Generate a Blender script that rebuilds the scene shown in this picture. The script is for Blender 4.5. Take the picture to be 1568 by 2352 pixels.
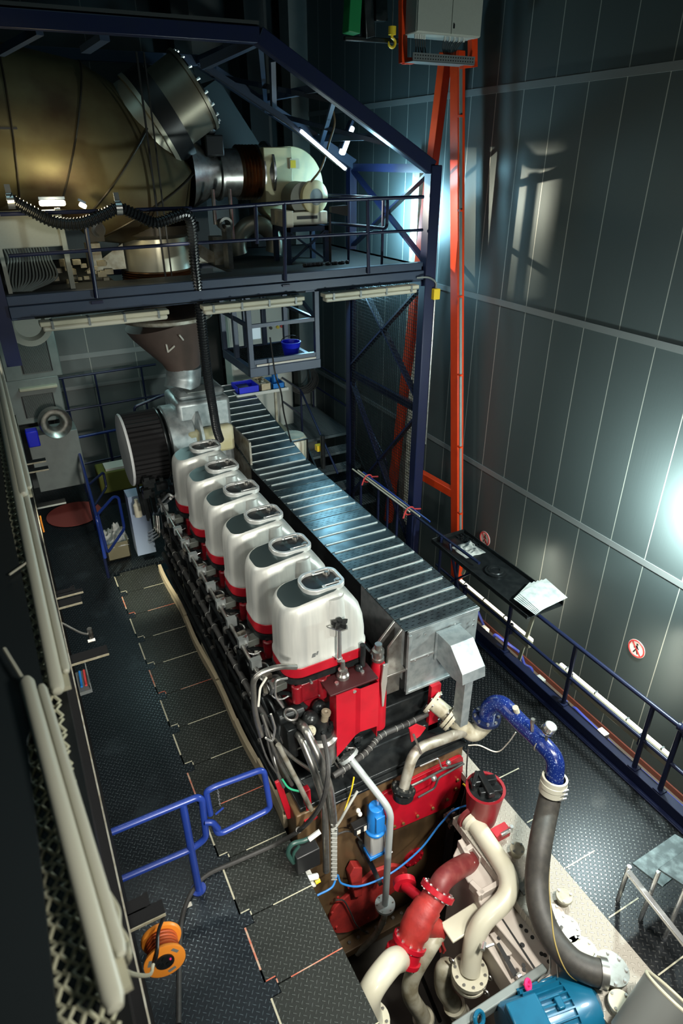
import bpy, math, random
from mathutils import Vector, Matrix, noise
random.seed(7)
for o in list(bpy.data.objects): bpy.data.objects.remove(o, do_unlink=True)
SC = bpy.context.scene
COL = SC.collection
# ------------------------------------------------------------------ camera
RX = Vector((0.8866976, -0.46233184, -0.00407798))
RY = Vector((0.22594634, 0.42560937, 0.87624478))
RZ = Vector((0.40338023, 0.77788555, -0.48184899))
FPX = 1474.58
EYE = Vector((0, 0, 6.0))
cd = bpy.data.cameras.new('camera'); cam = bpy.data.objects.new('camera', cd); COL.objects.link(cam)
cam.matrix_world = Matrix(((RX.x, RY.x, -RZ.x, 0), (RX.y, RY.y, -RZ.y, 0), (RX.z, RY.z, -RZ.z, 6.0), (0, 0, 0, 1)))
cd.sensor_fit = 'VERTICAL'; cd.sensor_height = 36; cd.lens = 36 * FPX / 2352
cd.clip_start = 0.05; cd.clip_end = 100
cd.dof.use_dof = True; cd.dof.focus_distance = 7.0; cd.dof.aperture_fstop = 1.8
SC.camera = cam
# ------------------------------------------------------------------ world, exposure
w = bpy.data.worlds.new('hall'); SC.world = w; w.use_nodes = True
w.node_tree.nodes['Background'].inputs[0].default_value = (0.25, 0.6, 0.7, 1)
w.node_tree.nodes['Background'].inputs[1].default_value = 0.012
SC.view_settings.view_transform = 'Standard'; SC.view_settings.look = 'None'
SC.view_settings.gamma = 1; SC.view_settings.use_curve_mapping = False
SC.view_settings.exposure = 0.0

def lamp(name, kind, loc, power, col=(1, 1, 1), size=0.1, size_y=None, aim=None, cone=None, blend=0.3):
    d = bpy.data.lights.new(name, kind); d.energy = power; d.color = col
    if kind == 'AREA':
        d.shape = 'RECTANGLE' if size_y else 'SQUARE'; d.size = size
        if size_y: d.size_y = size_y
    else: d.shadow_soft_size = size
    if kind == 'SPOT': d.spot_size = math.radians(cone); d.spot_blend = blend
    o = bpy.data.objects.new(name, d); COL.objects.link(o); o.location = loc
    if aim is not None:
        v = Vector(aim) - Vector(loc); o.rotation_euler = v.to_track_quat('-Z', 'Y').to_euler()
    return o
WARM = (1.0, 0.90, 0.70); COOL = (0.55, 0.85, 1.0); NEUT = (0.92, 1.0, 0.93)
lamp('wall_flood', 'POINT', (5.45, 3.28, 2.8), 470, (0.86, 1.0, 0.95), 0.10)
lamp('hall_flood', 'SPOT', (1.4, -3.0, 4.6), 2700, (1.0, 0.96, 0.86), 0.5, aim=(1.9, 5.0, 1.3), cone=40, blend=0.7)
lamp('gallery_tube_lamp', 'AREA', (0.02, 2.9, 4.12), 36, (1.0, 0.98, 0.88), 0.08, 3.2, aim=(1.7, 2.9, 1.6))
lamp('gallery_tube_lamp', 'AREA', (0.02, 6.0, 4.12), 40, (1.0, 0.98, 0.88), 0.08, 2.6, aim=(1.7, 6.0, 1.6))
lamp('pit_fill_light', 'SPOT', (2.9, 0.0, 6.4), 2300, (1.0, 0.97, 0.88), 0.35, aim=(2.55, 2.7, -0.4), cone=44, blend=0.8)  # unseen light added above the pit to brighten end plate and red covers
lamp('gallery_fill_light', 'SPOT', (1.6, -1.2, 6.6), 560, (1.0, 0.98, 0.88), 0.3, aim=(-0.15, 3.2, 4.2), cone=70, blend=0.8)  # added out-of-view light that brightens the gallery fittings and mesh
lamp('hall_flood_right', 'SPOT', (4.7, 0.2, 5.2), 620, (1.0, 0.97, 0.9), 0.4, aim=(2.9, 2.3, -0.4), cone=58, blend=0.7)
lamp('added_patch_light', 'POINT', (4.2, 8.3, 5.42), 190, WARM, 0.007)  # added light inside the box, making the warm rectangle on the right wall
lamp('hall_flood_left', 'SPOT', (-0.9, 7.0, 4.0), 1500, (1.0, 0.95, 0.72), 0.15, aim=(1.05, 9.0, 0), cone=24, blend=0.9)
lamp('gantry_fill_light', 'SPOT', (3.0, 3.0, 8.8), 900, (0.95, 0.98, 0.92), 0.2, aim=(5.6, 7.5, 3.0), cone=26, blend=0.9)  # added overhead light lifting the orange legs and the area around them
lamp('stair_fill_light', 'AREA', (4.6, 9.6, 4.2), 30, (0.4, 0.8, 1.0), 0.6, 0.6, aim=(3.5, 6.0, 1.9))  # added light without a fixture, brightening the dark stairs and landing
lamp('back_lamp', 'AREA', (1.5, 11.3, 4.3), 28, (0.62, 0.95, 0.9), 1.2, 0.3, aim=(1.2, 11.6, 0))
lamp('floor_glint_fill', 'AREA', (1.0, 5.6, 9.8), 12, (0.5, 0.9, 1.0), 3.0, 2.2, aim=(1.0, 5.6, 0))  # no skylight there: overhead area added for glints on the floor plates
lamp('drum_lamp', 'SPOT', (-0.6, 6.4, 5.0), 55, (1, .97, .85), 0.1, aim=(1.3, 9.0, 2.4), cone=30, blend=0.8)

# ------------------------------------------------------------------ pixel helper (1568 x 2352 frame): pixel + one known world coordinate -> point
def P(px, py, x=None, y=None, z=None):
    d = RX * ((px - 784) / FPX) - RY * ((py - 1176) / FPX) + RZ
    if x is not None: t = x / d.x
    elif y is not None: t = y / d.y
    else: t = (z - 6.0) / d.z
    return EYE + d * t
# ------------------------------------------------------------------ materials
MATS = {}
def mat(name, col, rough=0.5, metal=0.0, n=None, bump=0.0, bscale=60, emit=None, estr=0, spec=0.5, coat=0, alpha=1, trans=0, stretch=None, ramp=(0.42, 0.68)):
    """n=(scale, amount, second colour): noise mottling; bump: fine noise bump"""
    m = bpy.data.materials.new(name); m.use_nodes = True; nt = m.node_tree; b = nt.nodes['Principled BSDF']
    b.inputs['Base Color'].default_value = (*col, 1); b.inputs['Roughness'].default_value = rough
    b.inputs['Metallic'].default_value = metal; b.inputs['Specular IOR Level'].default_value = spec
    b.inputs['Coat Weight'].default_value = coat; b.inputs['Alpha'].default_value = alpha
    b.inputs['Transmission Weight'].default_value = trans
    if emit: b.inputs['Emission Color'].default_value = (*emit, 1); b.inputs['Emission Strength'].default_value = estr
    tc = nt.nodes.new('ShaderNodeTexCoord'); mp = nt.nodes.new('ShaderNodeMapping'); nt.links.new(tc.outputs['Object'], mp.inputs[0])
    if stretch: mp.inputs['Scale'].default_value = stretch
    if n:
        nz = nt.nodes.new('ShaderNodeTexNoise'); nz.inputs['Scale'].default_value = n[0]; nz.inputs['Detail'].default_value = 6
        nt.links.new(mp.outputs[0], nz.inputs['Vector'])
        rp = nt.nodes.new('ShaderNodeValToRGB'); rp.color_ramp.elements[0].position = ramp[0]; rp.color_ramp.elements[1].position = ramp[1]
        nt.links.new(nz.outputs['Fac'], rp.inputs[0])
        mu = nt.nodes.new('ShaderNodeMath'); mu.operation = 'MULTIPLY'; mu.inputs[1].default_value = n[1]; nt.links.new(rp.outputs[0], mu.inputs[0])
        mx = nt.nodes.new('ShaderNodeMix'); mx.data_type = 'RGBA'; nt.links.new(mu.outputs[0], mx.inputs[0])
        mx.inputs[6].default_value = (*col, 1); mx.inputs[7].default_value = (*n[2], 1)
        nt.links.new(mx.outputs[2], b.inputs['Base Color'])
    if bump:
        nb = nt.nodes.new('ShaderNodeTexNoise'); nb.inputs['Scale'].default_value = bscale; nb.inputs['Detail'].default_value = 4
        nt.links.new(mp.outputs[0], nb.inputs['Vector'])
        bp = nt.nodes.new('ShaderNodeBump'); bp.inputs['Strength'].default_value = bump; bp.inputs['Distance'].default_value = 0.01
        nt.links.new(nb.outputs['Fac'], bp.inputs['Height']); nt.links.new(bp.outputs[0], b.inputs['Normal'])
    MATS[name] = m
    return m
def checker(name, col, top, rough, metal, pitch=0.042, mott=None):
    """tear-plate pattern: lozenges lying alternately along two diagonals"""
    m = bpy.data.materials.new(name); m.use_nodes = True; nt = m.node_tree; b = nt.nodes['Principled BSDF']
    b.inputs['Metallic'].default_value = metal
    N = nt.nodes; L = nt.links
    def mth(op, a, c=None):
        k = N.new('ShaderNodeMath'); k.operation = op
        for i, v in enumerate((a, c)):
            if v is None: continue
            if isinstance(v, (int, float)): k.inputs[i].default_value = v
            else: L.new(v, k.inputs[i])
        return k.outputs[0]
    g = N.new('ShaderNodeNewGeometry'); mp = N.new('ShaderNodeMapping'); L.new(g.outputs['Position'], mp.inputs[0])
    mp.inputs['Rotation'].default_value = (0, 0, math.radians(38)); mp.inputs['Scale'].default_value = (1 / pitch,) * 3
    sp = N.new('ShaderNodeSeparateXYZ'); L.new(mp.outputs[0], sp.inputs[0])
    u, v = sp.outputs[0], sp.outputs[1]
    par = mth('MODULO', mth('ABSOLUTE', mth('ADD', mth('FLOOR', u), mth('FLOOR', v))), 2)
    du = mth('SUBTRACT', mth('FRACT', u), 0.5); dv = mth('SUBTRACT', mth('FRACT', v), 0.5)
    inv = mth('SUBTRACT', 1, par)
    a = mth('ADD', mth('MULTIPLY', du, par), mth('MULTIPLY', dv, inv)); c = mth('ADD', mth('MULTIPLY', dv, par), mth('MULTIPLY', du, inv))
    e = mth('ADD', mth('POWER', mth('ABSOLUTE', mth('DIVIDE', a, 0.52)), 2), mth('POWER', mth('ABSOLUTE', mth('DIVIDE', c, 0.15)), 2))
    mk = N.new('ShaderNodeMapRange'); mk.interpolation_type = 'SMOOTHSTEP'; L.new(e, mk.inputs[0])
    mk.inputs[1].default_value = 1.0; mk.inputs[2].default_value = 0.35; mk.inputs[3].default_value = 0; mk.inputs[4].default_value = 1
    mx = N.new('ShaderNodeMix'); mx.data_type = 'RGBA'; L.new(mk.outputs[0], mx.inputs[0]); mx.inputs[6].default_value = (*col, 1); mx.inputs[7].default_value = (*top, 1)
    outc = mx.outputs[2]
    nz = N.new('ShaderNodeTexNoise'); nz.inputs['Scale'].default_value = 1.6; nz.inputs['Detail'].default_value = 7; L.new(g.outputs['Position'], nz.inputs['Vector'])
    rp = N.new('ShaderNodeValToRGB'); rp.color_ramp.elements[0].position = 0.58; rp.color_ramp.elements[1].position = 0.75; L.new(nz.outputs['Fac'], rp.inputs[0])
    if mott:
        m2 = N.new('ShaderNodeMix'); m2.data_type = 'RGBA'; L.new(mth('MULTIPLY', rp.outputs[0], mott[0]), m2.inputs[0]); L.new(outc, m2.inputs[6]); m2.inputs[7].default_value = (*mott[1], 1)
        outc = m2.outputs[2]
    L.new(outc, b.inputs['Base Color'])
    L.new(mth('SUBTRACT', rough, mth('MULTIPLY', mk.outputs[0], 0.12)), b.inputs['Roughness'])
    bp = N.new('ShaderNodeBump'); bp.inputs['Strength'].default_value = 0.9; bp.inputs['Distance'].default_value = 0.006
    L.new(mk.outputs[0], bp.inputs['Height']); L.new(bp.outputs[0], b.inputs['Normal'])
    MATS[name] = m
    return m
def lined(name, col, line, period, off, width, rough, metal, axis=1, bumpn=0.0, mott=None):
    """cladding: thin lighter joints every `period` metres along one axis"""
    m = mat(name, col, rough, metal, n=mott, bump=bumpn, bscale=90, stretch=(1, 1, 0.02) if bumpn else None); nt = m.node_tree; b = nt.nodes['Principled BSDF']; N = nt.nodes; L = nt.links
    g = N.new('ShaderNodeNewGeometry'); sp = N.new('ShaderNodeSeparateXYZ'); L.new(g.outputs['Position'], sp.inputs[0])
    def mth(op, a, c):
        k = N.new('ShaderNodeMath'); k.operation = op
        for i, v in enumerate((a, c)):
            if isinstance(v, (int, float)): k.inputs[i].default_value = v
            else: L.new(v, k.inputs[i])
        return k.outputs[0]
    fr = mth('FRACT', mth('DIVIDE', mth('ADD', sp.outputs[axis], 100 * period - off), period), 0)
    ms = mth('LESS_THAN', fr, width / period)
    mx = N.new('ShaderNodeMix'); mx.data_type = 'RGBA'; L.new(ms, mx.inputs[0])
    src = b.inputs['Base Color'].links
    if src: L.new(src[0].from_socket, mx.inputs[6])
    else: mx.inputs[6].default_value = (*col, 1)
    mx.inputs[7].default_value = (*line, 1); L.new(mx.outputs[2], b.inputs['Base Color'])
    return m
def dashed(name, col, hole, rough, metal):
    """oily perforated sheet: rows of short slots"""
    m = mat(name, col, rough, metal, n=(7, 0.7, (0.03, 0.045, 0.05))); nt = m.node_tree; b = nt.nodes['Principled BSDF']; N = nt.nodes; L = nt.links
    tc = N.new('ShaderNodeNewGeometry'); bk = N.new('ShaderNodeTexBrick'); L.new(tc.outputs['Position'], bk.inputs['Vector'])
    bk.inputs['Scale'].default_value = 1; bk.inputs['Brick Width'].default_value = 0.075; bk.inputs['Row Height'].default_value = 0.05
    bk.inputs['Mortar Size'].default_value = 0.021; bk.inputs['Mortar Smooth'].default_value = 0; bk.offset = 0.5
    mx = N.new('ShaderNodeMix'); mx.data_type = 'RGBA'; L.new(bk.outputs['Fac'], mx.inputs[0]); mx.inputs[6].default_value = (*hole, 1)
    L.new(b.inputs['Base Color'].links[0].from_socket, mx.inputs[7]); L.new(mx.outputs[2], b.inputs['Base Color'])
    return m
ALU = mat('brushed_aluminium', (0.64, 0.65, 0.61), 0.42, 0.35, n=(11, 0.75, (0.42, 0.44, 0.43)), bump=0.10, bscale=60, stretch=(1, 1, 0.06))
ALUD = mat('dark_reflection_aluminium', (0.05, 0.075, 0.08), 0.35, 0.6)  # dark ceiling reflection on bare aluminium, put into the base colour
ALUR = mat('polished_handle', (0.72, 0.74, 0.72), 0.35, 0.6)
STEEL = mat('bare_steel', (0.42, 0.42, 0.40), 0.32, 0.9, n=(14, 0.6, (0.22, 0.2, 0.17)))
STEELB = mat('bright_steel', (0.75, 0.76, 0.75), 0.25, 0.9)
GALV = mat('galvanised_sheet', (0.42, 0.47, 0.48), 0.42, 0.7, n=(12, 0.7, (0.24, 0.29, 0.31)))
STAIN = mat('stained_casting', (0.36, 0.35, 0.30), 0.5, 0.5, n=(10, 0.8, (0.17, 0.14, 0.09)))
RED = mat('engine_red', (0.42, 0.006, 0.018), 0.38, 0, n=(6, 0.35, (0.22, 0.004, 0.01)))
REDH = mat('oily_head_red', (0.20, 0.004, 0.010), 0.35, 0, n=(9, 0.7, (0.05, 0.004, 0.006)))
REDW = mat('worn_red', (0.40, 0.03, 0.025), 0.5, 0, n=(8, 0.7, (0.22, 0.02, 0.02)), bump=0.25, bscale=30)
REDP = mat('primer_red', (0.15, 0.018, 0.020), 0.5, 0, n=(12, 0.6, (0.24, 0.06, 0.05)))
MAROON = mat('maroon_plate', (0.055, 0.012, 0.014), 0.45, 0.2)
CREAM = mat('cream_pipe_paint', (0.56, 0.54, 0.43), 0.32, 0, n=(5, 0.5, (0.52, 0.49, 0.36)), coat=0.2)
CREAMD = mat('dirty_cream_paint', (0.42, 0.40, 0.31), 0.45, 0, n=(9, 0.8, (0.20, 0.17, 0.10)))
BONE = mat('pale_bed_paint', (0.50, 0.45, 0.40), 0.5, 0, n=(3, 0.7, (0.45, 0.38, 0.33)))
BONEP = checker('pale_checker_plate', (0.36, 0.335, 0.285), (0.48, 0.45, 0.39), 0.6, 0.0, 0.05, (0.35, (0.26, 0.22, 0.17)))
WOOD = mat('pale_board', (0.52, 0.44, 0.30), 0.7, 0, n=(20, 0.5, (0.36, 0.28, 0.17)), stretch=(1, 0.1, 1))
BROWN = mat('oily_brown_steel', (0.14, 0.088, 0.042), 0.42, 0.15, n=(4, 0.75, (0.045, 0.030, 0.017)), bump=0.1, bscale=20, stretch=(1, 1, .35))
BLACK = mat('black_paint', (0.012, 0.013, 0.014), 0.4, 0.1)
BLACKS = mat('black_oily_steel', (0.022, 0.026, 0.028), 0.28, 0.6, n=(10, 0.6, (0.05, 0.055, 0.055)))
RUB = mat('black_rubber', (0.035, 0.035, 0.034), 0.6, 0, n=(30, 0.5, (0.06, 0.058, 0.055)))
HOSEM = mat('grey_hose_rubber', (0.036, 0.034, 0.030), 0.55, 0, n=(18, 0.6, (0.065, 0.06, 0.05)), bump=0.1, bscale=200)
NAVY = mat('navy_paint', (0.008, 0.013, 0.048), 0.4, 0.1, n=(6, 0.3, (0.012, 0.018, 0.036)))
SLATE = mat('blue_grey_paint', (0.034, 0.054, 0.095), 0.45, 0.1, n=(5, 0.5, (0.03, 0.045, 0.075)))
BLUE = mat('rail_blue', (0.017, 0.048, 0.29), 0.3, 0.05, n=(10, 0.3, (0.02, 0.04, 0.22)))
BLUEV = mat('violet_blue_rail', (0.06, 0.08, 0.42), 0.4)
PBLUE = mat('spattered_blue_pipe', (0.006, 0.017, 0.115), 0.22, 0, n=(70, 0.7, (0.25, 0.36, 0.62)), ramp=(0.60, 0.70))
FBLUE = mat('filter_blue', (0.015, 0.18, 0.55), 0.35)
BIN = mat('bin_blue', (0.01, 0.02, 0.62), 0.4)
MOTOR = mat('motor_teal', (0.008, 0.13, 0.24), 0.28, 0.1, n=(8, 0.3, (0.006, 0.08, 0.16)), coat=0.3)
ORANGE = mat('orange_steel_paint', (0.72, 0.055, 0.008), 0.4, 0, n=(5, 0.4, (0.55, 0.025, 0.006)))
REEL = mat('orange_reel_plastic', (0.85, 0.28, 0.03), 0.4)
CABLEO = mat('orange_cable', (0.55, 0.10, 0.02), 0.5)
GREYC = mat('light_grey_cabinet', (0.36, 0.38, 0.33), 0.5, 0, n=(40, 0.2, (0.30, 0.31, 0.27)))
GREYW = mat('off_white_cabinet', (0.50, 0.54, 0.50), 0.5)
GREYD = mat('dull_grey_sheet', (0.20, 0.23, 0.22), 0.5, 0.2, n=(6, 0.4, (0.14, 0.16, 0.16)))
LAMPH = mat('lamp_housing', (0.50, 0.48, 0.36), 0.45, 0, n=(6, 0.4, (0.36, 0.34, 0.25)))
LAMPF = mat('frosted_lamp_cover', (0.50, 0.49, 0.40), 0.4, 0, n=(4, 0.4, (0.5, 0.49, 0.4)))
GLOW = mat('lit_tube', (1, 1, 1), 0.4, emit=(1.0, 0.93, 0.72), estr=14)
GLOWC = mat('cool_lit_tube', (1, 1, 1), 0.4, emit=(0.85, 0.95, 1.0), estr=7)
GLOWS = mat('strip_lit', (1, 1, 1), 0.4, emit=(1.0, 0.9, 0.68), estr=3.2)
BRASS = mat('smoked_olive_steel', (0.13, 0.112, 0.055), 0.55, 0.5, n=(1.6, 0.9, (0.055, 0.030, 0.014)), bump=0.05, bscale=8)
SMOKE = mat('sooty_steel', (0.035, 0.030, 0.024), 0.45, 0.5, n=(5, 0.6, (0.07, 0.055, 0.03)))
COPPER = mat('heat_tinted_bellows', (0.30, 0.14, 0.06), 0.3, 0.9, n=(6, 0.7, (0.12, 0.09, 0.07)))
NECKM = mat('dull_silver_lagging', (0.52, 0.50, 0.40), 0.38, 0.7, n=(3, 0.5, (0.38, 0.36, 0.28)))
CONEM = mat('brown_grey_cone', (0.12, 0.085, 0.072), 0.55, 0.2, n=(7, 0.4, (0.08, 0.06, 0.052)))
FANM = mat('fan_cream', (0.50, 0.45, 0.25), 0.5, 0, n=(4, 0.5, (0.32, 0.30, 0.2)))
CHALK = mat('chalk', (0.65, 0.63, 0.56), 0.8)
PAPER = mat('paper', (0.55, 0.58, 0.56), 0.8, n=(9, 0.8, (0.30, 0.34, 0.35)))
CLOTH = mat('oily_cloth', (0.52, 0.53, 0.50), 0.9, n=(9, 0.8, (0.12, 0.13, 0.13)))
WHITEP = mat('white_plastic', (0.58, 0.59, 0.55), 0.45)
YEL = mat('yellow_plastic', (0.75, 0.52, 0.02), 0.45)
GREEN = mat('hoist_green', (0.01, 0.20, 0.06), 0.45)
PINK = mat('pink_strap', (0.80, 0.02, 0.16), 0.6)
HBLUE = mat('air_line_blue', (0.03, 0.22, 0.62), 0.4)
TIE = mat('dull_cable_tie', (0.30, 0.31, 0.29), 0.5)
SIGNR = mat('sign_red', (0.55, 0.05, 0.05), 0.5)
SIGNW = mat('sign_white', (0.75, 0.74, 0.70), 0.5)
SIGNB = mat('sign_black', (0.02, 0.02, 0.02), 0.5)
CLEAR = mat('clear_conduit', (0.5, 0.53, 0.5), 0.2, 0, alpha=0.55)
FLOORM = checker('dark_checker_plate', (0.016, 0.022, 0.028), (0.085, 0.11, 0.125), 0.36, 0.5, 0.042, (0.45, (0.10, 0.13, 0.15)))
PLATEM = checker('loose_checker_plate', (0.030, 0.034, 0.031), (0.10, 0.112, 0.105), 0.38, 0.4, 0.042, (0.3, (0.10, 0.11, 0.11)))
FLOORR = checker('worn_checker_plate', (0.022, 0.025, 0.028), (0.13, 0.135, 0.135), 0.36, 0.75, 0.042, (0.3, (0.20, 0.19, 0.18)))
WALLM = lined('dark_wall_cladding', (0.075, 0.098, 0.100), (0.40, 0.42, 0.38), 0.4875, 4.84, 0.011, 0.44, 0.35, 1, 0.08)
BACKM = lined('back_wall_cladding', (0.10, 0.115, 0.115), (0.30, 0.31, 0.28), 0.9, 0.5, 0.014, 0.5, 0.3, 0)
TRIMM = mat('wall_rail_grey', (0.19, 0.21, 0.21), 0.45, 0.3)
DASH = dashed('oily_perforated_slat', (0.13, 0.17, 0.18), (0.002, 0.003, 0.004), 0.30, 0.8)
SLATM = mat('oily_plain_slat', (0.10, 0.13, 0.14), 0.27, 0.8, n=(7, 0.7, (0.02, 0.028, 0.03)))
CONC = mat('oily_pit_concrete', (0.045, 0.04, 0.032), 0.6, 0, n=(4, 0.7, (0.02, 0.018, 0.014)))
MATTE = mat('matte_black', (0.010, 0.010, 0.011), 0.75, spec=0.15)
DARKS = mat('dark_roof_sheet', (0.03, 0.034, 0.034), 0.6)
BRFLOOR = mat('brown_service_floor', (0.17, 0.13, 0.10), 0.6, n=(4, 0.4, (0.11, 0.085, 0.07)))

# ------------------------------------------------------------------ mesh builder
def frame(d):
    d = d.normalized(); a = Vector((0, 0, 1)) if abs(d.z) < 0.95 else Vector((1, 0, 0))
    u = d.cross(a).normalized(); return u, d.cross(u).normalized()
class MB:
    def __init__(s): s.v = []; s.f = []
    def add(s, vs, fs):
        b = len(s.v); s.v += [Vector(p) for p in vs]; s.f += [[b + i for i in f] for f in fs]; return s
    def box(s, x0, x1, y0, y1, z0, z1):
        return s.add([(x0, y0, z0), (x1, y0, z0), (x1, y1, z0), (x0, y1, z0), (x0, y0, z1), (x1, y0, z1), (x1, y1, z1), (x0, y1, z1)],
                     [(0, 3, 2, 1), (4, 5, 6, 7), (0, 1, 5, 4), (1, 2, 6, 5), (2, 3, 7, 6), (3, 0, 4, 7)])
    def bar(s, a, b, w, h, up=(0, 0, 1)):
        """rectangular bar from a to b, w across, h along up"""
        a = Vector(a); b = Vector(b); d = (b - a).normalized(); up = Vector(up)
        sd = d.cross(up)
        if sd.length < 1e-4: sd = d.cross(Vector((0, 1, 0)))
        sd.normalize(); up = sd.cross(d).normalized(); sd *= w / 2; up *= h / 2
        q = [a - sd - up, a + sd - up, a + sd + up, a - sd + up, b - sd - up, b + sd - up, b + sd + up, b - sd + up]
        return s.add(q, [(0, 1, 2, 3), (7, 6, 5, 4), (0, 4, 5, 1), (1, 5, 6, 2), (2, 6, 7, 3), (3, 7, 4, 0)])
    def tube(s, pts, r, n=12, cap=True, closed=False):
        pts = [Vector(p) for p in pts]; k = len(pts); rs = r if isinstance(r, (list, tuple)) else [r] * k
        tg = []
        for i in range(k):
            if closed: t = pts[(i + 1) % k] - pts[i - 1]
            else: t = pts[min(i + 1, k - 1)] - pts[max(i - 1, 0)]
            tg.append(t.normalized() if t.length > 1e-9 else (tg[-1] if tg else Vector((0, 0, 1))))
        u, _ = frame(tg[0]); vs = []
        for i in range(k):
            u = (u - tg[i] * u.dot(tg[i])); u = u.normalized() if u.length > 1e-6 else frame(tg[i])[0]
            w_ = tg[i].cross(u)
            for j in range(n):
                a = 2 * math.pi * j / n; vs.append(pts[i] + (u * math.cos(a) + w_ * math.sin(a)) * rs[i])
        fs = []
        for i in range(k if closed else k - 1):
            i2 = (i + 1) % k
            for j in range(n):
                j2 = (j + 1) % n; fs.append((i * n + j, i * n + j2, i2 * n + j2, i2 * n + j))
        if cap and not closed: fs += [tuple(range(n - 1, -1, -1)), tuple((k - 1) * n + j for j in range(n))]
        return s.add(vs, fs)
    def cyl(s, a, b, r, n=20, r2=None): return s.tube([a, b], [r, r if r2 is None else r2], n)
    def lathe(s, o, ax, prof, n=32):
        """prof = [(along, radius)...]"""
        o = Vector(o); ax = Vector(ax).normalized(); u, w_ = frame(ax); vs = []; fs = []
        for (t, r) in prof:
            for j in range(n):
                a = 2 * math.pi * j / n; vs.append(o + ax * t + (u * math.cos(a) + w_ * math.sin(a)) * max(r, 1e-5))
        for i in range(len(prof) - 1):
            for j in range(n):
                j2 = (j + 1) % n; fs.append((i * n + j, i * n + j2, (i + 1) * n + j2, (i + 1) * n + j))
        return s.add(vs, fs)
    def prism(s, poly, vec):
        poly = [Vector(p) for p in poly]; vec = Vector(vec); k = len(poly)
        fs = [tuple(range(k - 1, -1, -1)), tuple(range(k, 2 * k))] + [(i, (i + 1) % k, k + (i + 1) % k, k + i) for i in range(k)]
        return s.add(poly + [p + vec for p in poly], fs)
    def ring(s, o, ax, R, r, n=32, m=8):
        o = Vector(o); u, w_ = frame(Vector(ax))
        return s.tube([o + (u * math.cos(2 * math.pi * i / n) + w_ * math.sin(2 * math.pi * i / n)) * R for i in range(n)], r, m, closed=True)
    def bolts(s, o, ax, R, r, h, k, ph=0.2):
        o = Vector(o); ax = Vector(ax).normalized(); u, w_ = frame(ax)
        for i in range(k):
            a = ph + 2 * math.pi * i / k; c = o + (u * math.cos(a) + w_ * math.sin(a)) * R
            s.cyl(c, c + ax * h, r, 6)
        return s
    def ball(s, c, r, n=12, sz=(1, 1, 1)):
        k0 = len(s.v); s.lathe((0, 0, 0), (0, 0, 1), [(-r * math.cos(math.pi * i / n), r * math.sin(math.pi * i / n)) for i in range(n + 1)], n * 2)
        for i in range(k0, len(s.v)): p = s.v[i]; s.v[i] = Vector((c[0] + p.x * sz[0], c[1] + p.y * sz[1], c[2] + p.z * sz[2]))
        return s
    def mesh(s, name, org, m, sharp=35):
        me = bpy.data.meshes.new(name); me.from_pydata([p - org for p in s.v], [], s.f); me.materials.append(m)
        me.polygons.foreach_set('use_smooth', [True] * len(me.polygons)); me.set_sharp_from_angle(angle=math.radians(sharp)); me.update()
        return me
def fil(pts, r, n=6):
    """round the corners of a polyline"""
    pts = [Vector(p) for p in pts]; out = [pts[0]]
    for i in range(1, len(pts) - 1):
        a, b, c = pts[i - 1], pts[i], pts[i + 1]; k = min(r, (a - b).length * 0.49, (c - b).length * 0.49)
        p0 = b + (a - b).normalized() * k; p1 = b + (c - b).normalized() * k
        for j in range(n + 1):
            t = j / n; out.append(p0 * (1 - t) ** 2 + b * 2 * t * (1 - t) + p1 * t * t)
    return out + [pts[-1]]
def spl(pts, n=8):
    """Catmull-Rom curve through points"""
    pts = [Vector(p) for p in pts]; q = [pts[0] * 2 - pts[1]] + pts + [pts[-1] * 2 - pts[-2]]; out = []
    for i in range(1, len(q) - 2):
        a, b, c, d = q[i - 1:i + 3]
        for j in range(n):
            t = j / n; out.append(0.5 * (2 * b + (c - a) * t + (2 * a - 5 * b + 4 * c - d) * t * t + (3 * b - a - 3 * c + d) * t ** 3))
    return out + [pts[-1]]
def V(*a): return Vector(a)
SPLIT = set('bolt clip cable_tie wire cable_gland pipe_union pipe_bracket rail_clamp purlin support_bracket seam tie_bar hanger cooling_rib tube_cover diagonal_brace guide_rail post_foot rail conduit_clip clamp_screw lifting_eye stud valve_label socket_lid label leg top_fitting stringer cable chalk_mark clamp_band strap rail_line plunger mid_rail yellow_plug guard_rail side_rail clamp kick_plate rear_beam clamp_ring handle_bar deck_fitting post bare_edge clamp_plate connector blue_head oil_fittings valve_block perforation'.split())
def pieces(mb):
    par = list(range(len(mb.v)))
    def f(i):
        while par[i] != i: par[i] = par[par[i]]; i = par[i]
        return i
    for fc in mb.f:
        for k in fc[1:]: par[f(fc[0])] = f(k)
    g = {}
    for fc in mb.f: g.setdefault(f(fc[0]), []).append(fc)
    out = []
    for fs in g.values():
        ids = sorted({i for fc in fs for i in fc}); mp = {i: k for k, i in enumerate(ids)}; q = MB(); q.v = [mb.v[i] for i in ids]; q.f = [[mp[i] for i in fc] for fc in fs]; out.append(q)
    return out
def link(o): COL.objects.link(o); return o
def mods(o, bevel, sub):
    if bevel:
        b = o.modifiers.new('bevel', 'BEVEL'); b.width = bevel; b.segments = 2; b.limit_method = 'ANGLE'; b.angle_limit = math.radians(40)
    if sub:
        b = o.modifiers.new('sub', 'SUBSURF'); b.levels = sub; b.render_levels = sub
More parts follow.
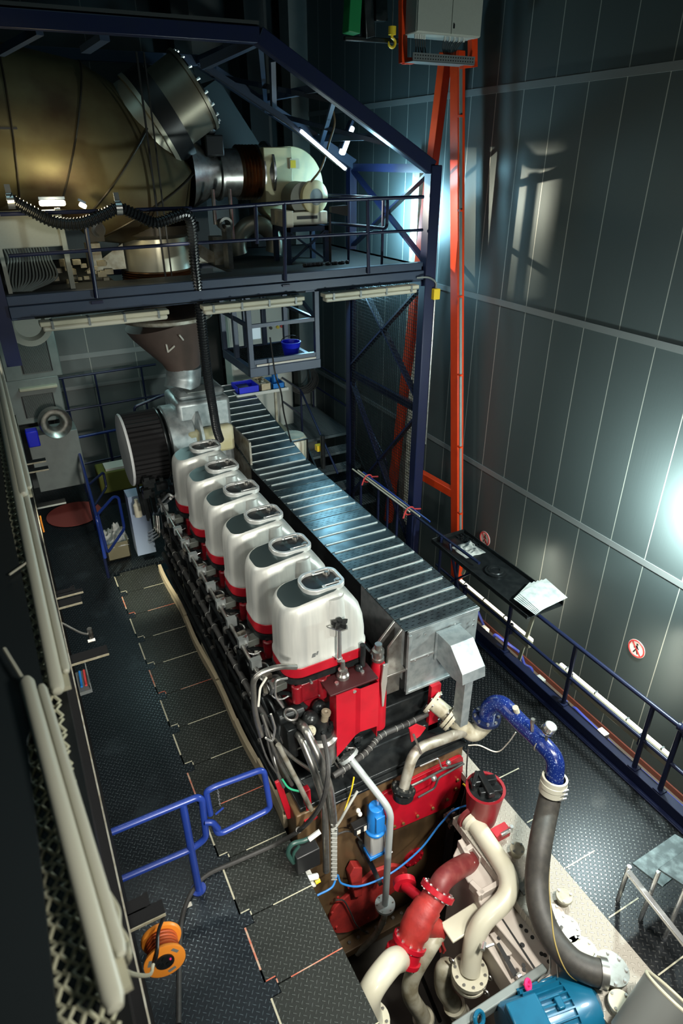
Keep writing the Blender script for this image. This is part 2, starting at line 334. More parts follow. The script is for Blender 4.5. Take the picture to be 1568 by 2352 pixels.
class T:
    """a thing: an empty at its base that parents its parts"""
    def __init__(s, name, label, cat, loc, group=None):
        s.o = link(bpy.data.objects.new(name, None)); s.o.location = Vector(loc); s.org = Vector(loc); s.o.empty_display_size = 0.1
        s.o['label'] = label; s.o['category'] = cat
        if group: s.o['group'] = group
    def part(s, name, mb, m, parent=None, bevel=0, label=None, sub=0, stuff=False, sharp=35):
        if name in SPLIT:
            pcs = pieces(mb)
            if 1 < len(pcs) <= 100:
                for q in pcs: o = s.part1(name, q, m, parent, bevel, label, sub, stuff, sharp)
                return o
        return s.part1(name, mb, m, parent, bevel, label, sub, stuff, sharp)
    def part1(s, name, mb, m, parent, bevel, label, sub, stuff, sharp):
        o = link(bpy.data.objects.new(name, mb.mesh(name, s.org, m, sharp))); o.parent = parent or s.o; mods(o, bevel, sub)
        if label: o['label'] = label
        if stuff: o['kind'] = 'stuff'
        return o
def one(name, mb, m, label, cat, group=None, bevel=0, sub=0, sharp=35):
    xs = [p.x for p in mb.v]; ys = [p.y for p in mb.v]; zs = [p.z for p in mb.v]
    org = Vector(((min(xs) + max(xs)) / 2, (min(ys) + max(ys)) / 2, min(zs)))
    o = link(bpy.data.objects.new(name, mb.mesh(name, org, m, sharp))); o.location = org; mods(o, bevel, sub)
    o['label'] = label; o['category'] = cat
    if group: o['group'] = group
    return o
def struct(name, mb, m, bevel=0):
    o = link(bpy.data.objects.new(name, mb.mesh(name, Vector((0, 0, 0)), m))); o['kind'] = 'structure'; mods(o, bevel, 0); return o
def dup(t, off, label, group=None):
    r = t.o.copy(); COL.objects.link(r); r.location = t.o.location + Vector(off); r['label'] = label
    if group: r['group'] = group
    for ch in list(t.o.children):
        c = ch.copy(); COL.objects.link(c); c.parent = r
        for g in list(ch.children):
            d = g.copy(); COL.objects.link(d); d.parent = c
    return r
def flange(mbf, mbb, o, ax, R, th=0.03, k=8, br=0.010):
    """disc centred on o plus bolt heads on both faces"""
    ax = Vector(ax).normalized(); o = Vector(o)
    mbf.cyl(o - ax * th / 2, o + ax * th / 2, R, 28)
    mbb.bolts(o + ax * th / 2, ax, R * 0.82, br, 0.014, k); mbb.bolts(o - ax * th / 2, -ax, R * 0.82, br, 0.014, k)
ORD = ['nearest', 'second', 'third', 'fourth', 'fifth', 'sixth', 'seventh', 'eighth', 'ninth', 'tenth', 'eleventh', 'twelfth', 'thirteenth', 'fourteenth', 'fifteenth', 'sixteenth', 'seventeenth', 'eighteenth']
# ================================================================== SETTING
WX = 5.9; YB = 13.6; YS = -3.0
m = MB(); m.box(-2.6, 0.70, 0.2, 9.6, -0.06, 0); m.box(-2.6, WX, 9.6, YB, -0.06, 0); struct('floor', m, FLOORM)
m = MB(); m.box(3.62, 5.12, 0.2, 9.6, -0.06, 0); struct('floor_right', m, FLOORR)
m = MB(); m.box(3.0, 3.62, 0.6, 3.3, -0.10, 0.0); m.box(3.42, 3.62, 3.3, 5.2, -0.10, 0.0); struct('floor_foundation', m, BONEP)
m = MB(); m.box(0.5, 3.8, -0.5, 9.6, -2.55, -2.45); struct('floor_pit', m, CONC)
m = MB(); m.box(1.18, 1.28, -0.5, 9.6, -2.45, -0.06); struct('wall_pit_left', m, CONC)
m = MB(); m.box(3.52, 3.62, -0.5, 9.6, -2.45, -0.10); struct('wall_pit_right', m, CONC)
m = MB(); m.box(5.12, WX, 0.0, 9.6, -0.75, -0.70); struct('floor_service', m, BRFLOOR)
m = MB(); m.box(5.04, 5.12, 0.0, 9.6, -0.70, -0.06); struct('wall_service', m, BRFLOOR)
m = MB(); m.box(WX, WX + 0.1, YS, YB + 0.1, -0.75, 10); struct('wall_right', m, WALLM)
m = MB(); m.box(-2.7, WX, YB, YB + 0.1, -0.06, 10); struct('wall_back', m, BACKM)
m = MB(); m.box(-2.7, WX + 0.1, YS, YB + 0.1, 10, 10.1); struct('ceiling', m, DARKS)
for i, z in enumerate((1.98, 4.37, 6.76)):
    m = MB(); m.box(WX - 0.012, WX, 0.0, YB, z - 0.075, z + 0.0); struct('trim_%d' % (i + 1), m, TRIMM)
m = MB(); m.box(WX - 0.02, WX, 0, 9.6, -0.70, -0.62); struct('baseboard_right', m, mat('red_brown_skirting', (0.22, 0.06, 0.04), 0.5))
m = MB(); m.box(-2.7, WX, YB - 0.02, YB, 2.55, 2.65); m.box(-2.7, WX, YB - 0.02, YB, 1.95, 2.02); struct('trim_4', m, TRIMM)
# roof beams high up
m = MB(); m.box(-2.7, 5.3, 11.6, 11.9, 8.55, 9.1); struct('trim_5', m, DARKS)
for i, x in enumerate((4.75, 5.55)):
    m = MB(); m.box(x, x + 0.35, 12.6, 13.0, 0.0, 9.9); struct('trim_%d' % (6 + i), m, [DARKS, GREYD][i])
m = MB(); m.box(3.6, 3.9, 12.9, 13.3, 0, 9.9); struct('trim_8', m, DARKS)
# kerb along the right walkway
m = MB(); m.box(4.99, 5.10, 0.0, 8.2, 0.0, 0.15); m.box(4.93, 4.99, 0.0, 8.2, 0.0, 0.02)
one('kerb_beam', m, NAVY, 'dark navy kerb beam running along the edge of the right walkway', 'kerb', bevel=0.006)
# thin pale joints on the right walkway
for i, y in enumerate((3.46, 2.9, 2.355, 1.83, 1.305)):
    m = MB(); m.box(3.64, 4.02, y - 0.006, y + 0.006, 0.0, 0.003)
    one('floor_joint_strip', m, LAMPH, 'pale joint strip across the right walkway, %s from the far end of the five' % ORD[i].replace('nearest', 'first'), 'strip', group='joint strips of the right walkway')
# ------------------------------------------------------------------ loose checker plates along the engine pit
Y0 = 0.86; PT = 0.62
for i in range(15):
    a = Y0 + PT * i; b = a + PT
    if b > 9.6: break
    lab = 'loose checker floor plate beside the engine pit, %s from the bottom edge of the photo' % ORD[i].replace('nearest', 'first')
    t = T('floor_plate', lab, 'floor plate', (1.05, (a + b) / 2, -0.04), 'loose checker plates beside the pit')
    m = MB(); g = 0.006
    poly = [(0.715, a + 0.07, -0.04), (0.80, a + 0.07, -0.04), (0.80, a + g, -0.04), (1.40, a + g, -0.04), (1.40, b - g, -0.04), (0.80, b - g, -0.04), (0.80, b - 0.07, -0.04), (0.715, b - 0.07, -0.04)]
    t.part('plate', m.prism(poly, (0, 0, 0.042)), PLATEM)
    e = MB()
    rnd = random.random()
    e.box(0.700, 0.716, a + 0.16 + 0.1 * rnd, b - 0.07, -0.002, 0.0035); e.box(0.716, 0.80, a + 0.062, a + 0.071, -0.002, 0.0035)
    e.box(0.795, 0.806, a + 0.01, a + 0.045, -0.002, 0.0035); e.box(0.90 + 0.2 * rnd, 1.40, a - 0.004, a + 0.005, -0.002, 0.003)
    t.part('bare_edge', e, LAMPH if i % 3 else mat('scuffed_red_edge%d' % i, (0.5, 0.12, 0.07), 0.5, n=(12, 0.9, (0.45, 0.4, 0.3))), label='scuffed pale edge')
    m = MB(); m.box(0.70, 0.795, a - 0.062, a + 0.062, -0.05, 0.0); struct('floor_tab', m, FLOORM)
# wavy pale boards edging the pit
yy = [4.0, 4.75, 5.5, 6.25, 7.0, 7.75, 8.5, 9.3]
for i in range(7):
    m = MB(); a, b = yy[i], yy[i + 1] - 0.01; h = 0.13 + 0.02 * (i % 2)
    if i == 0: h = 0.26
    n = 8; xs = [1.395 + 0.012 * math.sin(2.6 * i + 3.1 * k / n) for k in range(n + 1)]
    for k in range(n):
        ya = a + (b - a) * k / n; yb = a + (b - a) * (k + 1) / n
        m.add([(xs[k], ya, 0), (xs[k] + 0.05, ya, 0), (xs[k] + 0.05, ya, h), (xs[k], ya, h), (xs[k + 1], yb, 0), (xs[k + 1] + 0.05, yb, 0), (xs[k + 1] + 0.05, yb, h), (xs[k + 1], yb, h)],
              [(0, 1, 2, 3), (7, 6, 5, 4), (0, 4, 5, 1), (1, 5, 6, 2), (2, 6, 7, 3), (3, 7, 4, 0)])
    one('edge_board', m, WOOD, 'pale wooden edging board standing along the pit, %s from the blue gate' % ORD[i].replace('nearest', 'first'), 'board', group='edging boards along the pit')
# ------------------------------------------------------------------ signs on the right wall
def nosign(px, py, label):
    c = P(px, py, x=WX - 0.006); t = T('prohibition_sign', label, 'sign', c, 'no pedestrians signs')
    def disc(r, dx): return MB().cyl(c + V(0.004 - dx, 0, 0), c + V(-dx, 0, 0), r, 32)
    t.part('plate', disc(0.12, 0.0), SIGNW)
    t.part('red_ring', MB().ring(c + V(-0.002, 0, 0), (1, 0, 0), 0.106, 0.010, 36, 6), SIGNR)
    b = MB(); b.bar(c + V(-0.003, 0.075, 0.075), c + V(-0.003, -0.075, -0.075), 0.018, 0.006, (1, 0, 0)); t.part('red_slash', b, SIGNR)
    f = MB(); f.ball(c + V(-0.002, 0, 0.062), 0.014, 6, (0.3, 1, 1))
    for p, q, wd in (((0, 0.045), (0, -0.005), 0.024), ((0, -0.005), (0.03, -0.07), 0.014), ((0, -0.005), (-0.028, -0.068), 0.014), ((0, 0.035), (0.034, 0.0), 0.011), ((0, 0.035), (-0.032, 0.004), 0.011)):
        f.bar(c + V(-0.002, p[0], p[1]), c + V(-0.002, q[0], q[1]), wd, 0.004, (1, 0, 0))
    t.part('walking_figure', f, SIGNB)
nosign(1113, 1237, 'round red and white no pedestrians sign near the orange column')
nosign(1461, 1490, 'round red and white no pedestrians sign above the strip lights')
# ------------------------------------------------------------------ orange gantry legs (one A frame) with cabinet
t = T('orange_gantry_frame', 'tall orange steel A frame standing against the dark right wall', 'steel frame', (5.62, 7.2, 0))
X = 5.62
def leg(pts, wd, name):
    m = MB()
    for a, b in zip(pts, pts[1:]): m.bar(a, b, wd, 0.11, (1, 0, 0))
    t.part(name, m, ORANGE, bevel=0.008)
a1, a2 = P(1047, 120, x=X), P(1046, 1330, x=X); a2.z = 0.0
a1.y -= .03; a2.y -= .03; leg([a1, a2], 0.17, 'leg'); b1, b2 = P(1024, 120, x=X + 0.02), P(897, 1150, x=X + 0.02); d = (b2 - b1) / (b1.z - b2.z); b2 = b1 + d * b1.z
leg([b1, b2], 0.15, 'leg')
leg([P(955, 1083, x=X), P(1043, 1133, x=X)], 0.13, 'cross_tie')
m = MB(); pts = [P(1058, 150, x=X - 0.09), P(1057, 1250, x=X - 0.09)]; t.part('conduit', m.tube(pts, 0.02, 8), GREYD, label='grey conduit pipe')
m = MB()
for k in range(6): q = pts[0].lerp(pts[1], (k + 0.5) / 6); m.box(q.x - 0.03, q.x + 0.02, q.y - 0.035, q.y + 0.035, q.z - 0.012, q.z + 0.012)
t.part('conduit_clip', m, ORANGE)
m = MB(); m.bar(P(925, 0, y=7.4), P(925, 145, y=7.4), 0.07, 0.07, (0, 1, 0)); m.bar(P(925, 140, y=7.4), P(948, 140, y=7.4), 0.06, 0.06); t.part('side_post', m, ORANGE)
m = MB(); m.bar(P(1085, 90, y=7.3), P(1085, 155, y=7.3), 0.08, 0.08, (0, 1, 0)); m.bar(P(1060, 152, y=7.3), P(1090, 148, y=7.3), 0.08, 0.05); t.part('bracket_arm', m, ORANGE)
q = P(955, 74, y=7.15); q2 = P(1102, 88, y=7.15)
t = T('control_cabinet', 'light grey two-door control cabinet on top of the orange frame', 'cabinet', (q.x, 7.15, q.z))
m = MB(); m.box(q.x, q2.x, 7.15, 7.5, q.z, q.z + 0.95); t.part('body', m, GREYC, bevel=0.01)
xm = P(1034, 80, y=7.15).x
m = MB(); m.box(q.x + 0.008, xm - 0.004, 7.135, 7.15, q.z + 0.01, q.z + 0.94); t.part('door', m, GREYC, bevel=0.004)
m = MB(); m.box(xm + 0.004, q2.x - 0.008, 7.135, 7.15, q.z + 0.01, q.z + 0.94); dr = t.part('door', m, GREYC, bevel=0.004)
m = MB(); m.box(xm + 0.02, xm + 0.035, 7.125, 7.135, q.z + 0.06, q.z + 0.10); t.part('latch', m, BLACK, parent=dr)
gl = MB(); wr = MB()
for k in range(5): x = q.x + 0.06 + k * 0.03; gl.cyl((x, 7.25, q.z - 0.04), (x, 7.25, q.z), 0.013, 8); wr.tube(spl([(x, 7.25, q.z - 0.03), (x + 0.02, 7.26, q.z - 0.12), (x + 0.03 + 0.02 * (k % 3), 7.28, q.z - 0.19)], 5), 0.006, 6)
for k in range(9): x = xm - 0.02 + k * 0.032; gl.cyl((x, 7.22 + 0.05 * (k % 2), q.z - 0.04), (x, 7.22 + 0.05 * (k % 2), q.z), 0.013, 8); wr.tube(spl([(x, 7.24, q.z - 0.03), (x + 0.01 - 0.01 * k, 7.26, q.z - 0.12), (xm + 0.1 + 0.015 * k, 7.3, q.z - 0.24)], 5), 0.006, 6)
t.part('cable_gland', gl, WHITEP); t.part('wire', wr, RUB)
a, b = P(948, 130, y=7.2), P(1090, 140, y=7.2)
m = MB(); m.box(a.x, b.x, 7.2, 7.212, a.z - 0.035, a.z + 0.04); m.box(a.x, b.x, 7.2, 7.4, a.z - 0.04, a.z - 0.032)
for k in range(22):
    x = a.x + 0.02 + k * (b.x - a.x - 0.04) / 21
t2 = T('cable_tray', 'perforated grey cable tray hanging under the control cabinet', 'cable tray', (a.x, 7.2, a.z - 0.04)); t2.part('channel', m, TRIMM)
h = MB()
for k in range(24):
    x = a.x + 0.03 + k * (b.x - a.x - 0.06) / 23
    for dz in (-0.012, 0.018): h.box(x - 0.007, x + 0.007, 7.1985, 7.2, a.z + dz - 0.006, a.z + dz + 0.006)
t2.part('perforation', h, BLACK, stuff=False)
# hoist with green body and yellow hook
hk = P(900, 85, y=7.9)
t = T('chain_hoist', 'dark chain hoist with green housing and small yellow hook beside the cabinet', 'hoist', (hk.x, 7.9, hk.z))
g0, g1 = P(812, -30, y=7.9), P(806, 78, y=7.9)
m = MB(); m.bar(g0, g1, 0.15, 0.16, (0, 1, 0)); t.part('green_housing', m, GREEN, bevel=0.01, label='green painted steel housing')
m = MB(); m.bar(P(840, -20, y=7.9), P(845, 85, y=8.0), 0.12, 0.12, (0, 1, 0)); m.bar(P(870, -20, y=8.0), P(872, 50, y=8.0), 0.16, 0.1, (0, 1, 0)); m.bar(P(790, 88, y=8.0), P(925, 96, y=8.0), 0.05, 0.05); t.part('motor_box', m, BLACKS, bevel=0.01)
c0 = P(902, 0, y=7.9); t.part('rope', MB().tube([c0, hk + V(0, 0, 0.08)], 0.006, 6), STEEL)
t.part('hook_block', MB().cyl(hk + V(0, 0, 0.02), hk + V(0, 0, 0.10), 0.045, 14), YEL)
pts = [hk + V(0, 0, 0.03), hk + V(0, 0, -0.01)] + [hk + V(0.045 * math.cos(a), 0, -0.055 + 0.045 * math.sin(a)) for a in [math.radians(x) for x in range(80, -200, -25)]]
t.part('hook', MB().tube(pts, [0.016] * (len(pts) - 3) + [0.014, 0.011, 0.006], 8), YEL)
# ------------------------------------------------------------------ right railing with tray
RXX = 5.045
t = T('walkway_railing', 'dark navy steel railing along the right walkway with clamped corner posts', 'railing', (RXX, 4, 0.15))
m = MB(); m.tube([(RXX, 6.6, 1.07), (RXX, 2.42, 1.07)], 0.026, 12); t.part('top_rail', m, NAVY)
m = MB(); m.tube([(RXX, 6.6, 0.58), (RXX, 2.2, 0.58)], 0.022, 12); t.part('mid_rail', m, NAVY)
for y in (6.1, 4.95, 3.86, 2.80, 2.47):
    m = MB(); m.cyl((RXX, y, 0.15), (RXX, y, 1.07), 0.027, 12); m.box(RXX - 0.05, RXX + 0.05, y - 0.05, y + 0.05, 0.15, 0.165); t.part('post', m, NAVY)
m = MB(); m.ball((RXX, 2.44, 1.08), 0.05, 8); m.cyl((RXX, 2.38, 1.07), (RXX, 2.50, 1.07), 0.042, 12); m.ball((RXX, 2.18, 0.58), 0.045, 8); t.part('clamp', m, NAVY)
m = MB(); m.tube([(RXX, 2.44, 1.05), (RXX + 0.02, 2.22, 0.58), (RXX + 0.02, 1.4, 0.58)], 0.026, 12); t.part('gate_rail', m, NAVY)
# fluorescent strips hung outside the railing
for (ya, yb, lab) in ((6.25, 4.62, 'long cream strip light under the black tray outside the railing'), (4.2, 2.52, 'long cream strip light outside the railing, the one nearer the corner clamp')):
    t = T('strip_light', lab, 'strip light', (5.17, (ya + yb) / 2, 0.42), 'strip lights along the right railing')
    m = MB(); m.box(5.12, 5.20, yb, ya, 0.40, 0.48); t.part('housing', m, mat('tan_strip_housing', (0.26, 0.24, 0.17), 0.45) if 'tan_strip_housing' not in MATS else MATS['tan_strip_housing'], bevel=0.012)
    m = MB(); m.box(5.202, 5.24, yb + 0.04, ya - 0.04, 0.44, 0.49); t.part('diffuser', m, GLOWS, bevel=0.008, label='lit frosted edge')
    m = MB()
    for k in range(4): y = yb + 0.15 + k * (ya - yb - 0.3) / 3; m.box(5.20, 5.246, y - 0.010, y + 0.010, 0.43, 0.497)
    t.part('clip', m, TRIMM)
    m = MB(); m.box(5.06, 5.11, yb + 0.3, yb + 0.34, 0.44, 0.60); m.box(5.06, 5.11, ya - 0.34, ya - 0.3, 0.44, 0.60); t.part('hanger', m, NAVY)
    lamp('strip_lamp', 'AREA', (5.30, (ya + yb) / 2, 0.45), 10, (1, 0.93, 0.75), 0.06, abs(ya - yb), aim=(5.9, (ya + yb) / 2, 0.2))
# black tray on the railing
t = T('drip_tray', 'long black steel drip tray resting on the railing top', 'tray', (5.15, 5.4, 1.1))
m = MB(); x0, x1, y0, y1 = 4.83, 5.42, 4.46, 6.48
m.box(x0, x1, y0, y1, 1.10, 1.112); m.box(x0, x0 + 0.012, y0, y1, 1.11, 1.16); m.box(x1 - 0.012, x1, y0, y1, 1.11, 1.17); m.box(x0, x1, y1 - 0.012, y1, 1.11, 1.17)
t.part('pan', m, BLACKS, bevel=0.003)
for (pa, pb) in (((1062, 1320), (1080, 1285)), ((1185, 1535), (1228, 1425))):
    a = P(*pa, x=5.2); b = P(*pb, x=5.2); m = MB(); m.bar(a, V(5.2, b.y, 1.10), 0.05, 0.02, (1, 0, 0)); t.part('support_strut', m, LAMPH, label='pale flat support strut')
c = P(1137, 1313, z=1.12); m = MB(); m.lathe(c, (0, 0, 1), [(0, 0), (0, 0.14), (0.02, 0.14), (0.02, 0.11), (0.035, 0.10), (0.035, 0.06), (0.02, 0.055), (0.02, 0)], 32)
one('spare_flange_ring', m, BLACKS, 'round black ring lying in the middle of the black tray', 'ring')
m = MB()
for k in range(60):
    x = 5.22 + random.random() * 0.16; y = 6.05 + random.random() * 0.36; m.box(x, x + 0.02, y, y + 0.02, 1.112, 1.125 + 0.015 * random.random())
o = one('small_nuts', m, BLACKS, 'heap of small dark nuts in the far end of the black tray', 'nuts'); o['kind'] = 'stuff'
def crumple(c, sx, sy, h, seed, n=18):
    m = MB(); vs = []; fs = []
    for i in range(n + 1):
        for j in range(n + 1):
            u, v = i / n - 0.5, j / n - 0.5
            e = max(0, 1 - (2 * abs(u)) ** 3) * max(0, 1 - (2 * abs(v)) ** 3)
            k = noise.noise((u * 4 + seed, v * 4, seed)) ; k2 = noise.noise((u * 9, v * 9 + seed, 2.0))
            vs.append((c[0] + u * sx + 0.06 * sx * noise.noise((v * 5, seed, 3)), c[1] + v * sy + 0.06 * sy * noise.noise((u * 5, seed, 7)), c[2] + 0.004 + h * e * (0.55 + 0.7 * k + 0.35 * k2)))
    for i in range(n):
        for j in range(n): a = i * (n + 1) + j; fs.append((a, a + n + 1, a + n + 2, a + 1))
    return m.add(vs, fs)
c = P(1075, 1262, z=1.12); one('oily_rag', crumple((c.x, c.y, 1.112), 0.34, 0.34, 0.10, 3.3), CLOTH, 'crumpled oily white rag in the far end of the black tray', 'rag')
# newspapers on tray end
for k in range(5):
    a = [P(1178 + 3 * k, 1383 - 2 * k, z=1.125), P(1215 + 9 * k, 1345 - k, z=1.125), P(1300 - 3 * (4 - k), 1385 - 3 * (4 - k), z=1.125), P(1228 + 2 * k, 1420 - k, z=1.125)]
    z = 1.172 + 0.008 * k; m = MB(); m.prism([(p.x, p.y, z) for p in a], (0, 0, 0.007))
    one('newspaper', m, PAPER, 'creased grey newspaper on the tray end, %s from the bottom of the fanned pile' % ORD[k].replace('nearest', 'first'), 'newspaper', group='newspapers fanned on the tray')
# violet blue handrail loops below the kerb
loops = [((1095, 1400), (1118, 1455), (1120, 1480)), ((1130, 1490), (1135, 1455), (1195, 1500), (1205, 1530)), ((1193, 1545), (1205, 1527), (1222, 1535), (1220, 1560)), ((1280, 1622), (1290, 1605), (1300, 1610), (1302, 1630)),
         ((1312, 1650), (1316, 1622), (1420, 1725), (1452, 1752), (1448, 1785)), ((1452, 1752), (1500, 1795), (1568, 1855))]
lb = ['violet blue handrail pipe slanting behind the duct corner', 'violet blue handrail loop under the second railing post', 'short violet blue hoop just below the kerb beside a white socket', 'small violet blue hoop at the foot of the railing post', 'long violet blue handrail in the gap behind the railing', 'violet blue handrail end at the right edge of the photo']
for k, (lp, L) in enumerate(zip(loops, lb)):
    m = MB(); m.tube(fil([P(*q, x=5.38) for q in lp], 0.06), 0.021, 10); one('stair_handrail', m, BLUEV, L, 'handrail', group='violet blue handrails of the service gap')
for k, (px, py) in enumerate(((1105, 1450), (1232, 1566), (1375, 1690), (1515, 1862))):
    c = P(px, py, x=5.16); m = MB(); m.box(c.x - 0.03, c.x + 0.1, c.y - 0.06, c.y + 0.06, c.z - 0.04, c.z + 0.045)
    one('socket_box', m, WHITEP, 'white socket box on the outer side of the kerb, %s from the far end' % ORD[k].replace('nearest', 'first'), 'socket', group='white socket boxes on the kerb', bevel=0.008)
# ================================================================== ENGINE
YF = 3.75            # front face plane
EX0, EX1 = 1.44, 3.43
t = T('marine_diesel_engine', 'large six cylinder diesel engine with oily brown end plate and red panels', 'engine', (2.4, 3.75, -2.45))
ENG = t
m = MB(); m.box(1.50, 3.30, YF + 0.25, 8.6, -2.45, 0.62); t.part('crankcase', m, BLACKS, bevel=0.02)
m = MB(); m.box(EX0, EX1, YF, YF + 0.30, -2.45, 0.46); t.part('end_plate', m, BROWN, bevel=0.015, label='oily brown steel end plate')
m = MB(); m.box(EX0 + .1, 2.9, YF - .16, YF, -2.20, -2.08); lg = t.part('foot_ledge', m, BROWN, bevel=0.01)
m = MB()
for k in range(11): m.cyl((1.62 + .12 * k, YF - .08, -2.08), (1.62 + .12 * k, YF - .08, -2.05), .02, 6)
t.part('bolt', m, STEEL, parent=lg)
m = MB(); m.box(EX0 + 0.05, EX1 - 0.02, YF + 0.02, YF + 0.42, 0.46, 0.52); m.box(EX0 + 0.25, EX1, YF - 0.05, YF + 0.02, 0.44, 0.475); t.part('deck', m, BLACKS, bevel=0.01)
m = MB(); m.box(2.0, 3.3, 4.15, 8.5, 0.6, 0.95); m.box(1.62, 2.75, 4.25, 8.4, 0.6, 1.40); t.part('cylinder_block', m, BLACKS, bevel=0.02)
m = MB(); m.box(1.46, 1.56, 4.0, 8.5, 0.05, 0.36); t.part('side_channel', m, BLACKS, bevel=0.008)
for k in range(9):
    y = 4.2 + k * 0.5; c = MB(); c.cyl((1.46, y, 0.22), (1.44, y, 0.22), 0.02, 6)
    t.part('bolt', c, STEEL)
m = MB(); m.box(1.448, 1.465, 6.1, 7.0, 0.05, 0.34); t.part('cover_strip', m, LAMPH, label='yellowish cover strip')
# cylinder heads: red body + ring (parts of the engine), six of them
CY = [4.07 + 0.70 * k for k in range(6)]        # front of each cover
def plan(x0, x1, y0, y1, r0, r1, n=8):
    """rounded plan outline, left corners radius r0, right corners r1"""
    out = []
    for cx, cy, r, a0 in ((x0 + r0, y0 + r0, r0, 180), (x1 - r1, y0 + r1, r1, 270), (x1 - r1, y1 - r1, r1, 0), (x0 + r0, y1 - r0, r0, 90)):
        for j in range(n + 1):
            a = math.radians(a0 + 90 * j / n); out.append((cx + r * math.cos(a), cy + r * math.sin(a)))
    return out
def loft(mb, rings, capb=True, capt=True):
    n = len(rings[0]); vs = [p for r in rings for p in r]; fs = []
    for i in range(len(rings) - 1):
        for j in range(n): j2 = (j + 1) % n; fs.append((i * n + j, i * n + j2, (i + 1) * n + j2, (i + 1) * n + j))
    if capb: fs.append(tuple(range(n - 1, -1, -1)))
    if capt: fs.append(tuple((len(rings) - 1) * n + j for j in range(n)))
    return mb.add(vs, fs)
CX0, CX1, CD = 1.56, 2.40, 0.47
for k, y in enumerate(CY):
    m = MB(); pl = plan(CX0 - 0.005, CX1 + 0.01, y - 0.012, y + CD + 0.01, 0.17, 0.15)
    loft(m, [[(a, b, 1.40) for a, b in plan(CX0 + 0.05, CX1 - 0.05, y + 0.03, y + CD - 0.03, 0.12, 0.12)], [(a, b, 1.80) for a, b in plan(CX0 + 0.05, CX1 - 0.05, y + 0.03, y + CD - 0.03, 0.12, 0.12)]])
    m.box(CX0 + 0.05, CX0 + 0.42, y - 0.02, y + 0.1, 1.58, 1.80); m.cyl((CX0 + 0.08, y, 1.60), (CX0 + 0.08, y, 1.80), 0.05, 12); m.cyl((CX0 + 0.33, y - 0.01, 1.56), (CX0 + 0.33, y - 0.01, 1.80), 0.05, 12)
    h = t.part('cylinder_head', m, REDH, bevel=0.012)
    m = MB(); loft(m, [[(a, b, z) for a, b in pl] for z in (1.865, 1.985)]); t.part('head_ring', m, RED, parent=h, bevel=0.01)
    m = MB(); loft(m, [[(a, b, z) for a, b in plan(CX0 - 0.012, CX1 + 0.016, y - 0.02, y + CD + 0.016, 0.17, 0.15)] for z in (1.80, 1.862)]); t.part('gasket_plate', m, BLACKS, parent=h, label='black gasket plate')
    m = MB(); m.bolts((CX0 + 0.2, y - 0.022, 1.68), (0, -1, 0), 0.12, 0.014, 0.02, 3, 0.4); t.part('bolt', m, STEELB, parent=h)
# front red shield
m = MB()
A, B_, Cc, D = P(735, 1555, y=4.0), P(815, 1520, y=4.06), P(833, 1548, y=3.86), P(749, 1580, y=3.82)
m = MB(); z = 1.80
m.box(1.86, 2.36, 3.82, 4.05, 1.765, 1.785); t.part('shield_top', m, MAROON, bevel=0.004, label='dark maroon top plate with two bolts')
m = MB()
for x, y in ((1.98, 3.93), (2.26, 3.95)): m.cyl((x, y, 1.785), (x, y, 1.80), 0.02, 8)
m.cyl((2.10, 3.815, 1.74), (2.10, 3.80, 1.74), 0.018, 8); t.part('bolt', m, STEELB)
xs = [1.915, 2.115, 2.15, 2.345]
m = MB(); m.prism([(xs[0], 3.82, 1.765), (xs[0], 3.82, 0.97), (xs[0] + 0.07, 3.82, 1.03), (xs[1], 3.82, 1.16), (xs[1], 3.82, 1.765)], (0, -0.008, 0)); m.prism([(xs[1], 3.82, 1.765), (xs[1], 3.82, 1.16), (xs[2], 3.79, 1.22), (xs[2], 3.79, 1.765)], (0, -0.008, 0))
m.prism([(xs[2], 3.79, 1.765), (xs[2], 3.79, 1.22), (xs[3], 3.79, 1.20), (xs[3], 3.79, 1.765)], (0, -0.008, 0)); m.box(xs[3] - 0.006, xs[3], 3.79, 3.95, 1.05, 1.765); m.box(xs[0], xs[0] + 0.006, 3.82, 3.95, 1.1, 1.765)
t.part('front_shield', m, RED, label='bright red folded front shield')
# red nozzle column right of the front head, with steel gland
m = MB(); m.lathe((2.47, 4.0, 0.95), (0, 0, 1), [(0, 0), (0, 0.085), (0.45, 0.085), (0.5, 0.075), (0.78, 0.075), (0.84, 0.05), (0.86, 0)], 20); t.part('red_column', m, RED)
m = MB(); m.prism([(2.455, 3.91, 1.3), (2.43, 3.905, 1.62), (2.45, 3.905, 1.84), (2.50, 3.905, 1.84), (2.50, 3.905, 1.62), (2.475, 3.91, 1.3)], (0, -0.02, 0)); t.part('silver_wedge', m, STEELB, bevel=0.004)
m = MB(); m.lathe((2.47, 4.02, 1.80), (0, 0, 1), [(0, 0.06), (0.03, 0.06), (0.03, 0.05), (0.08, 0.05), (0.08, 0.058), (0.12, 0.058), (0.13, 0.035), (0.19, 0.035), (0.19, 0)], 20); t.part('steel_gland', m, STEEL)
# centre valve in front of the cover (below the rod)
m = MB(); m.lathe((2.07, 3.98, 1.70), (0, 0, 1), [(0, 0), (0, 0.05), (0.06, 0.05), (0.06, 0.06), (0.12, 0.06), (0.14, 0.045), (0.18, 0.045), (0.19, 0.025), (0.28, 0.02), (0.28, 0)], 18); t.part('sampling_valve', m, STEEL)
m = MB(); m.cyl((2.30, 4.02, 1.80), (2.30, 4.02, 2.05), 0.028, 12); m.ball((2.25, 4.0, 1.80), 0.04, 6); t.part('plug', m, BLACKS)
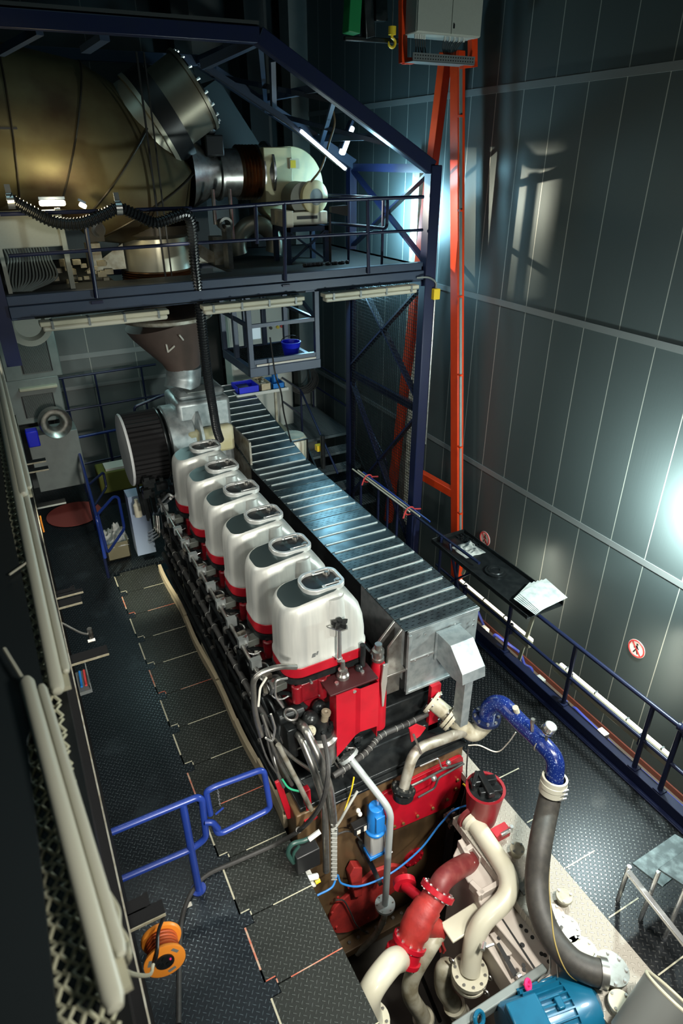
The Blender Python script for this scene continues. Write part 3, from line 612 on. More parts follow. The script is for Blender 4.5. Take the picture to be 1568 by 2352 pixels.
# red panels on the end plate
def onface(pts, th, name, m_, y=YF, **k):
    mb = MB(); q = [P(a, b, y=y) for a, b in pts]; mb.prism(q, (0, -th, 0)); return t.part(name, mb, m_, **k)
def rpoly(pts, r, y):
    q = [P(a, b, y=y) for a, b in pts]; out = []
    for i in range(len(q)):
        a, b, c = q[i - 1], q[i], q[(i + 1) % len(q)]; k = min(r, (a - b).length * .45, (c - b).length * .45); p0 = b + (a - b).normalized() * k; p1 = b + (c - b).normalized() * k
        out += [p0 * (1 - u) ** 2 + b * 2 * u * (1 - u) + p1 * u * u for u in (0, .25, .5, .75, 1)]
    return out
m = MB(); m.prism(rpoly([(868, 1822), (1060, 1728), (1056, 1802), (1040, 1842), (893, 1905)], 0.09, YF), (0, -0.035, 0)); pan = t.part('upper_red_panel', m, RED, bevel=0.004)
m = MB()
for (a, b) in ((1002, 1745), (1050, 1757), (1050, 1790), (1046, 1810), (1026, 1835), (993, 1855), (958, 1873), (925, 1890), (905, 1897)): c = P(a, b, y=YF - 0.04); m.cyl(c, c + V(0, -0.02, 0), 0.018, 8)
t.part('bolt', m, mat('brass_bolt', (0.35, 0.26, 0.10), 0.4, 0.8), parent=pan)
m = MB(); m.prism(rpoly([(751, 2107), (762, 2078), (852, 1996), (897, 1980), (930, 1985), (932, 2018), (880, 2055), (863, 2100), (797, 2133), (765, 2136)], 0.06, YF), (0, -0.05, 0)); pan = t.part('lower_red_cover', m, REDW, bevel=0.01, label='worn red painted cover')
m = MB()
for (a, b) in ((762, 2095), (775, 2060), (800, 2036), (916, 1992), (925, 2005), (772, 2128), (845, 2108)): c = P(a, b, y=YF - 0.05); m.cyl(c, c + V(0, -0.02, 0), 0.016, 8)
t.part('bolt', m, REDW, parent=pan)
m = MB(); c = P(948, 1966, y=YF); m.cyl(c, c + V(0, -0.03, 0), 0.13, 28); m.bolts(c + V(0, -0.03, 0), (0, -1, 0), 0.105, 0.014, 0.015, 8); t.part('small_red_cover', m, RED, label='small round red cover')
m = MB(); m.prism(rpoly([(793, 1995), (803, 1975), (822, 1975), (822, 2040), (805, 2045)], 0.02, YF - 0.02), (0, -0.1, 0)); t.part('lifting_lug', m, REDW, bevel=0.01)
m = MB(); c = P(1008, 1998, y=YF); m.cyl(c, c + V(0, -0.04, 0), 0.07, 20); m.cyl(c, c + V(0, -0.06, 0), 0.02, 8); t.part('plug_cover', m, RED)
m = MB(); m.cyl(P(686, 1906, y=YF), P(686, 1906, y=YF - 0.03), 0.03, 12); t.part('eye_bolt', m, STEEL)
# dark support bars on the face
m = MB(); m.bar(P(828, 1935, y=3.66), P(873, 2028, y=3.62), 0.06, 0.05); t.part('damper_bar', m, BLACKS)
m = MB(); m.bar(P(1035, 1892, y=3.66), P(1026, 1975, y=3.6), 0.09, 0.08); t.part('bracket_bar', m, BLACK)
m = MB(); c = P(1038, 1875, y=3.62)
for k in range(14): q = c + V(random.uniform(-.08, .08), random.uniform(-.06, .02), random.uniform(-.10, .10)); m.box(q.x - .02, q.x + .02, q.y - .02, q.y + .02, q.z - .025, q.z + .025)
t.part('valve_block', m, STEEL, label='cluster of small valves')
m = MB(); m.bar(P(560, 1700, x=1.47), P(600, 1780, x=1.47), 0.03, 0.06); t.part('edge_angle', m, BLACKS)
m = MB(); m.prism([P(a, b, y=3.9) for a, b in ((632, 1800), (645, 1792), (668, 1860), (668, 1880), (660, 1882))], (0, 0.03, 0)); t.part('red_bracket_plate', m, RED, bevel=0.005)
m = MB(); m.bar(P(703, 1810, y=3.8), P(708, 1870, y=3.8), 0.07, 0.06); m.box(P(708, 1872, y=3.8).x - 0.07, P(708, 1872, y=3.8).x + 0.07, 3.72, 3.86, P(708, 1872, y=3.8).z, P(708, 1872, y=3.8).z + 0.03); t.part('red_foot_bracket', m, RED, bevel=0.008)
m = MB(); m.prism([P(a, b, y=3.7) for a, b in ((940, 1675), (958, 1665), (978, 1672), (965, 1690), (945, 1705))], (0, 0.02, 0)); t.part('red_pipe_bracket', m, RED)
# long lines on the camera side of the engine
def tubepart(name, pts, r, m_, par=None, n=12, rad=0.05, lab=None):
    mb = MB(); mb.tube(fil(pts, rad), r, n); return t.part(name, mb, m_, parent=par, label=lab)
tubepart('oil_pipe', [(1.385, 8.5, 0.80), (1.385, 4.4, 0.75)], 0.035, BLACKS, lab='long black oil pipe')
tubepart('fuel_pipe', [(1.40, 8.0, 1.58), (1.40, 4.9, 1.60)], 0.022, BLACKS)
tubepart('drain_pipe', [(1.395, 8.2, 1.08), (1.395, 4.2, 1.04)], 0.022, BLACKS)
tubepart('lower_pipe', [(1.39, 8.4, 0.55), (1.39, 4.1, 0.52)], 0.028, BLACKS)
cab = tubepart('cable_bundle', [(1.385, 8.3, 1.30), (1.385, 4.5, 1.30), (1.5, 4.1, 1.1)], 0.032, RUB, lab='black cable bundle with ties')
m = MB()
for k in range(15): m.ring((1.385, 4.6 + 0.25 * k, 1.30), (0, 1, 0), 0.033, 0.0035, 12, 5)
t.part('cable_tie', m, TIE, parent=cab)
rail = tubepart('common_rail', [(1.39, 8.2, 1.86), (1.39, 4.35, 1.78)], 0.020, STEEL, lab='bare steel fuel rail')
m = MB()
for k in range(11): y = 4.5 + 0.35 * k; m.box(1.36, 1.46, y - 0.03, y + 0.03, 1.77, 1.87)
t.part('rail_clamp', m, TRIMM, parent=rail)
m = MB()
for k in range(9): y = 4.55 + 0.45 * k; m.box(1.375, 1.56, y - 0.012, y + 0.012, 0.72, 1.64)
t.part('pipe_bracket', m, BLACKS)
m = MB()
for k in range(36):
    y = 4.3 + 4.0 * random.random(); z = random.choice((0.78, 1.06, 1.32, 1.6)); m.cyl((1.392, y, z), (1.392, y + 0.05, z), 0.036, 10)
t.part('pipe_union', m, STEEL)
# steam jacket pipe with red end flange at the front left
a, b = P(596, 1535, x=1.56), P(668, 1640, x=1.66)
m = MB(); m.tube([(1.58, 8.0, 1.42), (1.62, 5.0, 1.40), b], 0.085, 18); t.part('manifold_pipe', m, STEEL, label='thick bare steel manifold pipe')
ax = V(0.1, -1, -0.05).normalized(); m = MB(); bo = MB(); flange(m, bo, b + ax * 0.03, ax, 0.12, 0.05, 6); f_ = t.part('red_flange', m, RED); t.part('bolt', bo, STEELB, parent=f_)
E1 = b + ax * 0.05
tubepart('steel_tube', [E1, P(700, 1672, y=3.8), P(735, 1745, y=3.62), P(757, 1812, y=3.55), P(764, 1870, y=3.55), P(768, 1915, y=3.62)], 0.040, STEEL, rad=0.1)
tubepart('steel_tube', [E1 + V(-0.05, 0.02, -0.12), P(690, 1692, y=3.85), P(722, 1770, y=3.66), P(745, 1845, y=3.6), P(749, 2000, y=3.58)], 0.036, STEEL, rad=0.1)
tubepart('curved_tube', [P(680, 1532, y=3.95), P(640, 1530, y=3.95), P(580, 1552, y=3.95), P(585, 1640, y=3.95), P(600, 1690, y=3.95)], 0.026, STEEL, rad=0.15)
tubepart('small_line', [P(660, 1558, y=3.95), P(632, 1562, y=3.95), P(632, 1600, y=3.95), P(650, 1625, y=3.95)], 0.010, STEELB, rad=0.05)
tubepart('small_line', [P(612, 1556, y=3.9), P(597, 1580, y=3.9), P(593, 1622, y=3.9)], 0.010, CHALK, rad=0.03)
tubepart('small_line', [P(622, 1640, y=3.9), P(632, 1672, y=3.9), P(626, 1705, y=3.9), P(610, 1695, y=3.9)], 0.011, STEELB, rad=0.05)
tubepart('lower_line', [P(600, 1600, x=1.42), P(640, 1690, x=1.5), P(700, 1820, x=1.7)], 0.022, BLACKS)
tubepart('rusty_line', [P(638, 1710, y=3.86), P(680, 1790, y=3.8), P(715, 1860, y=3.72)], 0.024, STAIN)
tubepart('green_cable', [P(648, 1790, y=3.85), P(662, 1812, y=3.82), P(690, 1818, y=3.8)], 0.010, mat('green_cable', (0.03, 0.35, 0.18), 0.4), rad=0.1)
m = MB(); c = P(600, 1668, x=1.44); m.box(1.38, 1.50, c.y - 0.16, c.y + 0.16, c.z - 0.10, c.z + 0.08); t.part('actuator_box', m, BLACKS, bevel=0.01)
# wiring channel crossing the front deck
w1 = [P(765, 1782, y=3.78), P(800, 1760, y=3.80), P(845, 1725, y=3.9), P(870, 1690, y=4.0), P(930, 1665, y=4.02), P(1000, 1630, y=4.05)]
cb = tubepart('deck_cable', w1, 0.030, RUB, rad=0.12, lab='thick black cable with bright ties')
m = MB(); q = fil(w1, 0.12)
for k in range(2, len(q) - 1, 2):
    d = (q[k + 1] - q[k - 1]).normalized(); m.ring(q[k], d, 0.030, 0.0035, 12, 5)
t.part('cable_tie', m, TIE, parent=cb)
tubepart('deck_cable', [P(880, 1705, y=4.1), P(940, 1680, y=4.1), P(1010, 1640, y=4.1)], 0.025, RUB)
m = MB()
for k in range(22):
    q = P(random.uniform(740, 830), random.uniform(1690, 1735), y=4.1); s = random.uniform(.015, .04); m.box(q.x - s, q.x + s, q.y - s, q.y + s, q.z - s, q.z + s)
t.part('deck_fitting', m, BLACKS, bevel=0.004)
for k in range(9):
    a_ = P(random.uniform(660, 760), random.uniform(1690, 1740), y=4.0); b_ = P(random.uniform(720, 860), random.uniform(1700, 1790), y=3.85)
    tubepart('deck_hose', [a_, a_.lerp(b_, .4) + V(0, -.05, .12), b_ + V(0, 0, .05), b_], random.choice((.010, .014, .018)), random.choice((RUB, BLACKS, STEEL)), rad=.12)
for k in range(8):
    a_ = P(random.uniform(580, 640), random.uniform(1640, 1720), y=4.05); b_ = P(random.uniform(640, 720), random.uniform(1760, 1850), y=3.9)
    tubepart('deck_hose', [a_, a_.lerp(b_, .5) + V(-.05, -.08, .05), b_], random.choice((.010, .013, .018)), random.choice((RUB, BLACKS, STEEL)), rad=.2)
# ------------------------------------------------------------------ per-cylinder fuel pumps (individual things)
def pump(y):
    t = T('fuel_pump', '', 'pump', (1.60, y, 0.95), 'fuel pumps along the engine side')
    c = V(1.80, y - 0.14, 1.22)
    m = MB(); m.lathe(c + V(0, 0, -0.30), (0, 0, 1), [(0, 0), (0, 0.15), (0.26, 0.15), (0.28, 0.17), (0.31, 0.17), (0.33, 0.14), (0.36, 0.13), (0.36, 0)], 24); t.part('body', m, STEEL)
    m = MB(); m.lathe(c + V(0, 0, 0.06), (0, 0, 1), [(0, 0.13), (0.05, 0.13), (0.05, 0.09), (0.16, 0.085), (0.16, 0)], 20); m.bolts(c + V(0, 0, 0.10), (0, 0, 1), 0.11, 0.02, 0.04, 9); m.ball(c + V(-0.08, 0.03, 0.22), 0.08, 8); m.ball(c + V(0.04, 0.1, 0.25), 0.07, 8); t.part('top_ring', m, BLACKS, label='black bolted top ring')
    m = MB(); m.lathe(c + V(0.02, -0.04, 0.18), (0.15, -0.1, 1), [(0, 0), (0, 0.035), (0.12, 0.035), (0.12, 0.045), (0.15, 0.045), (0.15, 0.02), (0.13, 0)], 14); t.part('plunger_cap', m, mat('olive_cap', (0.20, 0.17, 0.12), 0.5) if 'olive_cap' not in MATS else MATS['olive_cap'], label='olive brown plunger cap')
    m = MB(); cc = c + V(-0.13, -0.08, 0.2); d = V(-0.5, -0.75, 0.4).normalized(); m.lathe(cc, d, [(0, 0), (0, 0.05), (0.03, 0.05), (0.03, 0.03), (0.035, 0)], 14); m.bolts(cc + d * 0.03, d, 0.04, 0.008, 0.01, 5); t.part('side_flange', m, LAMPH, label='small pale side flange')
    m = MB(); m.bar((1.44, y + 0.10, 1.78), (1.57, y + 0.12, 1.77), 0.11, 0.08); t.part('square_block', m, mat('dark_grey_block', (0.09, 0.10, 0.09), 0.45, 0.3) if 'dark_grey_block' not in MATS else MATS['dark_grey_block'], bevel=0.008)
    m = MB(); m.prism([(1.415, y + 0.03, 1.83), (1.43, y + 0.12, 1.83), (1.40, y + 0.07, 1.73)], (0.02, -0.02, 0)); t.part('bright_corner', m, STEELB)
    m = MB(); m.tube(spl([(1.40, y + 0.36, 1.80), (1.40, y + 0.27, 1.76), (1.46, y + 0.22, 1.74), (1.50, y + 0.20, 1.76), (1.47, y + 0.12, 1.84), (1.42, y + 0.06, 1.87)], 8), 0.017, 10); t.part('injection_line', m, STEEL, label='curved bare steel injection line')
    m = MB(); m.tube(fil([(1.43, y + 0.24, 1.74), (1.45, y + 0.13, 1.62), (1.52, y + 0.08, 1.60), (1.64, y + 0.06, 1.66)], 0.04), 0.009, 8); t.part('leak_line', m, STEELB)
    m = MB(); m.prism([(1.40, y + 0.24, 1.60), (1.48, y + 0.30, 1.60), (1.48, y + 0.30, 1.78), (1.40, y + 0.24, 1.82)], (0.03, -0.03, 0)); t.part('bracket', m, STAIN, bevel=0.004)
    m = MB(); m.cyl((1.44, y + 0.02, 1.46), (1.70, y + 0.02, 1.46), 0.07, 16); m.box(1.48, 1.58, y - 0.12, y + 0.24, 1.02, 1.40); t.part('housing', m, BLACKS, bevel=0.01)
    for k, (pts, r) in enumerate((([(1.42, y + 0.50, 1.66), (1.46, y + 0.40, 1.70), (1.50, y + 0.20, 1.62), (1.60, y + 0.05, 1.66), (1.72, y - 0.02, 1.50)], .020), ([(1.42, y + 0.30, 1.52), (1.50, y + 0.24, 1.58), (1.58, y - 0.05, 1.40), (1.70, y - 0.10, 1.42)], .016), ([(1.40, y + 0.44, 1.32), (1.46, y + 0.30, 1.44), (1.46, y + 0.05, 1.40), (1.40, y - 0.08, 1.30)], .018), ([(1.52, y + 0.48, 1.50), (1.60, y + 0.36, 1.62), (1.66, y + 0.20, 1.55)], .024))):
        m = MB(); m.tube(spl(pts, 6), r, 8); t.part('fuel_hose', m, RUB if k % 2 else BLACKS)
    m = MB(); m.ring((1.55, y - 0.05, 1.52), (0.2, -0.3, 1), 0.06, 0.014, 20, 8); t.part('ring_seat', m, STEEL)
    return t
p0 = pump(CY[0]); nm = ['in front of the nearest cylinder cover', 'beside the second cylinder cover from the front', 'beside the third cylinder cover from the front', 'beside the third cylinder cover from the turbocharger', 'beside the second cylinder cover from the turbocharger', 'beside the cylinder cover closest to the turbocharger']
p0.o['label'] = 'black and steel fuel pump with curved tube ' + nm[0]
for k in range(1, 6): dup(p0, (0, 0.70 * k, 0), 'black and steel fuel pump with curved tube ' + nm[k])
# ------------------------------------------------------------------ cylinder head covers
def cover(y):
    t = T('cylinder_head_cover', '', 'engine cover', (1.98, y + CD / 2, 1.985), 'row of aluminium cylinder head covers')
    rings = []; zs = [1.985, 2.01, 2.03, 2.15, 2.30, 2.42, 2.52, 2.58, 2.62, 2.645, 2.66, 2.668]
    ins = [-0.010, -0.010, 0, 0.0, 0.0, 0.001, 0.003, 0.007, 0.014, 0.024, 0.036, 0.052]
    for z, i_ in zip(zs, ins):
        u = max(0, (z - 2.05) / 0.615); xr = CX1 - 0.20 * u ** 2.4 - i_ * 1.2; xl = CX0 + i_ + 0.01 * u
        pl = plan(xl, xr, y + i_, y + CD - i_, max(0.03, 0.17 - i_ * .8), max(0.03, 0.14 - i_ * .7), 8)
        r = []
        for a, b in pl:
            dz = -0.08 * max(0, min(1, (1.88 - a) / 0.30)) * max(0, min(1, (z - 2.3) / 0.3)) - 0.05 * max(0, (a - 2.10) / 0.15) * max(0, min(1, (z - 2.45) / 0.2))
            r.append((a, b, z + dz))
        rings.append(r)
    m = MB(); loft(m, rings, True, False); n = len(rings[-1]); cap = rings[-1]
    t.part('shell', m, ALU, sharp=50)
    inner = [((p[0] - 1.86) * 0.55 + 1.86, (p[1] - (y + CD / 2)) * 0.3 + y + CD / 2, 2.672 - 0.05 * max(0, min(1, (1.88 - p[0]) / 0.3))) for p in cap]
    m = MB(); loft(m, [cap, inner], False, True); t.part('top_facet', m, ALUD, label='top facet coloured with the dark ceiling reflection', sharp=50)
    # bulge on front with star knob
    m = MB(); m.lathe((2.06, y + 0.10, 2.20), (0, 0, 1), [(-0.02, 0.0), (0, 0.10), (0.04, 0.125), (0.20, 0.13), (0.34, 0.125), (0.42, 0.11), (0.45, 0.0)], 24); t.part('bulge', m, ALU)
    m = MB(); m.cyl((2.05, y - 0.06, 1.99), (2.05, y - 0.06, 2.36), 0.022, 14); m.cyl((2.05, y - 0.06, 1.97), (2.05, y - 0.06, 2.0), 0.03, 12); rod = t.part('clamp_rod', m, STEELB)
    m = MB(); m.prism([(1.95, y - 0.02, 2.36), (2.03, y - 0.13, 2.36), (2.10, y - 0.13, 2.36), (2.16, y - 0.02, 2.36)], (0, 0, 0.012)); m.prism([(1.99, y + 0.01, 1.995), (2.05, y - 0.10, 1.995), (2.11, y + 0.01, 1.995)], (0, 0, 0.01)); t.part('clamp_plate', m, STEELB, parent=rod)
    m = MB(); kn = []
    for k in range(20): a = 2 * math.pi * k / 20; r = 0.055 + 0.022 * math.cos(5 * a); kn.append((2.05 + r * math.cos(a), y - 0.07 + r * math.sin(a), 2.385))
    m.prism(kn, (0, -0.01, 0.05)); m.cyl((2.05, y - 0.06, 2.36), (2.05, y - 0.07, 2.45), 0.025, 10); t.part('star_knob', m, BLACK, label='black star knob')
    # handle ring on top
    hz = 2.70; x0, x1 = 1.82, 2.215; y0, y1 = y + 0.085, y + 0.40
    o_ = plan(x0, x1, y0, y1, 0.13, 0.09, 8); i_ = plan(x0 + 0.03, x1 - 0.03, y0 + 0.03, y1 - 0.03, 0.105, 0.065, 8)
    n = len(o_); vs = [(a, b, hz - 0.05) for a, b in o_] + [(a, b, hz) for a, b in o_] + [(a, b, hz) for a, b in i_] + [(a, b, hz - 0.05) for a, b in i_]
    fs = []
    for k in range(n):
        k2 = (k + 1) % n
        for r in range(4): r2 = (r + 1) % 4; fs.append((r * n + k, r * n + k2, r2 * n + k2, r2 * n + k))
    m = MB(); m.add(vs, fs)
    for s, ya in ((-1, y0 + 0.03), (1, y1 - 0.03)):
        w_ = 0.034; ya2 = ya - s * 0 ; yb = ya - s * w_ * -1 * -1
        yi = ya + (w_ if s < 0 else -w_)
        lo, hi = min(ya, yi), max(ya, yi)
        iy = (hi - 0.011, hi) if s < 0 else (lo, lo + 0.011); m.box(2.0, 2.17, iy[0], iy[1], hz - 0.018, hz); m.box(1.985, 2.02, lo, hi, hz - 0.018, hz); m.box(2.15, 2.175, lo, hi, hz - 0.018, hz)
    t.part('handle', m, ALUR, bevel=0.006, label='bright oval lifting handle')
    m = MB(); m.prism([(a, b, 2.658) for a, b in i_], (0, 0, 0.012)); t.part('well_floor', m, BLACK, label='dark floor inside the handle')
    m = MB()
    for (x, yy_) in ((2.12, y + 0.33), (2.16, y + 0.18)): m.lathe((x, yy_, 2.67), (0, 0, 1), [(0, 0.035), (0.012, 0.035), (0.012, 0.02), (0.028, 0.02), (0.028, 0)], 14)
    t.part('bolt', m, STEEL)
    # cast marks
    m = MB(); cx, cy, cz = 1.66, y + 0.20, 2.592
    for (xa, ya_, xb, yb_) in ((0, 0, 0, .05), (0, 0, .03, 0), (.05, 0, .05, .05), (.05, .05, .085, .05), (.05, .025, .085, .025), (.05, 0, .085, 0), (.085, 0, .085, .025)):
        m.bar((cx + xa, cy + ya_, cz + xa * 0.33), (cx + xb, cy + yb_, cz + xb * 0.33), 0.005, 0.008)
    t.part('cast_mark', m, TRIMM)
    m = MB(); m.prism([(1.80, y - 0.001, 2.06), (1.835, y - 0.001, 2.06), (1.845, y - 0.001, 2.10), (1.81, y - 0.001, 2.10)], (0, -0.004, 0)); m.prism([(1.845, y - 0.001, 2.075), (1.86, y - 0.001, 2.075), (1.87, y - 0.001, 2.11), (1.855, y - 0.001, 2.11)], (0, -0.004, 0)); t.part('cast_emblem', m, TRIMM)
    return t
c0 = cover(CY[0]); nm = ['nearest of the six, beside the red shield', 'second from the front', 'third from the front', 'third from the turbocharger', 'second from the turbocharger', 'closest to the turbocharger']
c0.o['label'] = 'brushed aluminium cylinder head cover with oval handle, ' + nm[0]
for k in range(1, 6): dup(c0, (0, 0.70 * k, 0), 'brushed aluminium cylinder head cover with oval handle, ' + nm[k])
# ------------------------------------------------------------------ slatted air duct
t = T('charge_air_duct', 'long aluminium air duct covered with dark oily slats beside the engine covers', 'air duct', (3.26, 4.06, 1.15))
DX0, DX1, DZ = 2.83, 3.69, 1.955
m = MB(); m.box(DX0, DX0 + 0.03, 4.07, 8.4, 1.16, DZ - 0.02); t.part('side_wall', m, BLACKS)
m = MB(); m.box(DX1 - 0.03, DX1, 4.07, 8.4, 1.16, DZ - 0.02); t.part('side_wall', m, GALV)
m = MB(); m.box(DX0, DX1, 4.06, 4.075, 1.18, DZ - 0.01); m.box(DX0, DX1, 4.045, 4.075, DZ - 0.03, DZ + 0.012); m.box(DX0, DX0 + 0.03, 4.035, 4.06, 1.16, DZ - 0.03); m.box(DX0, DX1, 4.04, 4.06, 1.155, 1.185); fr = t.part('front_panel', m, GALV, bevel=0.003, label='galvanised sheet front panel')
m = MB(); m.box(DX0 + 0.03, DX1 * 0.5 + DX0 * 0.5, 4.05, 4.06, 1.565, 1.59); m.bolts((3.2, 4.045, 1.88), (0, -1, 0), 0.18, 0.012, 0.012, 2, 0); m.bolts((3.0, 4.045, 1.58), (0, -1, 0), 0.08, 0.012, 0.012, 2, 0.0); m.bolts((3.62, 4.045, 1.8), (0, -1, 0), 0.03, 0.012, 0.012, 2, 1.5); t.part('seam_bolts', m, STEELB, parent=fr)
m = MB(); m.box(DX0 - 0.002, DX0 + 0.06, 4.12, 5.0, 1.30, 1.93); t.part('side_sheet', m, GALV)
m = MB(); m.prism([(DX0, 4.30, 1.93), (DX0, 4.30, 1.12), (DX0 - 0.28, 4.30, 1.12), (DX0 - 0.28, 4.30, 1.62), ], (0, 0.03, 0)); m.prism([(DX0, 4.16, 1.93), (DX0, 4.16, 1.12), (DX0 - 0.16, 4.16, 1.12), (DX0 - 0.16, 4.16, 1.75)], (0, 0.025, 0)); m.box(DX0 - 0.26, DX0, 4.06, 4.32, 1.46, 1.49); m.box(DX0 - 0.28, DX0 - 0.25, 4.2, 4.6, 1.12, 1.62); t.part('end_bracket', m, STEEL, bevel=0.006, label='welded steel end bracket')
SL = 34
for k in range(SL):
    y = 4.085 + 0.2 * k; z = DZ; zr = 0
    def zz(yv): return DZ + max(0, (yv - 8.3)) * 0.19
    m = MB(); ya, yb = y, y + 0.188
    m.prism([(DX0 - 0.02, ya, zz(ya)), (DX1, ya, zz(ya)), (DX1, yb, zz(yb)), (DX0 - 0.02, yb, zz(yb))], (0, 0, 0.012))
    plain = (8 <= k <= 10) or k in (13, 17) or k > 18
    s = t.part('slat', m, SLATM if plain else DASH, bevel=0.003)
    if k not in (11, 16):
        m = MB(); dx = random.uniform(-.02, .01); m.prism([(DX0 + 0.02 + dx, yb - 0.024, zz(yb) + 0.0115), (DX1 - 0.02 + dx, yb - 0.024, zz(yb) + 0.0115), (DX1 - 0.02 + dx, yb - 0.008, zz(yb) + 0.0115), (DX0 + 0.02 + dx, yb - 0.008, zz(yb) + 0.0115)], (0, 0, 0.011)); t.part('edge_strip', m, ALUR, parent=s, label='bright slat edge')
m = MB(); m.box(DX0, DX0 + 0.03, 8.4, 10.8, 1.16, 2.35); t.part('far_side_wall', m, STAIN)
# hood and down duct at the duct front
xa, xb = P(1004, 1455, y=4.05).x, P(1114, 1530, y=3.61).x; zt = P(1004, 1455, y=4.05).z
B1 = P(1035, 1485, x=xa); C1 = P(1061, 1551, x=xa); D1 = P(1062, 1574, x=xa); E1 = P(1001, 1512, x=xa, )
yc = 4.06 - 0.20; yd = 4.06 - 0.34
t2 = T('sheet_metal_hood', 'bent galvanised hood with square down duct on the front of the air duct', 'duct hood', (3.4, 3.9, 0.5))
prof = [(4.05, 1.83), (3.83, 1.83), (3.61, 1.63), (3.59, 1.51), (3.76, 1.47), (4.04, 1.51)]; zt = 1.83; yd = 3.60
m = MB(); m.prism([(xa, a, b) for a, b in prof], (xb - xa, 0, 0)); t2.part('hood', m, GALV, bevel=0.004)
m = MB(); m.box(xa - 0.02, xb + 0.01, 4.035, 4.05, zt - 0.34, zt + 0.02); t2.part('collar', m, GALV)
m = MB(); m.box(xa + 0.06, xb - 0.12, yd + 0.02, yd + 0.16, 0.88, zt - 0.34); t2.part('down_duct', m, GALV, bevel=0.004)
m = MB(); m.box(xa - 0.05, xa + 0.07, 4.0, 4.05, 0.5, 1.16); ENG.part('red_upright', m, RED)
# ================================================================== PIPES AND FITTINGS AT THE FRONT
def pipe(name, label, cat, pts, r, m_, rad=0.12, n=18, ends=(), fm=None, group=None, R=None, smooth=False, k=8):
    """pipe run as one thing: pipe part plus flange parts (index 0 / -1) with bolts"""
    pts = [Vector(p) for p in pts]; q = spl(pts, 10) if smooth else fil(pts, rad, 8)
    base = min(pts, key=lambda p: p.z); t = T(name, label, cat, base, group)
    t.part('pipe', MB().tube(q, r, n), m_, sharp=60)
    for e in ends:
        o = q[0] if e == 0 else q[-1]; ax = (q[0] - q[1]) if e == 0 else (q[-1] - q[-2])
        m = MB(); bo = MB(); flange(m, bo, o, ax, R or r * 1.75, 0.035, k, r * 0.14 + 0.004); f = t.part('flange', m, fm or m_); t.part('bolt', bo, STEEL, parent=f)
    t.q = q
    return t
# grey downpipe from the deck
pipe('vent_pipe', 'slim grey pipe with a bend standing in front of the brown end plate', 'pipe', [P(800, 1737, y=3.85), P(897, 1862, y=3.42), P(884, 2078, y=3.42)], 0.036, mat('grey_paint', (0.36, 0.40, 0.40), 0.35, 0.2), 0.12, ends=(0, 1), R=0.11, k=6)
pipe('drain_hose', 'dark hose hanging below the slim grey pipe', 'hose', [P(884, 2085, y=3.42), P(880, 2112, y=3.42), P(860, 2150, y=3.5), P(820, 2190, y=3.6)], 0.034, STAIN, smooth=True)
# mottled steel pipe into black flange
pipe('mottled_pipe', 'mottled grey steel pipe bending down to a black bolted flange on the red panel', 'pipe', [P(1092, 1670, y=3.72), P(950, 1722, y=3.66), P(926, 1812, y=3.56)], 0.055, STAIN, 0.16, ends=(1,), fm=BLACKS, R=0.125, k=9)
m = MB(); m.lathe(P(926, 1812, y=3.56) + V(0, 0, -0.10), (0, 0, 1), [(0, 0.0), (0, 0.11), (0.08, 0.11), (0.08, 0)], 20); m.cyl(P(926, 1815, y=3.56) + V(0, 0.02, -0.05), P(926, 1815, y=3.72) + V(0, 0.02, -0.05), 0.05, 14); ENG.part('pipe_stub', m, BLACKS)
m = MB(); m.bar(P(950, 1688, y=3.62), P(967, 1730, y=3.6), 0.03, 0.02); ENG.part('pipe_hanger', m, STEEL)
# cream elbow assembly
A = P(993, 1612, y=4.02); B = P(1040, 1652, y=3.80); C = P(1092, 1686, y=3.66); D = P(1117, 1657, y=3.66)
t = pipe('coolant_elbow', 'dirty cream flanged pipe elbow between the duct and the blue flange', 'pipe', [A, B, C + V(0, 0.02, -0.05), D + V(0, 0, -0.03)], 0.085, CREAMD, 0.25, ends=(0,), R=0.145)
for s in (0.0, 0.045):
    ax = (B - A).normalized(); m = MB(); bo = MB(); flange(m, bo, B + ax * (s - 0.05), ax, 0.15, 0.035, 8); f = t.part('flange', m, CREAMD); t.part('bolt', bo, STEEL, parent=f)
# blue spattered pipe
xb_ = 3.62
D2 = P(1117, 1648, y=3.66)
pts = [D2, D2 + V(0, 0, 0.17), P(1150, 1612, y=3.55), P(1190, 1655, y=3.32), P(1242, 1705, y=3.0)]
t = pipe('blue_water_pipe', 'paint spattered blue pipe bending from the black flange to the clamped hose', 'pipe', pts + [P(1276, 1742, y=2.82), P(1272, 1800, y=2.74)], 0.088, PBLUE, 0.14, ends=(0,), fm=mat('dark_blue_flange', (0.008, 0.014, 0.05), 0.3), R=0.15)
q = P(1242, 1708, y=3.0); d = (P(1276, 1742, y=2.82) - pts[-2]).normalized()
m = MB(); m.ring(q, d, 0.088, 0.008, 24, 6); t.part('weld_seam', m, STAIN)
m = MB(); c = P(1222, 1660, y=3.1); b0 = P(1222, 1690, y=3.1); m.cyl(b0, c, 0.018, 10); m.lathe(c, (0, 0, 1), [(-0.01, 0.02), (0.02, 0.025), (0.05, 0.02), (0.05, 0)], 10); t.part('small_nipple', m, STEEL)
c = P(1258, 1672, y=2.98); t3 = T('pressure_gauge', 'round steel pressure gauge on the blue pipe', 'gauge', c)
t3.part('case', MB().lathe(c + V(0, 0, -0.05), (0.2, -0.2, 1), [(0, 0), (0, 0.055), (0.03, 0.06), (0.09, 0.06), (0.095, 0.05), (0.09, 0)], 24), STEELB)
t3.part('band', MB().ring(c + V(0, 0, -0.02), (0.2, -0.2, 1), 0.06, 0.008, 24, 6), BLACK)
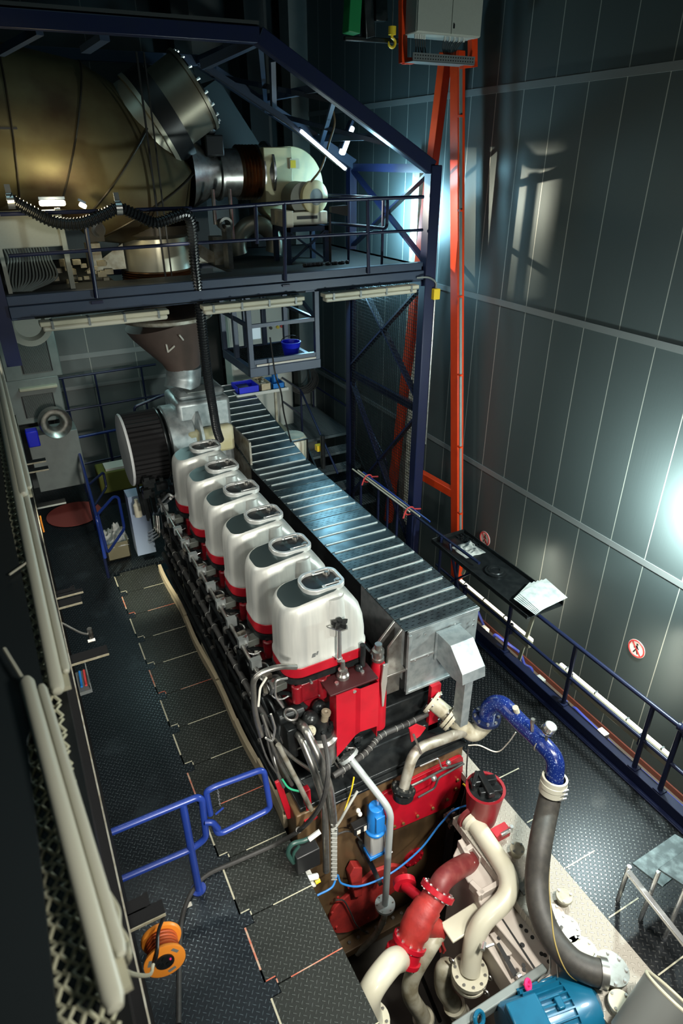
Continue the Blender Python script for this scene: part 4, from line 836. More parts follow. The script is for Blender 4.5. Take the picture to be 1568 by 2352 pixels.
t3.part('stem', MB().tube([P(1253, 1705, y=2.95), c + V(0, 0, -0.03)], 0.015, 8), STEEL)
m = MB(); m.cyl(P(1183, 1625, y=3.35), P(1190, 1645, y=3.35), 0.03, 10); t.part('sensor', m, LAMPH); 
# clamp + big hose
H0 = P(1272, 1795, y=2.74); H1 = P(1262, 1835, y=2.72)
hp = [H0, H1, P(1242, 1930, z=.50), P(1232, 2020, z=.30), P(1240, 2090, z=.20), P(1265, 2150, z=.15), P(1310, 2205, z=.14), P(1352, 2228, z=.14), P(1385, 2236, z=.13)]
t = pipe('suction_hose', 'thick black rubber hose hanging from the blue pipe to the pale foundation', 'hose', hp, 0.105, HOSEM, smooth=True, n=24)
m = MB(); d = (H1 - H0).normalized(); m.lathe(H0 - d * 0.05, d, [(0, 0.10), (0, 0.122), (0.05, 0.122), (0.055, 0.127), (0.10, 0.127), (0.105, 0.122), (0.17, 0.122), (0.17, 0.10)], 28); t.part('hose_clamp', m, LAMPF, label='wide silver clamp')
m = MB(); 
for k in range(3): q = H0 + d * (0.0 + 0.05 * k); m.cyl(q + V(-0.02, -0.125, 0), q + V(0.05, -0.135, 0), 0.01, 6)
t.part('clamp_screw', m, STEELB)
q = hp[-1]; d = (hp[-1] - hp[-2]).normalized(); m = MB(); m.lathe(q - d * 0.04, d, [(0, 0.10), (0, 0.118), (0.06, 0.118), (0.06, 0.10)], 28); t.part('end_band', m, STEEL)
qq = t.q; m = MB(); line = []
for k in range(22, 66):
    d = (qq[k + 1] - qq[k - 1]).normalized(); u = V(0, -1, 0.35); u = (u - d * u.dot(d)).normalized(); s_ = d.cross(u); a = math.radians(-70 + (k - 22) * 3.0); line.append(qq[k] + (u * math.cos(a) + s_ * math.sin(a)) * 0.104)
m.tube(line, 0.007, 6); t.part('yellow_stripe', m, mat('faded_yellow', (0.30, 0.22, 0.06), 0.7))
# stub the hose plugs into
c = V(3.26, 1.50, 0.0); t = T('hose_stub', 'brassy flanged pipe stub receiving the thick black hose', 'pipe stub', c)
t.part('stub', MB().lathe(c + V(0, 0, -0.05), (0, 0, 1), [(0, 0.10), (0.12, 0.10), (0.12, 0.0)], 24), mat('brassy_steel', (0.35, 0.25, 0.10), 0.35, 0.6))
m = MB(); bo = MB(); flange(m, bo, c + V(0.02, 0, 0.09), (0.1, 0, 1), 0.145, 0.03, 8, 0.014); f = t.part('flange', m, STEEL); t.part('bolt', bo, STEELB, parent=f)
m = MB(); m.tube(spl([P(1330, 2245, z=0.02), P(1340, 2262, z=0.03), P(1352, 2285, z=0.01)], 6), 0.018, 8); m.tube(spl([P(1338, 2243, z=0.02), P(1352, 2265, z=0.03), P(1358, 2283, z=0.01)], 6), 0.014, 8)
one('pink_strap', m, PINK, 'bright pink strap lying beside the hose end', 'strap')
# blank flanges on the foundation
lids = [((1296, 2057), 0.075, 0.10, CREAMD, 3, 'small dirty blank flange standing tallest in the row'), ((1272, 2100), 0.10, 0.05, BONE, 5, 'pale blank flange half hidden behind the thick hose'), ((1299, 2132), 0.125, 0.06, WHITEP, 8, 'white blank flange with a rod handle beside the thick hose'),
        ((1336, 2187), 0.14, 0.06, CREAM, 8, 'largest cream blank flange touching the thick hose'), ((1425, 2301), 0.095, 0.10, CREAM, 4, 'cream blank flange below the hose end'), ((1458, 2342), 0.095, 0.09, CREAM, 4, 'cream blank flange at the bottom edge beside the grey drum'), ((1188, 1948), 0.07, 0.10, CREAMD, 4, 'dirty cream blank flange behind the red vessel foot')]
for (q, R, h, m_, k, lab) in lids:
    c = P(*q, z=h); t = T('blank_flange', lab, 'flange', (c.x, c.y, 0.0), 'blank flanges on the foundation')
    t.part('pipe_stub', MB().cyl((c.x, c.y, -0.02), (c.x, c.y, h - 0.02), R * 0.7, 20), m_); t.part('lid', MB().cyl((c.x, c.y, h - 0.03), (c.x, c.y, h), R, 32), m_, bevel=0.004)
    t.part('bolt', MB().bolts((c.x, c.y, h), (0, 0, 1), R * 0.8, 0.012, 0.012, k), STEEL)
    if k == 8 and R < 0.13: m = MB(); m.cyl(P(1284, 2140, z=h + 0.02), P(1290, 2128, z=h + 0.02), 0.014, 8); t.part('rod_handle', m, STEEL)
c = P(1205, 2040, z=0.0); m = MB(); m.cyl(c, c + V(0, 0, 0.14), 0.018, 10); m.cyl(c + V(0, 0, 0.10), c + V(0, 0, 0.13), 0.03, 8); m.box(c.x - 0.06, c.x + 0.05, c.y - 0.05, c.y + 0.05, 0, 0.02)
one('clamp_bolt', m, STEEL, 'upright steel clamp bolt between the cream pipe and the thick hose', 'bolt')
# red vessel
c = V(3.26, 3.17, 0.0); t = T('red_filter_vessel', 'dark red vertical vessel with open black top behind the cream pipe', 'vessel', c)
t.part('shell', MB().lathe(c, (0, 0, 1), [(0, 0), (0, 0.15), (0.42, 0.19), (0.46, 0.20), (0.46, 0.17), (0.40, 0.16), (0.40, 0)], 28), mat('dark_vessel_red', (0.22, 0.008, 0.014), 0.4))
m = MB()
m.cyl((c.x, c.y, .40), (c.x, c.y, .445), .168, 24)
for (xa_, ya_, xb_2, yb_2, z_) in ((-.12, .10, .14, .02, .49), (-.10, -.02, .12, -.10, .47), (.02, .14, -.04, -.14, .52)): m.bar((c.x + xa_, c.y + ya_, z_), (c.x + xb_2, c.y + yb_2, z_), .07, .07)
m.prism([(c.x - .15, c.y + .05, .45), (c.x - .02, c.y + .16, .45), (c.x - .02, c.y + .16, .56), (c.x - .15, c.y + .05, .53)], (.03, -.03, 0))
t.part('top_fitting', m, BLACKS, bevel=0.01)
m = MB(); f0 = P(1148, 1912, z=0.05); m.box(f0.x - 0.09, f0.x + 0.09, f0.y - 0.05, f0.y + 0.05, 0, 0.1); t.part('foot', m, RED); m = MB(); m.cyl(f0 + V(-.05, -.06, 0.07), f0 + V(.08, -.06, .07), 0.02, 8); m.cyl(f0 + V(0.08, -0.06, 0.05), f0 + V(0.08, -0.06, 0.12), 0.02, 8); t.part('drain_valve', m, STEELB)
# cream pipe loop
pts = [P(1090, 1890, z=0.06), P(1150, 1980, z=0.05), P(1182, 2045, y=2.70), P(1166, 2085, y=2.56), P(1106, 2124, y=2.42), P(1086, 2168, y=2.34), P(1079, 2232, z=-.50)]
t = pipe('cream_loop_pipe', 'thick cream pipe looping from the red vessel down to a bolted flange', 'pipe', [pts[0], P(1190, 2042, z=0.05), P(1090, 2130, z=-0.12), pts[-1]], 0.092, CREAM, 0.30, n=26)
d = (pts[0] - pts[1]).normalized(); m = MB(); m.lathe(pts[0] - d * 0.03, d, [(0, 0.09), (0.03, 0.12), (0.07, 0.125), (0.07, 0.09)], 28); t.part('collar', m, CREAM)
m = MB(); m.cyl(pts[0] + d * 0.05, pts[0] + d * 0.09, 0.15, 28); t.part('maroon_flange', m, REDP)
e = pts[-1]; m = MB(); bo = MB(); flange(m, bo, e + V(0, 0, -0.02), (0, 0, 1), 0.165, 0.05, 10, 0.014); flange(m, bo, e + V(0, 0, -0.11), (0, 0, 1), 0.16, 0.03, 0); f = t.part('flange', m, CREAM); t.part('bolt', bo, STEEL, parent=f)
m = MB(); m.ring(e + V(-0.10, 0.14, 0.02), (1, .3, 0), 0.03, 0.009, 16, 6); m.ring(e + V(0.06, -0.17, -0.10), (1, .3, 0), 0.03, 0.009, 16, 6); m.ring(e + V(0.15, -0.10, -0.06), (1, .3, 0), 0.025, 0.008, 16, 6); t.part('lifting_eye', m, STEEL)
# red branch fitting
F1 = P(1002, 2052, y=2.72); F2 = P(936, 2172, y=2.60)
t = T('red_branch_fitting', 'bulky red pipe fitting with two bolted flanges in front of the end plate', 'pipe fitting', (F2.x, F2.y, F2.z))
pts = [P(1128, 2020, y=2.95), P(1112, 1972, y=3.0), P(1060, 1990, y=2.85), P(1018, 2020, y=2.76), F1]
t.part('elbow', MB().tube(spl(pts, 10), 0.098, 24), REDP, sharp=60)
d1 = (F1 - P(1018, 2020, y=2.76)).normalized(); m = MB(); bo = MB(); flange(m, bo, F1 - d1 * 0.02, d1, 0.165, 0.05, 12, 0.015); f = t.part('upper_flange', m, RED); t.part('bolt', bo, STEELB, parent=f)
m = MB(); bo = MB(); ds = (pts[0] - pts[1]).normalized(); flange(m, bo, pts[0], ds, 0.13, 0.03, 8, 0.012); f = t.part('end_flange', m, REDP); t.part('bolt', bo, STEELB, parent=f)
MID = P(965, 2108, y=2.66)
t.part('body', MB().tube(spl([F1, F1.lerp(MID, .5), MID, F2], 8), [0.115] * 8 + [0.13] * 8 + [0.14] * 5 + [0.125] * 4, 24), REDW, sharp=60)
BR = P(1008, 2140, y=2.58); t.part('branch', MB().tube([MID, BR], [0.11, 0.09], 20), REDW)
m = MB()
for k in range(7): q = BR + V(random.uniform(-.08, .06), random.uniform(-.1, 0), random.uniform(-.08, .12)); m.tube([q, q + V(random.uniform(-.03, .03), -.03, -.12)], 0.012, 5)
t.part('red_tape', m, REDW)
d2 = (F2 - MID).normalized(); m = MB(); bo = MB(); flange(m, bo, F2 - d2 * 0.04, d2, 0.16, 0.04, 10, 0.015); m.lathe(F2 - d2 * 0.02, d2, [(0, 0.14), (0.10, 0.15), (0.10, 0.17), (0.14, 0.17), (0.14, 0.1)], 28); bo.bolts(F2 + d2 * 0.12, d2, 0.145, 0.015, 0.02, 8); f = t.part('lower_flange', m, RED); t.part('bolt', bo, STEELB, parent=f)
m = MB(); FL = P(930, 2035, y=3.0); m.cyl(FL, FL + V(0.02, 0.05, 0), 0.11, 24); m.cyl(FL, F1 + V(-0.12, 0, -0.05), 0.05, 14); t.part('rear_flange', m, RED)
# cream pipes in the pit
S = F2 + d2 * 0.12
t = pipe('cream_supply_pipe', 'thick cream pipe curving from the red fitting to the bottom left pit corner', 'pipe', [S, P(895, 2215, y=2.46), P(848, 2285, y=2.36), P(852, 2345, y=2.34), P(852, 2365, y=2.34)], 0.105, CREAM, smooth=True, n=26)
c = P(853, 2345, y=2.34); m = MB(); bo = MB(); flange(m, bo, c, (0, 0, 1), 0.16, 0.04, 8, 0.013); f = t.part('flange', m, CREAM); t.part('bolt', bo, STEEL, parent=f)
t = pipe('cream_return_pipe', 'thinner cream pipe winding down from the red fitting to a banded coupling', 'pipe', [BR, P(985, 2175, y=2.52), P(948, 2240, y=2.5), P(942, 2285, y=2.46), P(965, 2325, y=2.42), P(975, 2345, y=2.40), P(990, 2380, y=2.38)], 0.078, CREAMD, smooth=True, n=22)
c = P(972, 2338, y=2.41); m = MB(); d = (P(990, 2380, y=2.38) - P(965, 2325, y=2.42)).normalized(); m.lathe(c - d * 0.02, d, [(0, 0.07), (0, 0.105), (0.03, 0.11), (0.06, 0.10), (0.12, 0.10), (0.12, 0.07)], 24); t.part('coupling', m, CREAMD)
m = MB(); m.ring(c + d * 0.03, d, 0.108, 0.008, 24, 6); t.part('clamp_band', m, BLACKS)
t = pipe('cream_elbow_pipe', 'short cream elbow beside the bolted flange with rusty clamp band', 'pipe', [P(1062, 2238, y=2.36), P(1022, 2222, y=2.42), P(1018, 2268, y=2.38), P(1040, 2305, y=2.30), P(1068, 2350, y=2.22), P(1078, 2375, y=2.18)], 0.082, CREAMD, smooth=True, n=22)
c = P(1046, 2312, y=2.28); d = (P(1068, 2350, y=2.22) - P(1040, 2305, y=2.30)).normalized(); m = MB(); m.lathe(c - d * 0.05, d, [(0, 0.08), (0, 0.11), (0.03, 0.11), (0.03, 0.098), (0.09, 0.098), (0.10, 0.08)], 24); t.part('coupling', m, CREAMD)
m = MB(); m.ring(c + d * 0.0, d, 0.10, 0.007, 24, 6); m.ring(c + d * 0.13, d, 0.088, 0.014, 24, 6); t.part('clamp_band', m, STAIN)
pipe('pit_rod', 'slim dark steel rod crossing the pit between the cream pipes', 'rod', [P(962, 2228, y=2.7), P(1010, 2345, y=2.4)], 0.022, BLACKS)
# blue and silver pneumatic cylinder on the end plate
c = P(860, 1955, y=3.56); h = P(862, 1850, y=3.56).z - c.z
t = T('pneumatic_actuator', 'bright blue and silver pneumatic cylinder on the brown end plate', 'actuator', c)
m = MB(); m.box(c.x - 0.085, c.x + 0.085, c.y - 0.07, c.y + 0.09, c.z + h * 0.05, c.z + h * 0.48); t.part('silver_barrel', m, ALUR, bevel=0.02)
m = MB(); m.lathe((c.x, c.y, c.z + h * 0.48), (0, 0, 1), [(0, 0), (0, 0.105), (0.03, 0.11), (0.05, 0.09), (h * 0.36, 0.09), (h * 0.40, 0.08), (h * 0.50, 0.075), (h * 0.50, 0)], 24); m.box(c.x - 0.1, c.x + 0.1, c.y - 0.08, c.y + 0.1, c.z, c.z + h * 0.06); m.box(c.x - 0.05, c.x + 0.05, c.y - 0.1, c.y + 0.1, c.z + h * 0.6, c.z + h * 0.9); t.part('blue_head', m, FBLUE, bevel=0.006)
m = MB(); m.cyl((c.x + 0.02, c.y, c.z + h), (c.x + 0.02, c.y, c.z + h + 0.06), 0.015, 8); m.tube([(c.x + 0.08, c.y - 0.05, c.z + 0.02), (c.x + 0.1, c.y - 0.08, c.z - 0.04), (c.x + 0.17, c.y - 0.08, c.z - 0.02)], 0.012, 8); t.part('fitting', m, STEELB)
c2 = P(828, 1898, y=3.6); m = MB(); m.box(c2.x - 0.09, c2.x + 0.09, c2.y - 0.03, c2.y + 0.06, c2.z - 0.06, c2.z + 0.04); t.part('valve_island', m, BLACK, bevel=0.006)
m = MB(); m.box(c2.x - 0.06, c2.x - 0.02, c2.y - 0.035, c2.y, c2.z - 0.05, c2.z + 0.0); m.box(c2.x + 0.02, c2.x + 0.05, c2.y - 0.035, c2.y, c2.z - 0.05, c2.z + 0.02); m.ball(P(822, 1862, y=3.6), 0.025, 6); m.ball(P(826, 1870, y=3.6), 0.025, 6); t.part('valve_label', m, CHALK)
# thin lines
def hose(name, label, cat, pts, r, m_, group=None): 
    m = MB(); m.tube(spl(pts, 8), r, 8); return one(name, m, m_, label, cat, group)
z1 = lambda a, b, y: P(560 + a / 2.376, 1640 + b / 2.376, y=y)
hose('air_line', 'thin blue air line sagging across the brown end plate to the right railing', 'air line', [z1(400, 990, 3.5), z1(480, 945, 3.5), z1(510, 880, 3.6), z1(535, 925, 3.58), z1(640, 938, 3.55), z1(800, 870, 3.54), z1(960, 740, 3.54), z1(1080, 590, 3.56), z1(1180, 510, 3.5), z1(1440, 455, 3.5)], 0.011, HBLUE)
hose('signal_cable', 'thin beige cable looping behind the blue flange', 'cable', [P(1075, 1712, y=3.7), P(1100, 1712, y=3.62), P(1140, 1727, y=3.5), P(1165, 1708, y=3.4), P(1184, 1682, y=3.35)], 0.007, CHALK)
hose('ground_cable', 'long grey cable running across the checker plates to the engine', 'cable', [P(410, 2352, z=0.02), P(412, 2200, z=0.02), P(418, 2110, z=0.02), P(440, 2050, z=0.02), P(475, 2010, z=0.02), P(545, 1978, z=0.03), P(630, 1940, z=0.05), P(690, 1905, y=3.70), P(735, 1852, y=3.45), P(752, 1790, y=3.4), P(752, 1740, y=3.5), P(742, 1690, y=3.7)], 0.022, RUB)
hose('thin_cable', 'thin black cable hanging over the lower red cover', 'cable', [z1(510, 655, 3.66), z1(560, 640, 3.66), z1(600, 650, 3.66), z1(640, 690, 3.66)], 0.009, RUB)
hose('thin_cable', 'thin dark cable curving over the worn red cover to its lower edge', 'cable', [z1(500, 1015, 3.66), z1(545, 1020, 3.66), z1(580, 1080, 3.66), z1(620, 1160, 3.66), z1(700, 1210, 3.66)], 0.009, RUB)
hose('yellow_wire', 'yellow wire with connectors between the deck and the conduit', 'wire', [z1(600, 345, 3.7), z1(585, 420, 3.68), z1(565, 480, 3.66), z1(548, 530, 3.62)], 0.008, YEL)
hose('sensor_wire', 'yellow sensor wire beside the red vessel', 'wire', [z1(1195, 380, 3.5), z1(1225, 410, 3.45), z1(1260, 445, 3.4)], 0.010, YEL)
hose('sensor_wire', 'black wire with pale clips down the right edge of the end plate', 'wire', [z1(1222, 190, 3.7), z1(1215, 290, 3.66), z1(1210, 400, 3.62), z1(1180, 520, 3.6), z1(1150, 640, 3.55)], 0.008, RUB)
m = MB(); m.tube(fil([z1(900, 400, 3.62), z1(980, 360, 3.62), z1(1090, 300, 3.62), z1(1190, 265, 3.66)], .03), 0.014, 8); m.tube(fil([z1(950, 455, 3.62), z1(1040, 405, 3.62), z1(1060, 350, 3.62), z1(1200, 270, 3.62)], 0.04), 0.012, 8)
one('cable_loom', m, RUB, 'black cable loom with clips over the upper red panel', 'cable loom')
m = MB(); m.tube(fil([z1(960, 285, 3.62), z1(1060, 240, 3.6), z1(1078, 295, 3.58), z1(1100, 290, 3.6)], 0.03), 0.009, 8); m.tube([z1(905, 395, 3.62), z1(1030, 335, 3.62)], 0.011, 8); m.ball(z1(1115, 265, 3.6), 0.03, 6); m.ball(z1(1035, 350, 3.6), 0.035, 6)
one('sensor_tube', m, STEELB, 'bright bent sensor tube over the upper red panel', 'sensor')
m = MB(); m.bar(z1(490, 610, 3.58), z1(490, 890, 3.58), 0.055, 0.04, (0, 1, 0))
t = T('cable_conduit', 'clear ribbed cable conduit standing beside the steel tubes', 'conduit', z1(490, 890, 3.58)); t.part('channel', m, CLEAR)
m = MB(); a, b = z1(490, 600, 3.55), z1(490, 900, 3.55)
for k in range(14): q = a.lerp(b, k / 13); m.tube([q + V(-.03, 0, 0.01), q + V(0.03, -0.01, -0.02)], 0.007, 6)
m.tube(spl([z1(620, 420, 3.6), z1(560, 520, 3.55), z1(520, 590, 3.55), z1(480, 640, 3.55)], 6), 0.014, 8); t.part('cable_tie', m, TIE)
# junction box and connectors at the pit edge
c = P(707, 1965, y=3.5); t = T('junction_box', 'black junction box with hoses at the left corner of the end plate', 'junction box', c + V(0, 0, -0.13))
m = MB(); m.box(c.x - 0.14, c.x + 0.10, c.y - 0.06, c.y + 0.1, c.z - 0.13, c.z + 0.12); t.part('box', m, BLACK, bevel=0.01)
m = MB(); m.tube(spl([z1(400, 655, 3.5), z1(330, 690, 3.5), z1(265, 710, 3.5), z1(240, 760, 3.5), z1(270, 810, 3.5)], 8), 0.022, 10); m.tube(spl([z1(300, 720, 3.5), z1(270, 770, 3.5), z1(300, 830, 3.5)], 8), 0.016, 10); t.part('hose', m, mat('dark_green_hose', (0.02, 0.06, 0.05), 0.4))
m = MB(); m.tube([z1(415, 640, 3.48), z1(355, 685, 3.48)], 0.025, 8); m.cyl(z1(400, 885, 3.45), z1(330, 900, 3.45), 0.03, 10); m.cyl(z1(385, 930, 3.45), z1(350, 930, 3.45), 0.025, 10); m.box(*[v for pr_ in zip(z1(345, 900, 3.5) - V(.05, .04, .06), z1(345, 900, 3.5) + V(.05, .04, .06)) for v in pr_]); t.part('connector', m, WHITEP)
m = MB(); m.cyl(z1(415, 905, 3.44), z1(390, 920, 3.44), 0.022, 8); t.part('yellow_plug', m, YEL)
# ------------------------------------------------------------------ pale machine bed
t = T('machine_bed', 'pale painted machine bed with bolt holes and long slots right of the pit', 'machine bed', (2.8, 2.2, -2.45))
def zb(pts, z, th): return [V(P(a, b, z=z).x, P(a, b, z=z).y, z - th) for a, b in pts]
m = MB(); m.prism(zb([(1040, 1965), (1068, 1905), (1130, 1925), (1262, 2140), (1420, 2352), (1330, 2352), (1110, 2090)], -0.12, 2.33), (0, 0, 2.33)); t.part('right_beam', m, BONE, bevel=0.01)
m = MB(); m.prism(zb([(1105, 2155), (1165, 2120), (1258, 2262), (1200, 2300)], -0.28, 0.3), (0, 0, 0.3)); m.prism(zb([(1124, 2145), (1160, 2124), (1195, 2178), (1160, 2200)], -0.24, 0.06), (0, 0, 0.06)); t.part('step_plate', m, BONE, bevel=0.008)
m = MB(); m.prism(zb([(1010, 2120), (1110, 2058), (1140, 2100), (1040, 2165)], -0.22, 0.03), (0, 0, 0.03)); t.part('cross_plate', m, CREAM, bevel=0.01)
m = MB()
for (a, b) in ((1196, 2127), (1208, 2138), (1222, 2153), (1243, 2191), (1251, 2194), (1260, 2209), (1202, 2217), (1203, 2227), (1167, 2200), (1150, 2125), (1145, 2155)): c = P(a, b, z=-0.12 if a > 1180 else -0.24); m.cyl(c + V(0, 0, -0.005), c + V(0, 0, 0.004), 0.018, 10)
c = P(1199, 2171, z=-0.12); m.cyl(c + V(0, 0, -0.005), c + V(0, 0, 0.004), 0.022, 12)
m.prism(zb([(1152, 2112), (1155, 2110), (1243, 2243), (1239, 2246)], -0.116, 0.004), (0, 0, 0.004)); m.prism(zb([(1140, 2168), (1146, 2164), (1190, 2238), (1180, 2245)], -0.215, 0.004), (0, 0, 0.004)); t.part('hole', m, SIGNB, label='dark bolt holes and slots')
m = MB()
for (a, b, c_, d) in ((1055, 1935, 1085, 1990), (1075, 1930, 1105, 1975), (1065, 1960, 1092, 1942), (1080, 2030, 1110, 2060), (1095, 2060, 1150, 2030)): m.bar(P(a, b, z=-0.08), P(c_, d, z=-0.08), 0.05, 0.10)
t.part('guide_rail', m, BONE, bevel=0.006)
m = MB(); m.cyl(P(1108, 2182, z=-0.1), P(1112, 2165, z=-0.1), 0.02, 8); m.cyl(P(1115, 2175, z=-0.12), P(1133, 2168, z=-0.12), 0.014, 8); m.cyl(P(1187, 2244, z=-0.2), P(1195, 2238, z=-0.2), 0.022, 8); t.part('stud', m, STEELB)
m = MB(); m.bar(P(1040, 2368, z=-0.15), P(1250, 2228, z=-0.15), 0.07, 0.12); one('cross_beam', m, GREYD, 'oily grey cross beam behind the teal motor', 'beam', bevel=0.01)
hose('bent_line', 'thin bent grey tube on the machine bed left of the thick hose', 'tube', [P(1262, 2180, z=-0.02), P(1262, 2230, z=-0.04), P(1245, 2245, z=-0.06), P(1235, 2255, z=-0.08)], 0.009, STEEL, 'bent grey tubes behind the motor')
hose('bent_line', 'thin bent grey tube looping beside the teal motor end', 'tube', [P(1278, 2200, z=-0.02), P(1281, 2255, z=-0.04), P(1270, 2268, z=-0.05), P(1248, 2262, z=-0.06)], 0.009, STEEL, 'bent grey tubes behind the motor')
m = MB(); c = P(1212, 2262, z=0.0); m.ring(c, (0.4, -0.6, 0.5), 0.035, 0.016, 16, 8); m.bar(c + V(-.03, 0, 0.03), c + V(0.04, 0, -0.06), 0.03, 0.03); one('pink_eye_bolt', m, PINK, 'bright pink eye bolt at the corner of the teal motor', 'eye bolt')
# teal electric motor at the bottom edge
c = P(1262, 2330, z=-0.28); ax = (P(1350, 2300, z=-0.28) - P(1180, 2365, z=-0.28)); ax.z = 0; ax.normalize()
c = P(1270, 2345, z=-0.22); t = T('electric_motor', 'glossy teal electric motor with cooling ribs at the bottom edge', 'motor', c + V(0, 0, -0.3))
m = MB(); m.lathe(c - ax * 0.42, ax, [(0, 0), (0, 0.22), (0.03, 0.24), (0.55, 0.24), (0.56, 0)], 32); t.part('housing', m, MOTOR)
m = MB(); m.lathe(c + ax * 0.12, ax, [(0, 0.24), (0.0, 0.275), (0.12, 0.285), (0.20, 0.275), (0.25, 0.22), (0.27, 0.10), (0.27, 0)], 36); t.part('fan_cowl', m, MOTOR)
m = MB(); u = ax.cross(V(0, 0, 1)).normalized()
for k in range(15):
    a = math.radians(-85 + 12 * k); d = V(0, 0, 1) * math.cos(a) + u * math.sin(a); m.bar(c - ax * 0.22 + d * 0.255, c + ax * 0.12 + d * 0.255, 0.012, 0.05, d)
t.part('cooling_rib', m, MOTOR)
m = MB(); q = c - ax * 0.30 + V(0, 0, 0.25); m.bar(q - ax * 0.12, q + ax * 0.16, 0.24, 0.12); t.part('terminal_box', m, MOTOR, bevel=0.015)
m = MB(); m.bar(c - ax * 0.02 + V(0, 0, 0.27), c + ax * 0.04 + V(0, 0, 0.27), 0.09, 0.06); t.part('lifting_pad', m, MOTOR, bevel=0.01)
m = MB(); m.ring(P(1100, 2340, z=-0.05), (0.3, -0.7, 0.6), 0.05, 0.018, 20, 8); t.part('eye_bolt', m, MOTOR)
m = MB(); q = c + ax * 0.22 + V(0, 0, 0.279) + u * 0.0; m.bar(P(1325, 2305, z=0.02), P(1334, 2318, z=0.02), 0.012, 0.008); t.part('red_mark', m, PINK)
# grey drum bottom right
c = V(3.52, 1.05, -0.1); t = T('grey_drum', 'large plain grey drum with pale rim at the bottom right corner', 'drum', c)
q0 = P(1545, 2310, z=0.25)
c = P(1546, 2290, z=0.42); d = V(.75, .12, .62).normalized()
t.o.location = c; t.org = c.copy()
t.part('shell', MB().lathe(c - d * 0.46, d, [(0, 0), (0, 0.225), (0.46, 0.225), (0.46, 0.21), (0.06, 0.21), (0.06, 0)], 48), mat('plain_drum_grey', (0.16, 0.17, 0.16), 0.5, 0.3))
t.part('rim', MB().ring(c, d, 0.217, 0.014, 48, 8), LAMPH, label='pale rim')
# aluminium step stool
q = [V(P(a, b, z=0.5).x, P(a, b, z=0.5).y, 0.5) for a, b in ((1450, 1985), (1548, 1918), (1620, 1960), (1520, 2040))]
t = T('step_stool', 'aluminium two-step stool with checker treads on the right walkway', 'step stool', (4.2, 1.9, 0))
e0, e1 = q[1] - q[0], q[3] - q[0]
m = MB(); m.prism(q, (0, 0, 0.02)); t.part('tread', m, mat('dusty_tread', (0.04, 0.06, 0.065), 0.45, 0.3, n=(14, 0.8, (0.14, 0.19, 0.20))), bevel=0.004)
q2 = [V(P(a, b, z=0.72).x, P(a, b, z=0.72).y, 0.72) for a, b in ((1510, 1998), (1600, 1935), (1680, 1985), (1590, 2050))]
m = MB(); m.prism(q2, (0, 0, 0.02)); t.part('tread', m, MATS['dusty_tread'], bevel=0.004)
m = MB(); a = P(1440, 2000, z=0.48); b = P(1590, 2190, z=0.30); m.bar(a, b, 0.05, 0.035); t.part('side_rail', m, STEELB, bevel=0.004)
for (pa, za, pb) in (((1512, 2003), 0.70, (1496, 2050)), ((1572, 2045), 0.70, (1545, 2110)), ((1445, 1990), 0.5, (1452, 2030))):
    a = P(*pa, z=za); m = MB(); m.cyl(a, V(a.x, a.y, 0.0), 0.02, 10); t.part('leg', m, STEELB)
# ================================================================== UPPER PLATFORM, EXHAUST, BACK OF THE HALL
YP = 7.5
t = T('steel_platform', 'dark blue steel platform frame with gabled truss, railing and wire mesh side', 'platform', (5.2, 7.5, 0))
PLT = t
m = MB(); m.box(0.1, 5.2, YP, YP + 0.10, 4.70, 4.80); m.box(0.1, 5.2, YP - 0.03, YP, 4.585, 4.70); m.box(0.1, 5.2, YP, YP + 0.1, 4.56, 4.585); m.box(0.1, 5.2, YP + 0.01, YP + 0.08, 4.585, 4.70); t.part('front_beam', m, SLATE, bevel=0.006)
m = MB(); m.box(0.1, 5.2, YP + 0.1, 10.6, 4.70, 4.74)
g = MB()
for (xa, xb, ya, yb) in ((0.1, 1.3, 7.6, 10.6), (2.75, 5.2, 7.6, 10.6), (1.3, 2.75, 7.6, 8.3), (1.3, 2.75, 9.9, 10.6)): g.box(xa, xb, ya, yb, 4.72, 4.75)
t.part('deck', g, DARKS)
m = MB(); m.box(0.1, 5.2, 10.5, 10.6, 4.5, 4.75); m.box(5.1, 5.2, 7.5, 10.5, 4.5, 4.75); t.part('rear_beam', m, NAVY)
# columns
m = MB(); m.box(5.12, 5.28, YP - 0.08, YP + 0.08, 0, 5.93); t.part('column', m, NAVY, bevel=0.012)
m = MB(); q = P(957, 500, x=5.84); m.box(5.79, 5.895, q.y - .09, q.y + .09, 0, 6.0); one('wall_post', m, STAIN, 'olive grey post against the wall just left of the navy platform column', 'post')
m = MB(); m.box(5.14, 5.26, 9.58, 9.72, 0, 5.93); t.part('column', m, NAVY, bevel=0.01)
m = MB(); m.cyl((5.30, YP - 0.06, 2.2), (5.30, YP - 0.06, 4.55), 0.014, 8); t.part('conduit', m, STEEL)
m = MB(); a, b = P(5, 500, y=YP), P(45, 700, y=YP); m.box(-0.05, 0.10, YP, YP + 0.1, 4.1, 5.5); t.part('end_post', m, NAVY)
